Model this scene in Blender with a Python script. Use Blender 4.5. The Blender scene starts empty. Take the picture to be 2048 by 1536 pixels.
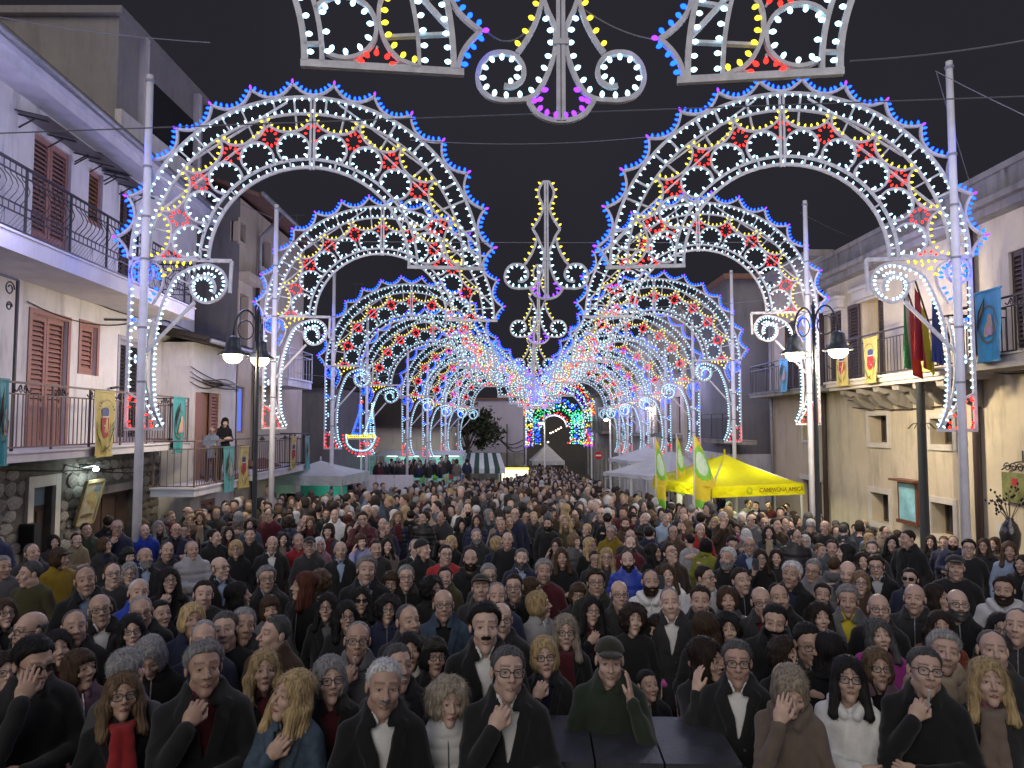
import bpy, math, random
import numpy as np
from mathutils import Vector, Matrix

random.seed(7)
rng = np.random.default_rng(7)
S = bpy.context.scene
COL = S.collection

# ------------------------------------------------------------------ camera
F = 1420.0                      # focal length in pixels of the 2048 px photograph
CAMZ = 2.6
PITCH = math.atan(82.0 / F)
cam_data = bpy.data.cameras.new('camera')
cam = bpy.data.objects.new('camera', cam_data)
COL.objects.link(cam)
cam.location = (0, 0, CAMZ)
cam.rotation_euler = (math.pi / 2 + PITCH, 0, 0)
cam_data.sensor_width = 36.0
cam_data.lens = 36.0 * F / 2048.0
cam_data.clip_start = 0.05
cam_data.clip_end = 2000
S.camera = cam

# ------------------------------------------------------------------ night sky
world = bpy.data.worlds.new('World')
S.world = world
world.use_nodes = True
wn = world.node_tree
wn.nodes.clear()
w_out = wn.nodes.new('ShaderNodeOutputWorld')
w_bg = wn.nodes.new('ShaderNodeBackground')
w_sky = wn.nodes.new('ShaderNodeTexSky')
w_sky.sky_type = 'NISHITA'
w_sky.sun_disc = False
w_sky.sun_elevation = math.radians(-6)
w_sky.sun_rotation = math.radians(200)
w_mix = wn.nodes.new('ShaderNodeMix')
w_mix.data_type = 'RGBA'
w_mix.blend_type = 'ADD'
w_mix.inputs['Factor'].default_value = 0.004
w_mix.inputs['A'].default_value = (0.0185, 0.0178, 0.0235, 1)     # town glow on a clouded night sky
wn.links.new(w_sky.outputs['Color'], w_mix.inputs['B'])
w_nz = wn.nodes.new('ShaderNodeTexNoise')                           # faint uneven cloud
w_nz.inputs['Scale'].default_value = 1.6
w_nz.inputs['Detail'].default_value = 3
w_mr = wn.nodes.new('ShaderNodeMapRange')
w_mr.inputs['From Min'].default_value = .3
w_mr.inputs['From Max'].default_value = .7
w_mr.inputs['To Min'].default_value = .8
w_mr.inputs['To Max'].default_value = 1.25
wn.links.new(w_nz.outputs['Fac'], w_mr.inputs['Value'])
wn.links.new(w_mr.outputs['Result'], w_bg.inputs['Strength'])
wn.links.new(w_mix.outputs['Result'], w_bg.inputs['Color'])
wn.links.new(w_bg.outputs['Background'], w_out.inputs['Surface'])

# the only sun lamp: soft weak light falling on the square from the stage side
sun_d = bpy.data.lights.new('sun', 'SUN')
sun_d.energy = 1.2
sun_d.angle = math.radians(50)
sun_d.color = (1.0, 0.93, 0.86)
sun = bpy.data.objects.new('sun', sun_d)
COL.objects.link(sun)
sun.rotation_euler = (math.radians(60), 0, math.radians(-18))

S.view_settings.view_transform = 'Standard'
S.view_settings.look = 'None'
S.view_settings.exposure = 0.0
S.view_settings.gamma = 1.0
S.view_settings.use_curve_mapping = False
S.render.engine = 'CYCLES'
cy = S.cycles
cy.use_denoising = True
try:
    cy.denoiser = 'OPENIMAGEDENOISE'
    cy.denoising_input_passes = 'RGB_ALBEDO_NORMAL'
except Exception:
    pass
cy.max_bounces = 4
cy.diffuse_bounces = 2
cy.glossy_bounces = 2
cy.transmission_bounces = 3
cy.transparent_max_bounces = 6
cy.sample_clamp_indirect = 4.0
cy.use_light_tree = True
cy.use_adaptive_sampling = False


# ------------------------------------------------------------------ geometry of the view
_ct, _st = math.cos(PITCH), math.sin(PITCH)


def ray(px, py):
    u, v = (px - 1024.0) / F, (768.0 - py) / F
    return Vector((u, _ct - v * _st, _st + v * _ct))


def P(px, py, Y):
    """world point seen at a photograph pixel, at depth Y in front of the stage"""
    d = ray(px, py)
    return Vector((0, 0, CAMZ)) + d * (Y / d.y)


def ground_z(y):
    """the square falls away from the stage, levels out and the street beyond climbs again"""
    y = np.asarray(y, float)
    z = np.interp(y, [-30, 0, 34, 48, 60, 75, 110, 160], [1.2, 0, -1.836, -2.35, -2.3, -1.7, 0.8, 5.0])
    return z


def gz(y, x=0.0):
    """height of the ground; on the right the square also falls towards the palazzo"""
    return float(ground_z(y)) - .09 * max(0.0, min(x, 10.0) - 3.0) * min(1.0, max(0.0, (y - 6.0) / 6.0))


# ------------------------------------------------------------------ objects
def setp(o, label=None, cat=None, group=None, kind=None):
    if label:
        o['label'] = label
    if cat:
        o['category'] = cat
    if group:
        o['group'] = group
    if kind:
        o['kind'] = kind
    return o


def link(name, data, parent=None, loc=None, rot=None, scale=None):
    o = bpy.data.objects.new(name, data)
    COL.objects.link(o)
    if parent is not None:
        o.parent = parent
    if loc is not None:
        o.location = loc
    if rot is not None:
        o.rotation_euler = rot
    if scale is not None:
        o.scale = scale if hasattr(scale, '__len__') else (scale,) * 3
    return o


def empty(name, loc=(0, 0, 0), rz=0, label=None, cat=None, group=None):
    o = link(name, None, None, loc, (0, 0, rz))
    o.empty_display_size = 0.2
    return setp(o, label, cat, group)


class MB:
    """collects simple solids; build() links them as one mesh"""

    def __init__(self):
        self.v, self.f, self.mi, self.n = [], [], [], 0

    def add(self, verts, faces, mi=0):
        n = self.n
        self.v.extend([tuple(p) for p in verts])
        self.f.extend([tuple(i + n for i in f) for f in faces])
        self.mi.extend([mi] * len(faces))
        self.n = len(self.v)
        return self

    def hexa(self, c, mi=0):
        """eight corners: bottom ring 0-3, top ring 4-7"""
        return self.add(c, [(3, 2, 1, 0), (4, 5, 6, 7), (0, 1, 5, 4), (1, 2, 6, 5), (2, 3, 7, 6), (3, 0, 4, 7)], mi)

    def box(self, x0, x1, y0, y1, z0, z1, mi=0, T=None):
        c = [(x0, y0, z0), (x1, y0, z0), (x1, y1, z0), (x0, y1, z0), (x0, y0, z1), (x1, y0, z1), (x1, y1, z1), (x0, y1, z1)]
        if T is not None:
            c = [T(p) for p in c]
        return self.hexa(c, mi)

    def bar(self, a, b, w=.04, d=None, up=(0, 1, 0), mi=0):
        a, b = Vector(a), Vector(b)
        t = b - a
        if t.length < 1e-6:
            return self
        t.normalize()
        up = Vector(up)
        s = t.cross(up)
        if s.length < 1e-4:
            s = t.cross(Vector((0, 0, 1)))
        s.normalize()
        q = s.cross(t)
        s = s * (w / 2)
        q = q * ((d if d else w) / 2)
        return self.hexa([a - s - q, a + s - q, a + s + q, a - s + q, b - s - q, b + s - q, b + s + q, b - s + q], mi)

    def strip(self, pts, w=.04, d=.04, mi=0, closed=False):
        """rectangular rail along a polyline lying in the local xz plane"""
        pts = [Vector(p) for p in pts]
        n = len(pts)
        vs, fs = [], []
        for i, p in enumerate(pts):
            a = pts[(i - 1) % n] if (i > 0 or closed) else p
            b = pts[(i + 1) % n] if (i < n - 1 or closed) else p
            t = (b - a)
            t = t.normalized() if t.length > 1e-9 else Vector((1, 0, 0))
            s = Vector((-t.z, 0, t.x)) * (w / 2)
            y = Vector((0, d / 2, 0))
            vs += [p - s - y, p + s - y, p + s + y, p - s + y]
        m = n if closed else n - 1
        for i in range(m):
            j = (i + 1) % n
            for k in range(4):
                l = (k + 1) % 4
                fs.append((i * 4 + k, i * 4 + l, j * 4 + l, j * 4 + k))
        if not closed:
            fs += [(3, 2, 1, 0), ((n - 1) * 4, (n - 1) * 4 + 1, (n - 1) * 4 + 2, (n - 1) * 4 + 3)]
        return self.add(vs, fs, mi)

    def tube(self, pts, r=.02, n=6, mi=0, cap=True):
        pts = [Vector(p) for p in pts]
        rs = r if hasattr(r, '__len__') else [r] * len(pts)
        vs, fs = [], []
        ref = None
        for i, p in enumerate(pts):
            a, b = pts[max(i - 1, 0)], pts[min(i + 1, len(pts) - 1)]
            t = (b - a).normalized() if (b - a).length > 1e-9 else Vector((0, 0, 1))
            if ref is None:
                ref = Vector((1, 0, 0)) if abs(t.x) < .8 else Vector((0, 1, 0))
            s = t.cross(ref)
            if s.length < 1e-5:
                s = t.cross(Vector((0, 1, .3)))
            s.normalize()
            q = t.cross(s)
            ref = q.cross(t) * -1 if False else ref
            for k in range(n):
                an = 2 * math.pi * k / n
                vs.append(p + s * (math.cos(an) * rs[i]) + q * (math.sin(an) * rs[i]))
        for i in range(len(pts) - 1):
            for k in range(n):
                l = (k + 1) % n
                fs.append((i * n + k, i * n + l, (i + 1) * n + l, (i + 1) * n + k))
        if cap:
            fs.append(tuple(range(n - 1, -1, -1)))
            fs.append(tuple((len(pts) - 1) * n + k for k in range(n)))
        return self.add(vs, fs, mi)

    def lathe(self, prof, n=12, o=(0, 0, 0), mi=0):
        vs, fs = [], []
        for r, z in prof:
            for k in range(n):
                a = 2 * math.pi * k / n
                vs.append((o[0] + r * math.cos(a), o[1] + r * math.sin(a), o[2] + z))
        for i in range(len(prof) - 1):
            for k in range(n):
                l = (k + 1) % n
                fs.append((i * n + k, i * n + l, (i + 1) * n + l, (i + 1) * n + k))
        fs.append(tuple(range(n - 1, -1, -1)))
        fs.append(tuple((len(prof) - 1) * n + k for k in range(n)))
        return self.add(vs, fs, mi)

    def prism(self, poly, y0, y1, mi=0):
        """polygon in xz, extruded in y"""
        n = len(poly)
        vs = [(x, y0, z) for x, z in poly] + [(x, y1, z) for x, z in poly]
        fs = [tuple(range(n)), tuple(range(2 * n - 1, n - 1, -1))]
        for i in range(n):
            j = (i + 1) % n
            fs.append((i, i + n, j + n, j))
        return self.add(vs, fs, mi)

    def mesh(self, name, mats, smooth=False):
        me = bpy.data.meshes.new(name)
        me.from_pydata(self.v, [], self.f)
        for m in (mats if isinstance(mats, (list, tuple)) else [mats]):
            me.materials.append(m)
        if any(self.mi):
            me.polygons.foreach_set('material_index', self.mi)
        if smooth:
            me.polygons.foreach_set('use_smooth', [True] * len(self.f))
        me.update()
        return me

    def build(self, name, mats, parent=None, smooth=False, T=None, **kw):
        if T is not None:
            self.v = [tuple(T(p)) for p in self.v]
        o = link(name, self.mesh(name, mats, smooth), parent, **{k: kw.pop(k) for k in ('loc', 'rot', 'scale') if k in kw})
        return setp(o, **kw)


# ------------------------------------------------------------------ materials
MATS = {}


def lin(c):
    """sRGB 0-255 triple to linear"""
    return tuple(((x / 255) / 12.92 if x / 255 <= .04045 else ((x / 255 + .055) / 1.055) ** 2.4) for x in c)


def mat(name, col=(.5, .5, .5), rough=.75, var=.16, scale=5.0, bump=0.0, bscale=60.0, metal=0.0, stain=0.0, objcol=False,
        stretch=None, spec=.35, sheen=0.0, trans=0.0):
    if name in MATS:
        return MATS[name]
    m = bpy.data.materials.new(name)
    m.use_nodes = True
    nt = m.node_tree
    b = nt.nodes['Principled BSDF']
    b.inputs['Roughness'].default_value = rough
    b.inputs['Metallic'].default_value = metal
    b.inputs['Specular IOR Level'].default_value = spec
    if sheen:
        b.inputs['Sheen Weight'].default_value = sheen
    tc = nt.nodes.new('ShaderNodeTexCoord')
    src = tc.outputs['Object']
    if stretch:
        mp = nt.nodes.new('ShaderNodeMapping')
        mp.inputs['Scale'].default_value = stretch
        nt.links.new(src, mp.inputs['Vector'])
        src = mp.outputs['Vector']
    nz = nt.nodes.new('ShaderNodeTexNoise')
    nz.inputs['Scale'].default_value = scale
    nz.inputs['Detail'].default_value = 6
    nz.inputs['Roughness'].default_value = .65
    nt.links.new(src, nz.inputs['Vector'])
    mr = nt.nodes.new('ShaderNodeMapRange')
    mr.inputs['From Min'].default_value = .3
    mr.inputs['From Max'].default_value = .7
    mr.inputs['To Min'].default_value = 1 - var
    mr.inputs['To Max'].default_value = 1 + var
    nt.links.new(nz.outputs['Fac'], mr.inputs['Value'])
    mul = nt.nodes.new('ShaderNodeMix')
    mul.data_type = 'RGBA'
    mul.blend_type = 'MULTIPLY'
    mul.inputs['Factor'].default_value = 1
    if objcol:
        oi = nt.nodes.new('ShaderNodeObjectInfo')
        nt.links.new(oi.outputs['Color'], mul.inputs['A'])
    else:
        mul.inputs['A'].default_value = (*col, 1)
    nt.links.new(mr.outputs['Result'], mul.inputs['B'])
    out = mul.outputs['Result']
    if stain:
        mp2 = nt.nodes.new('ShaderNodeMapping')
        mp2.inputs['Scale'].default_value = (2.2, 2.2, .35)
        nt.links.new(tc.outputs['Object'], mp2.inputs['Vector'])
        n2 = nt.nodes.new('ShaderNodeTexNoise')
        n2.inputs['Scale'].default_value = 1.3
        n2.inputs['Detail'].default_value = 8
        n2.inputs['Roughness'].default_value = .7
        nt.links.new(mp2.outputs['Vector'], n2.inputs['Vector'])
        r2 = nt.nodes.new('ShaderNodeMapRange')
        r2.inputs['From Min'].default_value = .5
        r2.inputs['From Max'].default_value = .72
        r2.inputs['To Min'].default_value = 1
        r2.inputs['To Max'].default_value = 1 - stain
        nt.links.new(n2.outputs['Fac'], r2.inputs['Value'])
        m2 = nt.nodes.new('ShaderNodeMix')
        m2.data_type = 'RGBA'
        m2.blend_type = 'MULTIPLY'
        m2.inputs['Factor'].default_value = 1
        nt.links.new(out, m2.inputs['A'])
        nt.links.new(r2.outputs['Result'], m2.inputs['B'])
        out = m2.outputs['Result']
    nt.links.new(out, b.inputs['Base Color'])
    if bump:
        n3 = nt.nodes.new('ShaderNodeTexNoise')
        n3.inputs['Scale'].default_value = bscale
        n3.inputs['Detail'].default_value = 4
        nt.links.new(src, n3.inputs['Vector'])
        bp = nt.nodes.new('ShaderNodeBump')
        bp.inputs['Strength'].default_value = bump
        bp.inputs['Distance'].default_value = .01
        nt.links.new(n3.outputs['Fac'], bp.inputs['Height'])
        nt.links.new(bp.outputs['Normal'], b.inputs['Normal'])
    if trans:                                   # thin cloth that lets light through
        tl_ = nt.nodes.new('ShaderNodeBsdfTranslucent')
        nt.links.new(out, tl_.inputs['Color'])
        mx = nt.nodes.new('ShaderNodeMixShader')
        mx.inputs[0].default_value = trans
        nt.links.new(b.outputs[0], mx.inputs[1])
        nt.links.new(tl_.outputs[0], mx.inputs[2])
        nt.links.new(mx.outputs[0], nt.nodes['Material Output'].inputs['Surface'])
    MATS[name] = m
    return m


def emit(name, col, strength, sampling='AUTO'):
    if name in MATS:
        return MATS[name]
    m = bpy.data.materials.new(name)
    m.use_nodes = True
    nt = m.node_tree
    nt.nodes.clear()
    o = nt.nodes.new('ShaderNodeOutputMaterial')
    e = nt.nodes.new('ShaderNodeEmission')
    e.inputs['Color'].default_value = (*col, 1)
    e.inputs['Strength'].default_value = strength
    nt.links.new(e.outputs['Emission'], o.inputs['Surface'])
    m.cycles.emission_sampling = sampling
    MATS[name] = m
    return m


def glass(name, col=(.6, .7, .75), rough=.08, alpha=.25):
    if name in MATS:
        return MATS[name]
    m = bpy.data.materials.new(name)
    m.use_nodes = True
    b = m.node_tree.nodes['Principled BSDF']
    b.inputs['Base Color'].default_value = (*col, 1)
    b.inputs['Roughness'].default_value = rough
    b.inputs['Alpha'].default_value = alpha
    MATS[name] = m
    return m


def point_light(name, loc, energy, col, parent=None, r=.08):
    d = bpy.data.lights.new(name, 'POINT')
    d.energy = energy
    d.color = col
    d.shadow_soft_size = r
    return link(name, d, parent, loc)
# ================================================================== the ground
_ys = np.concatenate([np.arange(-30, 80, 2.0), np.array([80, 90, 100, 120, 160])])
_xs = np.array([-300, -60, -20, -12, -8, -4, 0, 3, 6, 10, 20, 60, 300.])
_gv = [(x, y, gz(y, x)) for y in _ys for x in _xs]
_gf = [(j * len(_xs) + i, j * len(_xs) + i + 1, (j + 1) * len(_xs) + i + 1, (j + 1) * len(_xs) + i) for j in range(len(_ys) - 1) for i in range(len(_xs) - 1)]
m_ground = mat('worn_stone_paving', (.16, .15, .14), .6, .3, 1.4, .4, 18)
MB().add(_gv, _gf).build('ground', m_ground, None, kind='structure', label='sloping stone paved square under the crowd')

TERR = (-13.0, -2.4, 36.6, 40.6)                # raised pavement before the lit stalls
TERR_Z = gz(38) + 1.0
MB().box(TERR[0], TERR[1], TERR[2], TERR[3], -3.2, TERR_Z).build('raised_pavement', m_ground, None, kind='structure', label='raised stone pavement before the lit stalls')
# ================================================================== buildings
m_plaster_w = mat('white_plaster', (.72, .69, .69), .85, .12, 1.2, .25, 60, stain=.42)
m_plaster_s = mat('sand_plaster', (.62, .54, .41), .85, .13, 1.0, .25, 60, stain=.38)
m_plaster_b = mat('beige_plaster', (.52, .44, .34), .85, .10, 1.1, .12, 90, stain=.3)
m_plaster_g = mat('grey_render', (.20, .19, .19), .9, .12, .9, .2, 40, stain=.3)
m_plaster_d = mat('old_grey_plaster', (.30, .28, .26), .9, .22, 1.6, .25, 40, stain=.5)
m_white_trim = mat('pale_stone_trim', (.62, .58, .52), .8, .1, 4, .1)
m_soffit = mat('balcony_soffit', (.42, .39, .40), .85, .12, 2)
m_slabedge = mat('white_slab_edge', (.66, .64, .70), .75, .1, 2, stain=.2)
m_pinkwood = mat('faded_pink_brown_shutters', (.34, .17, .14), .6, .16, 8, .1, stretch=(1, 1, 6))
m_brownwood = mat('dark_brown_wood', (.085, .055, .042), .6, .25, 8, .2, stretch=(1, 1, .3))
m_orangewood = mat('varnished_wood_door', (.30, .13, .05), .4, .25, 10, .1, stretch=(3, 3, .4))
m_lilacwood = mat('lilac_painted_wood', (.42, .40, .46), .6, .12, 8)
m_iron = mat('dark_wrought_iron', (.035, .033, .035), .5, .2, 20)
m_rail_b = mat('brown_painted_railing', (.16, .11, .10), .55, .15, 20)
m_greymetal = mat('grey_zinc', (.33, .33, .35), .45, .15, 10, metal=.4)
m_pipe_c = mat('cream_pipe', (.62, .56, .42), .5, .08, 6)
m_pipe_d = mat('dark_brown_pipe', (.07, .05, .045), .45, .1, 6)
m_dark = mat('dark_interior', (.018, .017, .018), .9, .1)
m_pane = mat('window_glass', (.03, .035, .04), .08, .1, spec=.6)
m_tile = mat('terracotta_roof_tile', (.22, .12, .085), .85, .3, 9, .2)
m_tile_d = mat('soot_dark_roof_tile', (.05, .042, .038), .9, .3, 9, .2)
m_mortar = mat('dark_mortar', (.12, .11, .10), .95, .3, 7, .4, 30)
m_stone = mat('rubble_stone', (.22, .205, .185), .9, .4, 5, .5, 25, stain=.3)
m_stone2 = mat('pale_rubble_stone', (.31, .295, .27), .9, .35, 5, .5, 25)
m_awn = mat('smoked_awning_sheet', (.12, .115, .12), .35, .15, 4)


class Plane:
    """vertical wall plane; u runs away from the stage, off is measured out of the wall"""

    def __init__(self, x, y, dx, dy, out):
        l = math.hypot(dx, dy)
        self.o = Vector((x, y, 0))
        self.d = Vector((dx / l, dy / l, 0))
        n = Vector((self.d.y, -self.d.x, 0))
        self.n = n if n.dot(Vector((*out, 0))) > 0 else -n

    def T(self, u, off, z):
        return self.o + self.d * u + self.n * off + Vector((0, 0, z))

    def t(self, p):
        return self.T(p[0], p[1], p[2])

    def hit(self, px, py, off=0.0):
        r = ray(px, py)
        c = Vector((0, 0, CAMZ))
        o = self.o + self.n * off
        k = (o - c).dot(self.n) / r.dot(self.n)
        q = c + r * k
        return (q - self.o).dot(self.d), q.z

    def u(self, px, off=0.0):
        return self.hit(px, 850, off)[0]

    def z(self, px, py, off=0.0):
        return self.hit(px, py, off)[1]

    def quad(self, x0, x1, y0l, y0r, y1l, y1r=None, off=0.0):
        """opening from pixels: left/right columns and the top/bottom rows -> (ua, ub, za, zb)"""
        ua, zt = self.hit(x0, y0l, off)
        ub, zt2 = self.hit(x1, y0r, off)
        zb = self.z(x0, y1l, off)
        return min(ua, ub), max(ua, ub), zb, (zt + zt2) / 2


def wall(pl, u0, u1, z0, z1, ops, parent, mt, depth=.26, name='wall', back=5.0):
    """facade skin with real openings and reveals, in front of a solid core"""
    us = sorted({u0, u1, *[o[0] for o in ops], *[o[1] for o in ops]})
    zs = sorted({z0, z1, *[o[2] for o in ops], *[o[3] for o in ops]})
    us = [u for u in us if u0 - 1e-6 <= u <= u1 + 1e-6]
    zs = [z for z in zs if z0 - 1e-6 <= z <= z1 + 1e-6]
    m = MB()
    for i in range(len(us) - 1):
        for j in range(len(zs) - 1):
            uc, zc = (us[i] + us[i + 1]) / 2, (zs[j] + zs[j + 1]) / 2
            if any(o[0] < uc < o[1] and o[2] < zc < o[3] for o in ops):
                continue
            m.add([pl.T(us[i], 0, zs[j]), pl.T(us[i + 1], 0, zs[j]), pl.T(us[i + 1], 0, zs[j + 1]), pl.T(us[i], 0, zs[j + 1])], [(0, 1, 2, 3)])
    for a, b, c, d in ops:
        for (ua, za), (ub, zb) in (((a, c), (b, c)), ((b, c), (b, d)), ((b, d), (a, d)), ((a, d), (a, c))):
            m.add([pl.T(ua, 0, za), pl.T(ub, 0, zb), pl.T(ub, -depth, zb), pl.T(ua, -depth, za)], [(0, 1, 2, 3)])
    for u in (u0, u1):
        m.add([pl.T(u, 0, z0), pl.T(u, 0, z1), pl.T(u, -depth, z1), pl.T(u, -depth, z0)], [(0, 1, 2, 3)])
    m.add([pl.T(u0, 0, z1), pl.T(u1, 0, z1), pl.T(u1, -depth, z1), pl.T(u0, -depth, z1)], [(0, 1, 2, 3)])
    w = m.build(name, mt, parent)
    if back:
        c = MB()
        c.box(u0, u1, -depth - back, -depth, z0, z1, 0, pl.t)
        c.build('core', mt, parent)
    return w


def shutter(pl, op, parent, mt, leaves=2, off=-.06, name='shutter', lower=0.0, slat_mat=None):
    """louvred leaves filling an opening; lower = fraction of solid panel at the bottom"""
    a, b, c, d = op
    w = (b - a) / leaves
    for k in range(leaves):
        x0, x1 = a + k * w + .008, a + (k + 1) * w - .008
        f = .07 if w > .35 else .05
        m = MB()
        m.box(x0, x0 + f, off - .04, off, c, d, 0, pl.t)
        m.box(x1 - f, x1, off - .04, off, c, d, 0, pl.t)
        m.box(x0 + f, x1 - f, off - .04, off, d - .1, d, 0, pl.t)
        m.box(x0 + f, x1 - f, off - .04, off, c, c + .12, 0, pl.t)
        zm = c + .12 + (d - c) * lower
        if lower:
            m.box(x0 + f, x1 - f, off - .03, off - .012, c + .12, zm, 0, pl.t)
            m.box(x0 + f, x1 - f, off - .04, off, zm, zm + .08, 0, pl.t)
            zm += .08
        o = m.build(name, mt, parent)
        s = MB()
        n = max(4, int((d - .1 - zm) / .085))
        for i in range(n):
            z = zm + (i + .5) * (d - .1 - zm) / n
            h = (d - .1 - zm) / n
            s.hexa([pl.T(x0 + f, off - .045, z + h * .1), pl.T(x1 - f, off - .045, z + h * .1), pl.T(x1 - f, off - .008, z - h * .55), pl.T(x0 + f, off - .008, z - h * .55),
                    pl.T(x0 + f, off - .045, z + h * .25), pl.T(x1 - f, off - .045, z + h * .25), pl.T(x1 - f, off - .008, z - h * .38), pl.T(x0 + f, off - .008, z - h * .38)])
        s.box(x0 + f, x1 - f, off - .052, off - .05, zm, d - .1, 1, pl.t)
        setp(s.build('slats', [slat_mat or mt, m_dark], o), kind='stuff')


def window(pl, op, parent, frame=m_brownwood, off=-.18, name='window', leaves=2, pane=m_pane, trim=None, tw=.12):
    a, b, c, d = op
    m = MB()
    f = .05
    for k in range(leaves):
        w = (b - a) / leaves
        x0, x1 = a + k * w, a + (k + 1) * w
        m.box(x0, x0 + f, off - .05, off, c, d, 0, pl.t)
        m.box(x1 - f, x1, off - .05, off, c, d, 0, pl.t)
        m.box(x0 + f, x1 - f, off - .05, off, d - f, d, 0, pl.t)
        m.box(x0 + f, x1 - f, off - .05, off, c, c + f, 0, pl.t)
    o = m.build(name, frame, parent)
    g = MB()
    g.box(a, b, off - .04, off - .03, c, d, 0, pl.t)
    g.build('pane', pane, o)
    if trim:
        t = MB()
        t.box(a - tw, a, 0, .035, c - tw, d + tw, 0, pl.t)
        t.box(b, b + tw, 0, .035, c - tw, d + tw, 0, pl.t)
        t.box(a, b, 0, .033, d, d + tw, 0, pl.t)
        t.box(a, b, 0, .05, c - tw, c, 0, pl.t)
        t.build('surround', trim, o)
    return o


def door(pl, op, parent, mt, off=-.14, name='door', panels=2):
    a, b, c, d = op
    m = MB()
    m.box(a, b, off - .05, off, c, d, 0, pl.t)
    w = (b - a) / panels
    for k in range(panels):
        for z0, z1 in ((c + .12, c + (d - c) * .42), (c + (d - c) * .48, d - .1)):
            m.box(a + k * w + .07, a + (k + 1) * w - .07, off, off + .02, z0, z1, 0, pl.t)
    o = m.build(name, mt, parent)
    h = MB()
    h.bar(pl.T((a + b) / 2 + .05, off + .05, c + 1.0), pl.T((a + b) / 2 + .05, off + .05, c + 1.14), .025)
    h.build('handle', m_greymetal, o)
    return o


def railing(parent, pts, h, mt, step=.115, style='plain', scroll=None, name='railing'):
    """pts: base points (world) of the railing line; bars, two rails and posts"""
    m, b, sc = MB(), MB(), MB()
    for i in range(len(pts) - 1):
        a, c = Vector(pts[i]), Vector(pts[i + 1])
        up = Vector((0, 0, 1))
        t = (c - a).normalized()
        out = Vector((-t.y, t.x, 0))
        L = (c - a).length
        m.bar(a + up * h, c + up * h, .045, .03, (0, 0, 1))
        m.bar(a + up * .06, c + up * .06, .03, .025, (0, 0, 1))
        lo, hi = .06, h
        if style in ('plain', 'scroll'):
            m.bar(a + up * (h - .17), c + up * (h - .17), .022, .022, (0, 0, 1))
            hi = h - .17
        n = max(2, int(L / step))
        for k in range(n + 1):
            p = a.lerp(c, k / n)
            if k % 9 == 0:
                m.bar(p, p + up * h, .03, .03)
                continue
            if style == 'belly':
                q = [(0, .42), (.03, .46), (.10, .54), (.13, .62), (.09, .72), (.02, .80), (0, .86)]
                o = out if out.dot(BELLY) > 0 else -out
                pp = [p + up * .06, p + up * (.36 * h)] if False else []
                b.tube([p + o * x + up * (z * h) for x, z in q], .008, 4)
            else:
                b.bar(p + up * lo, p + up * hi, .013, .013)
        if style == 'belly':
            m.bar(a + up * (.86 * h), c + up * (.86 * h), .02, .02, (0, 0, 1))
            m.bar(a + up * (.42 * h), c + up * (.42 * h), .02, .02, (0, 0, 1))
            for k in range(n + 1):
                p = a.lerp(c, k / n)
                b.bar(p + up * .86 * h, p + up * h, .01, .01)
                b.bar(p + up * .30 * h, p + up * .42 * h, .01, .01)
            m.bar(a + up * (.30 * h), c + up * (.30 * h), .02, .02, (0, 0, 1))
            for k in range(0, n, 6):                     # wire mesh panels below
                p0, p1 = a.lerp(c, k / n), a.lerp(c, min(1, (k + 5.4) / n))
                for j in range(9):
                    f = j / 8
                    b.bar(p0.lerp(p1, f) + up * .08, p0.lerp(p1, min(1, f + .3)) + up * .29 * h, .004, .004)
        if style == 'scroll':
            k = 0
            while k * 1.0 + .6 < L:
                cpt = a.lerp(c, (k * 1.0 + .5) / L) + up * (h - .085)
                for s in (-1, 1):
                    pts2 = [cpt + t * (s * (.03 + .012 * j * (1 + .1 * j))) + up * (.05 * math.sin(j * .75)) for j in range(9)]
                    sc.tube(pts2, .011, 5)
                    sc.tube([cpt + t * (s * (.05 + .03 * math.cos(q))) + up * (-.03 + .03 * math.sin(q)) for q in np.linspace(0, 6, 8)], .009, 4)
                k += 1
    o = m.build(name, mt, parent)
    if b.f:
        setp(b.build('balusters', mt, o), kind='stuff')
    if sc.f:
        setp(sc.build('scrollwork', m_iron, o), kind='stuff')
    return o


BELLY = Vector((1, 0, 0))


def slab(pl, u0, u1, depth, z0, z1, parent, mt=None, name='balcony_slab', lip=True):
    m = MB()
    m.box(u0, u1, 0, depth, z0, z1, 0, pl.t)
    if lip:
        m.box(u0 - .03, u1 + .03, -.01, depth + .03, z1, z1 + .035, 0, pl.t)
    return m.build(name, mt or m_slabedge, parent)


def pipe(parent, pts, r, mt, name='downpipe', rings=()):
    m = MB().tube(pts, r, 8)
    o = m.build(name, mt, parent, smooth=True)
    return o


# ---------------------------------------------------------------- white corner house on the left
LA = Plane(-8.4, 12.9, -.063, 1.0, (1, 0))
la = empty('house', (LA.T(0, 0, gz(12.9))), 0, 'white three storey house with two long balconies at the left edge', 'house')
la.location = (0, 0, 0)
uE = LA.u(384)
zf1 = LA.z(60, 906, 1.0)                        # first floor
zf2 = LA.z(150, 525, 1.0)                       # second floor
zev = LA.z(150, 200, .45)                       # eaves
d1 = LA.quad(64, 136, 627, 642, 895)
d1 = (d1[0], d1[1], zf1 + .03, d1[3])
w1 = LA.quad(163, 194, 648, 656, 748)
d3 = LA.quad(240, 286, 677, 690, 880)
d3 = (d3[0], d3[1], zf1 + .03, d3[3])
e1 = LA.quad(70, 144, 262, 310, 500)
e1 = (e1[0], e1[1], zf2 + .03, e1[3])
e2 = LA.quad(179, 207, 334, 352, 446)
e3 = LA.quad(241, 272, 380, 395, 560)
e3 = (e3[0], e3[1], zf2 + .03, e3[3])
uS = LA.u(-260)
wall(LA, uS, uE, zf1, zev, [d1, w1, d3, e1, e2, e3], la, m_plaster_w, back=6)
shutter(LA, d1, la, m_pinkwood, 2, lower=.25)
shutter(LA, w1, la, m_pinkwood, 1)
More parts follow.
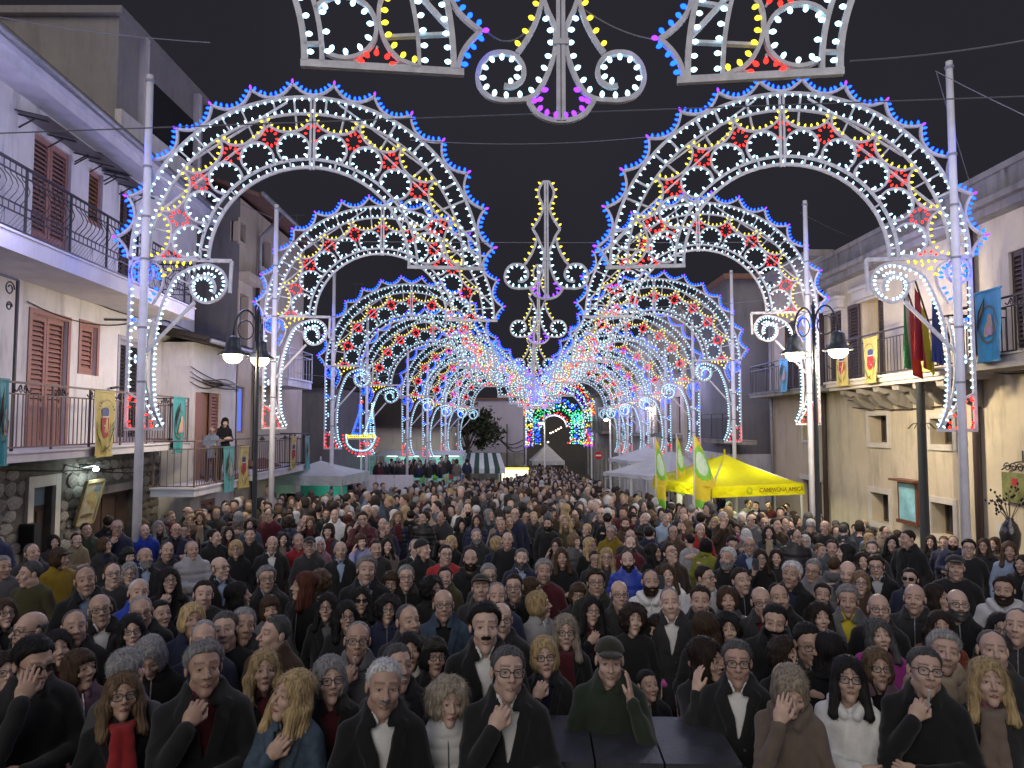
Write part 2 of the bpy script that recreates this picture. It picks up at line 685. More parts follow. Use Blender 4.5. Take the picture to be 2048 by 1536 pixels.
shutter(LA, d3, la, m_lilacwood, 2, slat_mat=m_iron)
shutter(LA, e1, la, m_pinkwood, 2, lower=.2)
shutter(LA, e2, la, m_pinkwood, 1, slat_mat=m_orangewood)
shutter(LA, e3, la, m_brownwood, 2)
# mouldings round the first floor openings
for op in (d1, w1, d3):
    m = MB()
    m.box(op[0] - .09, op[0], 0, .02, op[2], op[3] + .09, 0, LA.t)
    m.box(op[1], op[1] + .09, 0, .02, op[2], op[3] + .09, 0, LA.t)
    m.box(op[0], op[1], 0, .022, op[3], op[3] + .09, 0, LA.t)
    m.build('surround', m_pinkwood if op is not d3 else m_lilacwood, la)
# balconies
ub = LA.u(381, 1.0)
slab(LA, uS, ub, 1.0, zf1 - .13, zf1, la)
railing(la, [LA.T(uS, .95, zf1 + .03), LA.T(ub - .04, .95, zf1 + .03), LA.T(ub - .04, .0, zf1 + .03)], 1.02, m_rail_b, .125, 'scroll')
ub2 = LA.u(383, 1.15)
slab(LA, uS, ub2, 1.15, zf2 - .26, zf2, la)
railing(la, [LA.T(uS, 1.08, zf2 + .03), LA.T(ub2 - .04, 1.08, zf2 + .03), LA.T(ub2 - .04, 0, zf2 + .03)], 1.02, m_iron, .13, 'belly')
# eaves: soffit board, gutter and sloping tiles
m = MB()
m.box(uS, uE, 0, .50, zev - .30, zev, 0, LA.t)
m.box(uS, uE, .50, .56, zev - .12, zev + .04, 0, LA.t)
m.build('eaves_cornice', m_slabedge, la)
m = MB()
m.tube([LA.T(uS, .62, zev + .02), LA.T(uE, .62, zev + .02)], .07, 8)
m.build('gutter', m_greymetal, la, smooth=True)
tl = MB()
tl.hexa([LA.T(uS, .6, zev + .06), LA.T(uE, .6, zev + .06), LA.T(uE, -3, zev + .9), LA.T(uS, -3, zev + .9),
         LA.T(uS, .6, zev + .14), LA.T(uE, .6, zev + .14), LA.T(uE, -3, zev + .98), LA.T(uS, -3, zev + .98)])
tl.build('roof', m_tile, la)
# canopies above the upper openings
for x0, x1, ya, yb in ((66, 186, 218, 285), (175, 241, 292, 324), (233, 296, 340, 366)):
    ua, za = LA.hit(x0, ya, .3)
    ub_, _ = LA.hit(x1, yb, .3)
    cv = MB()
    cv.hexa([LA.T(ua, 0, za - .02), LA.T(ub_, 0, za - .02), LA.T(ub_, .55, za - .14), LA.T(ua, .55, za - .14),
             LA.T(ua, 0, za + .0), LA.T(ub_, 0, za + .0), LA.T(ub_, .55, za - .12), LA.T(ua, .55, za - .12)])
    c = cv.build('canopy', m_awn, la)
    for u in (ua + .1, ub_ - .1, (ua + ub_) / 2):
        bk = MB()
        bk.bar(LA.T(u, 0, za - .05), LA.T(u, .5, za - .17), .025)
        bk.bar(LA.T(u, .02, za - .28), LA.T(u, .28, za - .12), .02)
        bk.build('bracket', m_iron, c)
# attic storey set back on the roof
yA = LA.T(LA.u(212), 0, 0).y
xA = LA.T(LA.u(212), 0, 0).x
zt = P(212, 32, yA).z
att = MB()
att.box(xA - 7, xA, yA, yA + 4.2, zev - .2, zt, 0)
att.box(xA - 7.1, xA + .12, yA - .14, yA + 4.3, zt, zt + .16, 0)
att.build('attic', mat('grey_attic_plaster', (.29, .275, .275), .9, .12, 1.0, .15, 60, stain=.3), la)
ATT = Plane(xA, yA, 0, 1, (1, 0))
aw = (1.0, 3.6, zev + .9, zt - .75)
m = MB()
m.box(aw[0], aw[1], .002, .02, aw[2], aw[3], 0, ATT.t)
m.build('attic_opening', m_dark, la)
m = MB()
m.box(aw[0] - .15, aw[0], 0, .16, aw[2] - .2, zt, 0, ATT.t)
m.box(aw[1], aw[1] + .15, 0, .16, aw[2] - .2, zt, 0, ATT.t)
m.box(-.05, 4.2, 0, .14, zev, aw[2], 0, ATT.t)
m.build('parapet', m_plaster_w, la)
# ground floor: rubble masonry with openings
zg0 = -1.4
g1 = LA.quad(62, 106, 976, 970, 1150)
g1 = (g1[0], g1[1], zg0, g1[3])
g2 = LA.quad(182, 268, 990, 978, 1150)
g2 = (g2[0], g2[1], zg0, g2[3])
g3 = LA.quad(333, 361, 932, 930, 1120)
g3 = (g3[0], g3[1], zg0, g3[3])
wall(LA, uS, uE, zg0, zf1 - .131, [g1, g2, g3], la, m_mortar, back=6, name='rubble_wall')
door(LA, (g1[0], g1[1], zg0, g1[3] - .35), la, m_brownwood)
m = MB().box(g1[0], g1[1], -.16, -.14, g1[3] - .35, g1[3], 0, LA.t)
m.build('fanlight', mat('blue_grey_pane', (.22, .30, .36), .2, .05), la)
door(LA, g2, la, m_brownwood, panels=3)
MB().box(g3[0], g3[1], -.2, -.16, g3[2], g3[3], 0, LA.t).build('doorway', m_dark, la)
for op, mt_ in ((g1, m_white_trim), (g3, m_pipe_c)):
    m = MB()
    m.box(op[0] - .16, op[0], -.02, .06, op[2], op[3] + .2, 0, LA.t)
    m.box(op[1], op[1] + .16, -.02, .06, op[2], op[3] + .2, 0, LA.t)
    m.box(op[0], op[1], -.02, .058, op[3], op[3] + .2, 0, LA.t)
    m.build('surround', mt_, la)
m = MB().box(g2[0] - .1, g2[1] + .1, -.02, .05, g2[3], g2[3] + .16, 0, LA.t)
m.build('lintel', m_plaster_d, la)


def stone_mesh(seed):
    r = np.random.default_rng(seed)
    n = 7
    base = []
    for k in range(n):
        a = 2 * math.pi * (k + r.uniform(-.25, .25)) / n
        base.append((.5 * math.cos(a) * r.uniform(.8, 1.08), .5 * math.sin(a) * r.uniform(.8, 1.08)))
    v = [(x, 0, z) for x, z in base] + [(x * .94, .7, z * .94) for x, z in base] + [(x * .62, 1.0, z * .62) for x, z in base]
    f = [(i, (i + 1) % n, n + (i + 1) % n, n + i) for i in range(n)] + [(n + i, n + (i + 1) % n, 2 * n + (i + 1) % n, 2 * n + i) for i in range(n)] + [tuple(range(2 * n, 3 * n))]
    me = bpy.data.meshes.new('stone')
    me.from_pydata(v, [], f)
    me.materials.append(m_stone if seed % 3 else m_stone2)
    return me


STONES = [stone_mesh(i) for i in range(7)]
rs = random.Random(3)
rzw = math.atan2(LA.d.y, LA.d.x)
u_start = LA.u(-20)
z = zf1 - .32
row = 0
while z > -.95:
    h = rs.uniform(.17, .27)
    u = u_start + rs.uniform(0, .2)
    while u < LA.u(330):
        w = rs.uniform(.2, .46)
        uc, zc = u + w / 2, z - h / 2
        if not any(o[0] - .2 - w * .4 < uc < o[1] + .2 + w * .4 and zc < o[3] + .28 for o in (g1, g2, g3)):
            s = link('stone', STONES[rs.randrange(7)], la, LA.T(uc, .0, zc), (0, rs.uniform(-.12, .12), rzw), (w * 1.13, -rs.uniform(.02, .05), h * 1.16))
        u += w
    z -= h
# hand rail bracket with scrolls on the balcony post, wires and a cream downpipe
m = MB()
pa = LA.T(LA.u(38, .9), .9, 0)
u_, z_ = LA.hit(36, 560, .9)
m.bar(LA.T(u_, .9, zf1), LA.T(u_, .9, z_), .035)
m.bar(LA.T(u_, .9, z_), LA.T(u_ - 1.2, .9, z_), .03)
for cc, rr in ((.16, .11), (.12, .07)):
    zz = z_ - .16 if rr > .1 else z_ - .42
    m.tube([LA.T(u_ - .18 + rr * math.cos(t) * (1 - t / 14), .9, zz + rr * math.sin(t) * (1 - t / 14)) for t in np.linspace(0, 9, 20)], .012, 4)
m.build('iron_post', m_iron, la)
pipe(la, [LA.T(LA.u(388) , .12, zg0), LA.T(LA.u(388), .12, LA.z(388, 700))], .055, m_pipe_c)
m = MB().bar(LA.T(LA.u(200), .03, LA.z(200, 637)), LA.T(LA.u(256), .03, LA.z(256, 638)), .035)
m.build('cable_tray', m_iron, la)
MB().bar(LA.T(LA.u(212), .08, LA.z(212, 776)), LA.T(LA.u(226), .08, LA.z(226, 774)), .04).build('bell_bracket', m_iron, la)
for k, (x0, y0, x1, y1, sg) in enumerate([(150, 590, 330, 640, .12), (40, 600, 250, 645, .18), (200, 560, 372, 660, .1), (20, 940, 330, 925, .08), (130, 930, 345, 935, .14)]):
    a, b = LA.T(LA.u(x0), .04, LA.z(x0, y0)), LA.T(LA.u(x1), .04, LA.z(x1, y1))
    MB().tube([a.lerp(b, t) + Vector((0, 0, -sg * 4 * t * (1 - t))) for t in np.linspace(0, 1, 9)], .011, 4).build('wall_cable', m_iron, la)
# arched smoked canopy over the entrance
ua, za = LA.hit(334, 928)
cn = MB()
for k in range(8):
    a0, a1 = k / 8, (k + 1) / 8
    f = lambda t: (.95 * t, -.34 * t * t)
    (o0, z0_), (o1, z1_) = f(a0), f(a1)
    cn.hexa([LA.T(ua - .1, o0, za + z0_), LA.T(ua + 1.0, o0, za + z0_), LA.T(ua + 1.0, o1, za + z1_), LA.T(ua - .1, o1, za + z1_),
             LA.T(ua - .1, o0, za + z0_ + .02), LA.T(ua + 1.0, o0, za + z0_ + .02), LA.T(ua + 1.0, o1, za + z1_ + .02), LA.T(ua - .1, o1, za + z1_ + .02)])
cn.build('door_canopy', m_awn, la)
# wall lamp above the shop picture, and the tilted picture itself
u_, z_ = LA.hit(192, 938, .35)
wl = empty('wall_lamp', LA.T(u_, .35, z_), 0, 'small bright white lamp on an iron arm over the stone wall', 'lamp')
link('glow', MB().lathe([(.0, -.05), (.045, -.03), (.05, 0), (.03, .04), (0, .05)], 10).mesh('glow', emit('cool_lamp_glow', (.85, 1, .95), 40)), wl)
MB().tube([(-.35 * LA.n.x, 0, .08), (0, 0, .08), (0, 0, .04)], .015, 5).build('arm', m_iron, wl)
MB().bar(tuple(-LA.d * .6 + Vector((0, 0, .06))), tuple(LA.d * .3 + Vector((0, 0, .09))), .03).build('bracket', m_iron, wl)
point_light('lamp_light', (.1, 0, -.08), 9, (.8, 1.0, .93), wl, .05)
u0_, z0_ = LA.hit(146, 1046, .1)
u1_, z1_ = LA.hit(181, 964, .25)
pic = empty('shop_picture', (0, 0, 0), 0, 'tilted painted religious picture board hanging on the stone wall', 'picture')
m_pic = mat('aged_painted_board', (.42, .38, .27), .5, .35, 7, .2)
pm = MB()
pu0, pu1, pz0, pz1 = LA.u(146), LA.u(181), LA.z(160, 1046), LA.z(160, 962)
pm.hexa([LA.T(pu0, .06, pz0), LA.T(pu1, .06, pz0), LA.T(pu1, .10, pz0), LA.T(pu0, .10, pz0), LA.T(pu0, .26, pz1), LA.T(pu1, .26, pz1), LA.T(pu1, .30, pz1), LA.T(pu0, .30, pz1)])
pm.build('board', m_pic, pic)
fm = MB()
for (a, b) in (((pu0, pz0), (pu0, pz1)), ((pu1, pz0), (pu1, pz1)), ((pu0, pz0), (pu1, pz0)), ((pu0, pz1), (pu1, pz1))):
    oz = lambda z: .085 + .2 * (z - pz0) / (pz1 - pz0)
    fm.bar(LA.T(a[0], oz(a[1]) + .015, a[1]), LA.T(b[0], oz(b[1]) + .015, b[1]), .06, .05)
fm.build('picture_frame', mat('dull_gilt', (.36, .29, .16), .5, .2, 20), pic)
g_ = MB()
for k, (du, dz, rw, rh, ci) in enumerate([(.5, .62, .18, .3, 0), (.5, .85, .09, .09, 1), (.72, .8, .2, .13, 2), (.25, .45, .09, .2, 1), (.75, .4, .09, .2, 0), (.5, .18, .38, .1, 3)]):
    uu, zz = pu0 + (pu1 - pu0) * du, pz0 + (pz1 - pz0) * dz
    oo = .105 + .2 * dz
    pts = [LA.T(uu + (pu1 - pu0) * rw * math.cos(t), oo + .2 * rh * .5 * math.sin(t) + .002, zz + (pz1 - pz0) * rh * .5 * math.sin(t)) for t in np.linspace(0, 2 * math.pi, 13)[:-1]]
    g_.add(pts, [tuple(range(12))], ci)
g_.build('painted_figures', [mat('paint_ochre', (.45, .33, .12), .6, .3, 12), mat('paint_flesh', (.5, .38, .28), .6, .2, 12), mat('paint_blue', (.16, .27, .33), .6, .3, 12),
                             mat('paint_umber', (.18, .12, .07), .6, .3, 12)], pic)
# loudspeaker boxes on that wall
for px, py, lab in ((372, 999, 'small black loudspeaker box beside the canopied entrance'), (57, 1073, 'dark grey letter box hanging beside the stone doorway')):
    u_, z_ = LA.hit(px, py, .1)
    sp = empty('wall_box', LA.T(u_, .12, z_), rzw - math.pi / 2, lab, 'box')
    s = .55 if px > 100 else 1.0
    MB().box(-.13 * s, .13 * s, -.1, .1, -.22 * s - .02, .22 * s, 0).build('case', m_iron, sp)
    MB().box(-.11 * s, .11 * s, -.112, -.1, -.18 * s, .18 * s, 0).build('grille', m_dark, sp)
u_, z_ = LA.hit(353, 1008, .1)
dl = empty('door_lamp', LA.T(u_, .1, z_), 0, 'small pale green lit door lamp beside the loudspeaker', 'lamp')
link('glow', MB().lathe([(.0, -.03), (.05, -.02), (.05, .02), (0, .03)], 8).mesh('glow', emit('teal_lamp_glow', (.5, 1, .85), 8)), dl)
MB().box(-.06, .0, -.03, .03, .03, .09).build('cap', m_iron, dl)

# ---------------------------------------------------------------- low annex with small balcony
LB = Plane(-7.9, 18.0, 0, 1.0, (1, 0))
lb = empty('annex', (0, 0, 0), 0, 'narrow two storey annex with small balcony beside the white house', 'house')
uB0, uB1 = LB.u(384), LB.u(471)
zr = LB.z(420, 692)
zb1 = LB.z(440, 968, .9)
o1 = LB.quad(402, 442, 783, 789, 960)
o1 = (o1[0], o1[1], zb1 + .02, o1[3])
o2 = LB.quad(402, 430, 1000, 998, 1100)
o2 = (o2[0], o2[1], -1.6, o2[3])
wall(LB, uB0, uB1 + .05, -1.6, zr, [o1, o2], lb, m_plaster_w, back=5)
md = (o1[0] + o1[1]) / 2
door(LB, (o1[0], md + .1, o1[2], o1[3]), lb, m_orangewood, panels=1)
shutter(LB, (md + .1, o1[1], o1[2], o1[3]), lb, m_pinkwood, 1)
MB().box(o1[0] - .3, o1[0], .0, .05, o1[2], o1[3] - .02, 0, LB.t).build('folded_shutter', m_pinkwood, lb)
shutter(LB, o2, lb, m_pinkwood, 2)
slab(LB, LB.u(391, .95), LB.u(500, .95), .95, zb1 - .16, zb1, lb)
railing(lb, [LB.T(LB.u(391, .9), 0, zb1), LB.T(LB.u(391, .9), .9, zb1), LB.T(LB.u(500, .9), .9, zb1)], 1.05, m_rail_b, .13, 'plain')
m = MB()
m.hexa([LB.T(uB0 - .4, .5, zr - .1), LB.T(uB1, .5, zr - .1), LB.T(uB1, -2, zr + .45), LB.T(uB0 - .4, -2, zr + .45),
        LB.T(uB0 - .4, .5, zr), LB.T(uB1, .5, zr), LB.T(uB1, -2, zr + .6), LB.T(uB0 - .4, -2, zr + .6)])
m.build('roof', m_tile_d, lb)
tr = MB()
uu = uB0 - .4
while uu < uB1:
    tr.tube([LB.T(uu, .52, zr + .03), LB.T(uu, -1.4, zr + .46)], [.085, .07], 6)
    uu += .2
setp(tr.build('roof_tiles', m_tile_d, lb), kind='stuff')
MB().tube([LB.T(uB0 - .4, .6, zr - .02), LB.T(uB1, .6, zr - .02)], .065, 8).build('gutter', m_greymetal, lb, smooth=True)
ua, za = LB.hit(404, 762)
MB().hexa([LB.T(ua, 0, za), LB.T(ua + 1.4, 0, za), LB.T(ua + 1.4, .5, za - .05), LB.T(ua, .5, za - .05), LB.T(ua, 0, za + .02), LB.T(ua + 1.4, 0, za + .02), LB.T(ua + 1.4, .5, za - .03), LB.T(ua, .5, za - .03)]).build('canopy', m_awn, lb)
wv = MB()
for k in range(4):
    a, b = LB.T(uB0 - .3, .06, LB.z(388, 735 + 10 * k)), LB.T(uB1, .06, LB.z(470, 770 + 4 * k))
    wv.tube([a.lerp(b, t) + Vector((0, 0, -.1 * math.sin(math.pi * t * (1 + k % 2)))) for t in np.linspace(0, 1, 9)], .012, 4)
setp(wv.build('wiring', m_iron, lb), kind='stuff')
# small mirror-bright decorated panel on the pillar between the houses
u_, z_ = LA.hit(344, 760, .05)
pn = MB().box(LA.u(336), LA.u(351), .03, .06, LA.z(344, 782), LA.z(344, 738), 0, LA.t).build('tile_panel', m_pane, la)
for k in range(4):
    zz = LA.z(344, 774 - 10 * k)
    MB().box(LA.u(340), LA.u(347), .06, .066, zz - .03, zz + .03, 0, LA.t).build('tile', m_white_trim, pn)

# ---------------------------------------------------------------- tall house further along
lc = empty('house', (0, 0, 0), 0, 'tall grey gabled house behind the second light arch on the left', 'house')
uC0, uC1 = LB.u(471), LB.u(603)
zc = LB.z(520, 400, .5)
c1 = LB.quad(479, 490, 443, 450, 482)
c2 = LB.quad(519, 540, 468, 490, 530)
c3 = LB.quad(478, 495, 587, 592, 690)
c4 = LB.quad(476, 490, 772, 776, 866)
c5 = LB.quad(520, 545, 640, 646, 700)
wall(LB, uC0, uC1, -2, zc, [c1, c2, c3, c4, c5], lc, m_plaster_b, back=9)
for op in (c1, c2, c3, c5):
    window(LB, op, lc, m_greymetal, leaves=1, trim=m_plaster_b, tw=.1)
window(LB, c4, lc, m_pinkwood, leaves=1, pane=emit('blue_reflection_pane', (.16, .25, .95), .9), off=-.05)  # emission on the pane stands in for a bright blue reflection
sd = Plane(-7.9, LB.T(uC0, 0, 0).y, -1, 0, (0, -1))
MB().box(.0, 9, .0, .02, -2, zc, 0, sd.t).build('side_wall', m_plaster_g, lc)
m = MB()
m.hexa([LB.T(uC0 - .4, .7, zc - .1), LB.T(uC1 + .3, .7, zc - .1), LB.T(uC1 + .3, -3.5, zc + 1.4), LB.T(uC0 - .4, -3.5, zc + 1.4),
        LB.T(uC0 - .4, .7, zc + .02), LB.T(uC1 + .3, .7, zc + .02), LB.T(uC1 + .3, -3.5, zc + 1.52), LB.T(uC0 - .4, -3.5, zc + 1.52)])
m.build('roof', m_tile, lc)
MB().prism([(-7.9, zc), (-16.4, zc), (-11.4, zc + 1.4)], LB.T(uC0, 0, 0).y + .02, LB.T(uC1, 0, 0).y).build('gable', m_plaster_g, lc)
MB().tube([LB.T(uC0 - .4, .78, zc), LB.T(uC1 + .3, .78, zc)], .07, 8).build('gutter', m_greymetal, lc, smooth=True)
pipe(lc, [LB.T(LB.u(508), .75, zc - .05), LB.T(LB.u(507), .1, zc - .8), LB.T(LB.u(507), .1, LB.z(507, 560))], .06, m_greymetal)
pipe(lc, [LB.T(LB.u(503), .1, -2), LB.T(LB.u(503), .1, LB.z(503, 560))], .07, m_pipe_d)
zq = LB.z(490, 555, .3)
MB().box(uC0, LB.u(530), 0, .3, zq, zq + .25, 0, LB.t).build('ledge', m_plaster_b, lc)
zk = LB.z(600, 768, 1.0)
slab(LB, LB.u(575, 1.0), LB.u(622, 1.0), 1.0, zk - .12, zk + .1, lc)
railing(lc, [LB.T(LB.u(575, .95), .95, zk + .1), LB.T(LB.u(622, .95), .95, zk + .1), LB.T(LB.u(622, .95), 0, zk + .1)], 1.0, m_greymetal, .3, 'plain')
zk2 = LB.z(560, 940, 1.0)
slab(LB, LB.u(512, 1.0), LB.u(616, 1.0), 1.0, zk2 - .16, zk2, lc)
railing(lc, [LB.T(LB.u(512, .95), .95, zk2), LB.T(LB.u(616, .95), .95, zk2), LB.T(LB.u(616, .95), 0, zk2)], 1.05, m_iron, .16, 'scroll')
MB().hexa([LB.T(LB.u(492), 0, zb1 + .25), LB.T(LB.u(530), 0, zb1 + .25), LB.T(LB.u(530), .8, zb1 - .1), LB.T(LB.u(492), .8, zb1 - .1),
           LB.T(LB.u(492), 0, zb1 + .37), LB.T(LB.u(530), 0, zb1 + .37), LB.T(LB.u(530), .8, zb1 + .02), LB.T(LB.u(492), .8, zb1 + .02)]).build('porch_roof', m_tile, lc)
an = MB()
for px, py, ph in ((594, 428, 40), (712, 565, 30)):
    b_ = P(px, py + ph, 27)
    t_ = P(px, py, 27)
    an.bar(b_, t_, .04)
    an.bar(t_ + Vector((-.25, 0, -.05)), t_ + Vector((.3, 0, -.05)), .03)
an.build('antenna', m_iron, lc)

# ---------------------------------------------------------------- right: sand-coloured palazzo
RA = Plane(9.35, 18.5, -.012, 1.0, (-1, 0))
ra = empty('palazzo', (0, 0, 0), 0, 'sand coloured palazzo with carved stone balcony and balustraded roof at the right', 'house')
uR0, uR1 = RA.u(2400), RA.u(1652)
zs_ = RA.z(1750, 757, .9)
zcn = RA.z(1750, 512, .5)
zrt = RA.z(1760, 452, .2)
q1 = RA.quad(1739, 1775, 832, 830, 884)
q2 = RA.quad(1862, 1906, 838, 836, 888)
q3 = RA.quad(1743, 1779, 983, 990, 1041)
q4 = RA.quad(1863, 1908, 1004, 1010, 1066)
q5 = RA.quad(1724, 1766, 604, 592, 745)
q5 = (q5[0], q5[1], zs_ + .03, q5[3])
q6 = RA.quad(1958, 2048, 560, 520, 700)
q6 = (RA.u(2080), RA.u(2030), zs_ + .03, q5[3])
q7 = (RA.u(1688), RA.u(1662), zs_ + .03, q5[3])
wall(RA, uR0, uR1, -2.6, zcn, [q1, q2, q3, q4, q5, q6, q7], ra, m_plaster_s, back=6, depth=.4)
for q in (q1, q2, q3, q4):
    window(RA, q, ra, m_brownwood, off=-.3, leaves=2, trim=m_white_trim, tw=.13)
# lit balcony room behind open shutters
MB().box(q5[0], q5[1], -.42, -.38, q5[2], q5[3], 0, RA.t).build('lit_room', emit('warm_room_light', (1.0, .72, .36), .42), ra)
MB().box(q5[0], q5[0] + .28, -.1, -.05, q5[2], q5[3], 0, RA.t).build('open_leaf', m_brownwood, ra)
shutter(RA, (q5[1] + .03, q5[1] + .66, q5[2], q5[3]), ra, m_brownwood, 1, off=.08)
shutter(RA, (q5[0], q5[0] + .3, q5[2], q5[3]), ra, m_brownwood, 1, off=-.02)
shutter(RA, q6, ra, m_brownwood, 2)
shutter(RA, q7, ra, m_brownwood, 2)
for q in (q5, q7):
    m = MB()
    m.box(q[0] - .2, q[1] + .2, 0, .18, q[3] + .05, q[3] + .28, 0, RA.t)
    m.box(q[0] - .12, q[1] + .12, 0, .10, q[3] - .02, q[3] + .05, 0, RA.t)
    m.box(q[0] - .26, q[1] + .26, 0, .26, q[3] + .28, q[3] + .36, 0, RA.t)
    m.build('hood_moulding', m_white_trim, ra)
# cornice, attic wall and weathered balustrade
m = MB()
m.box(uR0, uR1 + .1, 0, .30, zcn - .10, zcn + .06, 0, RA.t)
m.box(uR0, uR1 + .1, 0, .46, zcn + .06, zcn + .18, 0, RA.t)
m.box(uR0, uR1 + .1, -.6, .10, zcn + .18, zrt - .12, 0, RA.t)
m.box(uR0, uR1 + .1, -.66, .18, zrt - .12, zrt, 0, RA.t)
m.build('cornice', m_plaster_d, ra)
for k in range(9):
    u = uR0 + 2 + k * 1.35
    if u < uR1:
        MB().box(u, u + .09, .1, .15, zcn + .18, zrt - .12, 0, RA.t).build('pilaster', m_plaster_d, ra)
# carved balcony on heavy brackets
uK0, uK1 = RA.u(1905, .9), RA.u(1657, .9)
m = MB()
m.box(uK0, uK1, 0, .95, zs_ - .10, zs_, 0, RA.t)
m.box(uK0 + .04, uK1 - .04, 0, .88, zs_ - .18, zs_ - .10, 0, RA.t)
m.box(uK0 - .03, uK1 + .03, 0, 1.0, zs_, zs_ + .05, 0, RA.t)
m.build('balcony_slab', m_white_trim, ra)
k = uK0 + .4
while k < uK1:
    b_ = MB()
    prof = [(0, -.18), (.8, -.18), (.78, -.30), (.66, -.36), (.55, -.33), (.45, -.46), (.3, -.62), (.12, -.68), (0, -.75)]
    n = len(prof)
    vs = [RA.T(k + s, o, zs_ + z) for s in (0, .26) for o, z in prof]
    b_.add(vs, [tuple(range(n)), tuple(range(2 * n - 1, n - 1, -1))] + [(i, (i + 1) % n, n + (i + 1) % n, n + i) for i in range(n)])
    b_.build('bracket', m_plaster_d, ra)
    k += .82
BELLY = Vector((-1, 0, 0))
railing(ra, [RA.T(uK0 + .02, 0, zs_ + .05), RA.T(uK0 + .02, .9, zs_ + .05), RA.T(uK1, .9, zs_ + .05), RA.T(uK1, 0, zs_ + .05)], 1.0, m_iron, .13, 'plain')
# second balcony nearer the stage
zs2 = RA.z(1990, 712, .9)
uK2, uK3 = RA.u(2300, .9), RA.u(1925, .9)
slab(RA, uK2, uK3, .9, zs2 - .22, zs2, ra, m_plaster_d)
railing(ra, [RA.T(uK2, .85, zs2), RA.T(uK3, .85, zs2), RA.T(uK3, 0, zs2)], 1.0, m_iron, .13, 'scroll')
for px in (1962, 1655):
    pipe(ra, [RA.T(RA.u(px), .1, -2), RA.T(RA.u(px), .1, zcn)], .075, m_pipe_d)
wv = MB()
for k, (x0, y0, x1, y1, sg) in enumerate([(1700, 800, 1900, 790, .15), (1710, 815, 1960, 800, .12), (1660, 730, 1730, 760, .1), (1965, 720, 2060, 735, .05), (1965, 735, 2060, 745, .06)]):
    a, b = RA.T(RA.u(x0), .05, RA.z(x0, y0)), RA.T(RA.u(x1), .05, RA.z(x1, y1))
    wv.tube([a.lerp(b, t) + Vector((0, 0, -sg * 4 * t * (1 - t))) for t in np.linspace(0, 1, 9)], .014, 4)
setp(wv.build('wiring', m_iron, ra), kind='stuff')
# notice case, garden sign and a tall black vase
nb = empty('notice_case', (0, 0, 0), 0, 'brown glazed notice case with pale blue poster on the sand wall', 'notice board')
a_, z0_ = RA.hit(1800, 1042, .12)
b_, z1_ = RA.hit(1836, 966, .12)
a_, b_ = min(a_, b_), max(a_, b_)
MB().box(a_, b_, 0, .16, z0_, z1_, 0, RA.t).build('case', mat('red_brown_case', (.16, .06, .04), .4, .1), nb)
MB().box(a_ + .07, b_ - .07, .16, .165, z0_ + .07, z1_ - .05, 0, RA.t).build('poster', mat('pale_blue_poster', (.30, .62, .72), .25, .35, 2.2), nb)
MB().box(a_ - .03, b_ + .03, .16, .20, z0_ - .02, z0_ + .06, 0, RA.t).build('sill', mat('red_brown_case'), nb)
MB().box(a_ - .1, b_ + .1, 0, .32, z1_, z1_ + .05, 0, RA.t).build('hood', mat('red_brown_case'), nb)

# ---------------------------------------------------------------- right: next house, blind wall and beyond
rb = empty('house', (0, 0, 0), 0, 'beige house with small balcony next to the palazzo, behind the second right pole', 'house')
uS0, uS1 = RA.u(1650), RA.u(1547)
zsb = RA.z(1600, 778, .8)
s1 = RA.quad(1602, 1622, 560, 570, 770)
s1 = (RA.u(1600), RA.u(1570), zsb, RA.z(1590, 640))
s2 = (RA.u(1628), RA.u(1606), RA.z(1617, 880), RA.z(1617, 832))
s3 = (RA.u(1640), RA.u(1603), -2.5, RA.z(1620, 960))
zrb = RA.z(1600, 520, .4)
wall(RA, uS0 + .02, uS1, -2.8, zrb, [s1, s2, s3], rb, m_plaster_b, back=6)
shutter(RA, s1, rb, m_brownwood, 2)
window(RA, s2, rb, m_brownwood, leaves=1, trim=m_white_trim, tw=.08)
door(RA, s3, rb, m_brownwood)
MB().box(s3[0] - .14, s3[1] + .14, .001, .05, s3[3], s3[3] + .15, 0, RA.t).build('lintel', m_white_trim, rb)
slab(RA, RA.u(1640, .8), uS1 + .1, .8, zsb - .12, zsb, rb, m_plaster_d)
railing(rb, [RA.T(RA.u(1640, .8), .75, zsb), RA.T(uS1 + .1, .75, zsb), RA.T(uS1 + .1, 0, zsb)], 1.0, m_iron, .15, 'scroll')
MB().box(uS0, uS1 + .1, -.4, .4, zrb, zrb + .2, 0, RA.t).build('cornice', m_plaster_d, rb)
pipe(rb, [RA.T(RA.u(1549), .1, -2), RA.T(RA.u(1549), .1, zrb)], .06, m_greymetal)
# blind grey flank facing the stage
yF = 27.5
rc = empty('house', (0, 0, 0), 0, 'house with tall blind dark grey flank wall behind the yellow gazebo', 'house')
xl, xr = P(1480, 850, yF).x, P(1560, 850, yF).x
zt_ = P(1520, 560, yF).z
MB().box(xl - .4, xr + 8, yF, yF + 7, P(1520, 908, yF).z, zt_).build('wall', m_plaster_g, rc)
MB().box(xl - .42, xr + 8, yF - .02, yF + 6.98, -3, P(1520, 908, yF).z - .005).build('plinth', m_plaster_w, rc)
MB().box(xl - .6, xr + 8, yF - .3, yF + 7.3, zt_, zt_ + .2).build('roof', m_tile, rc)
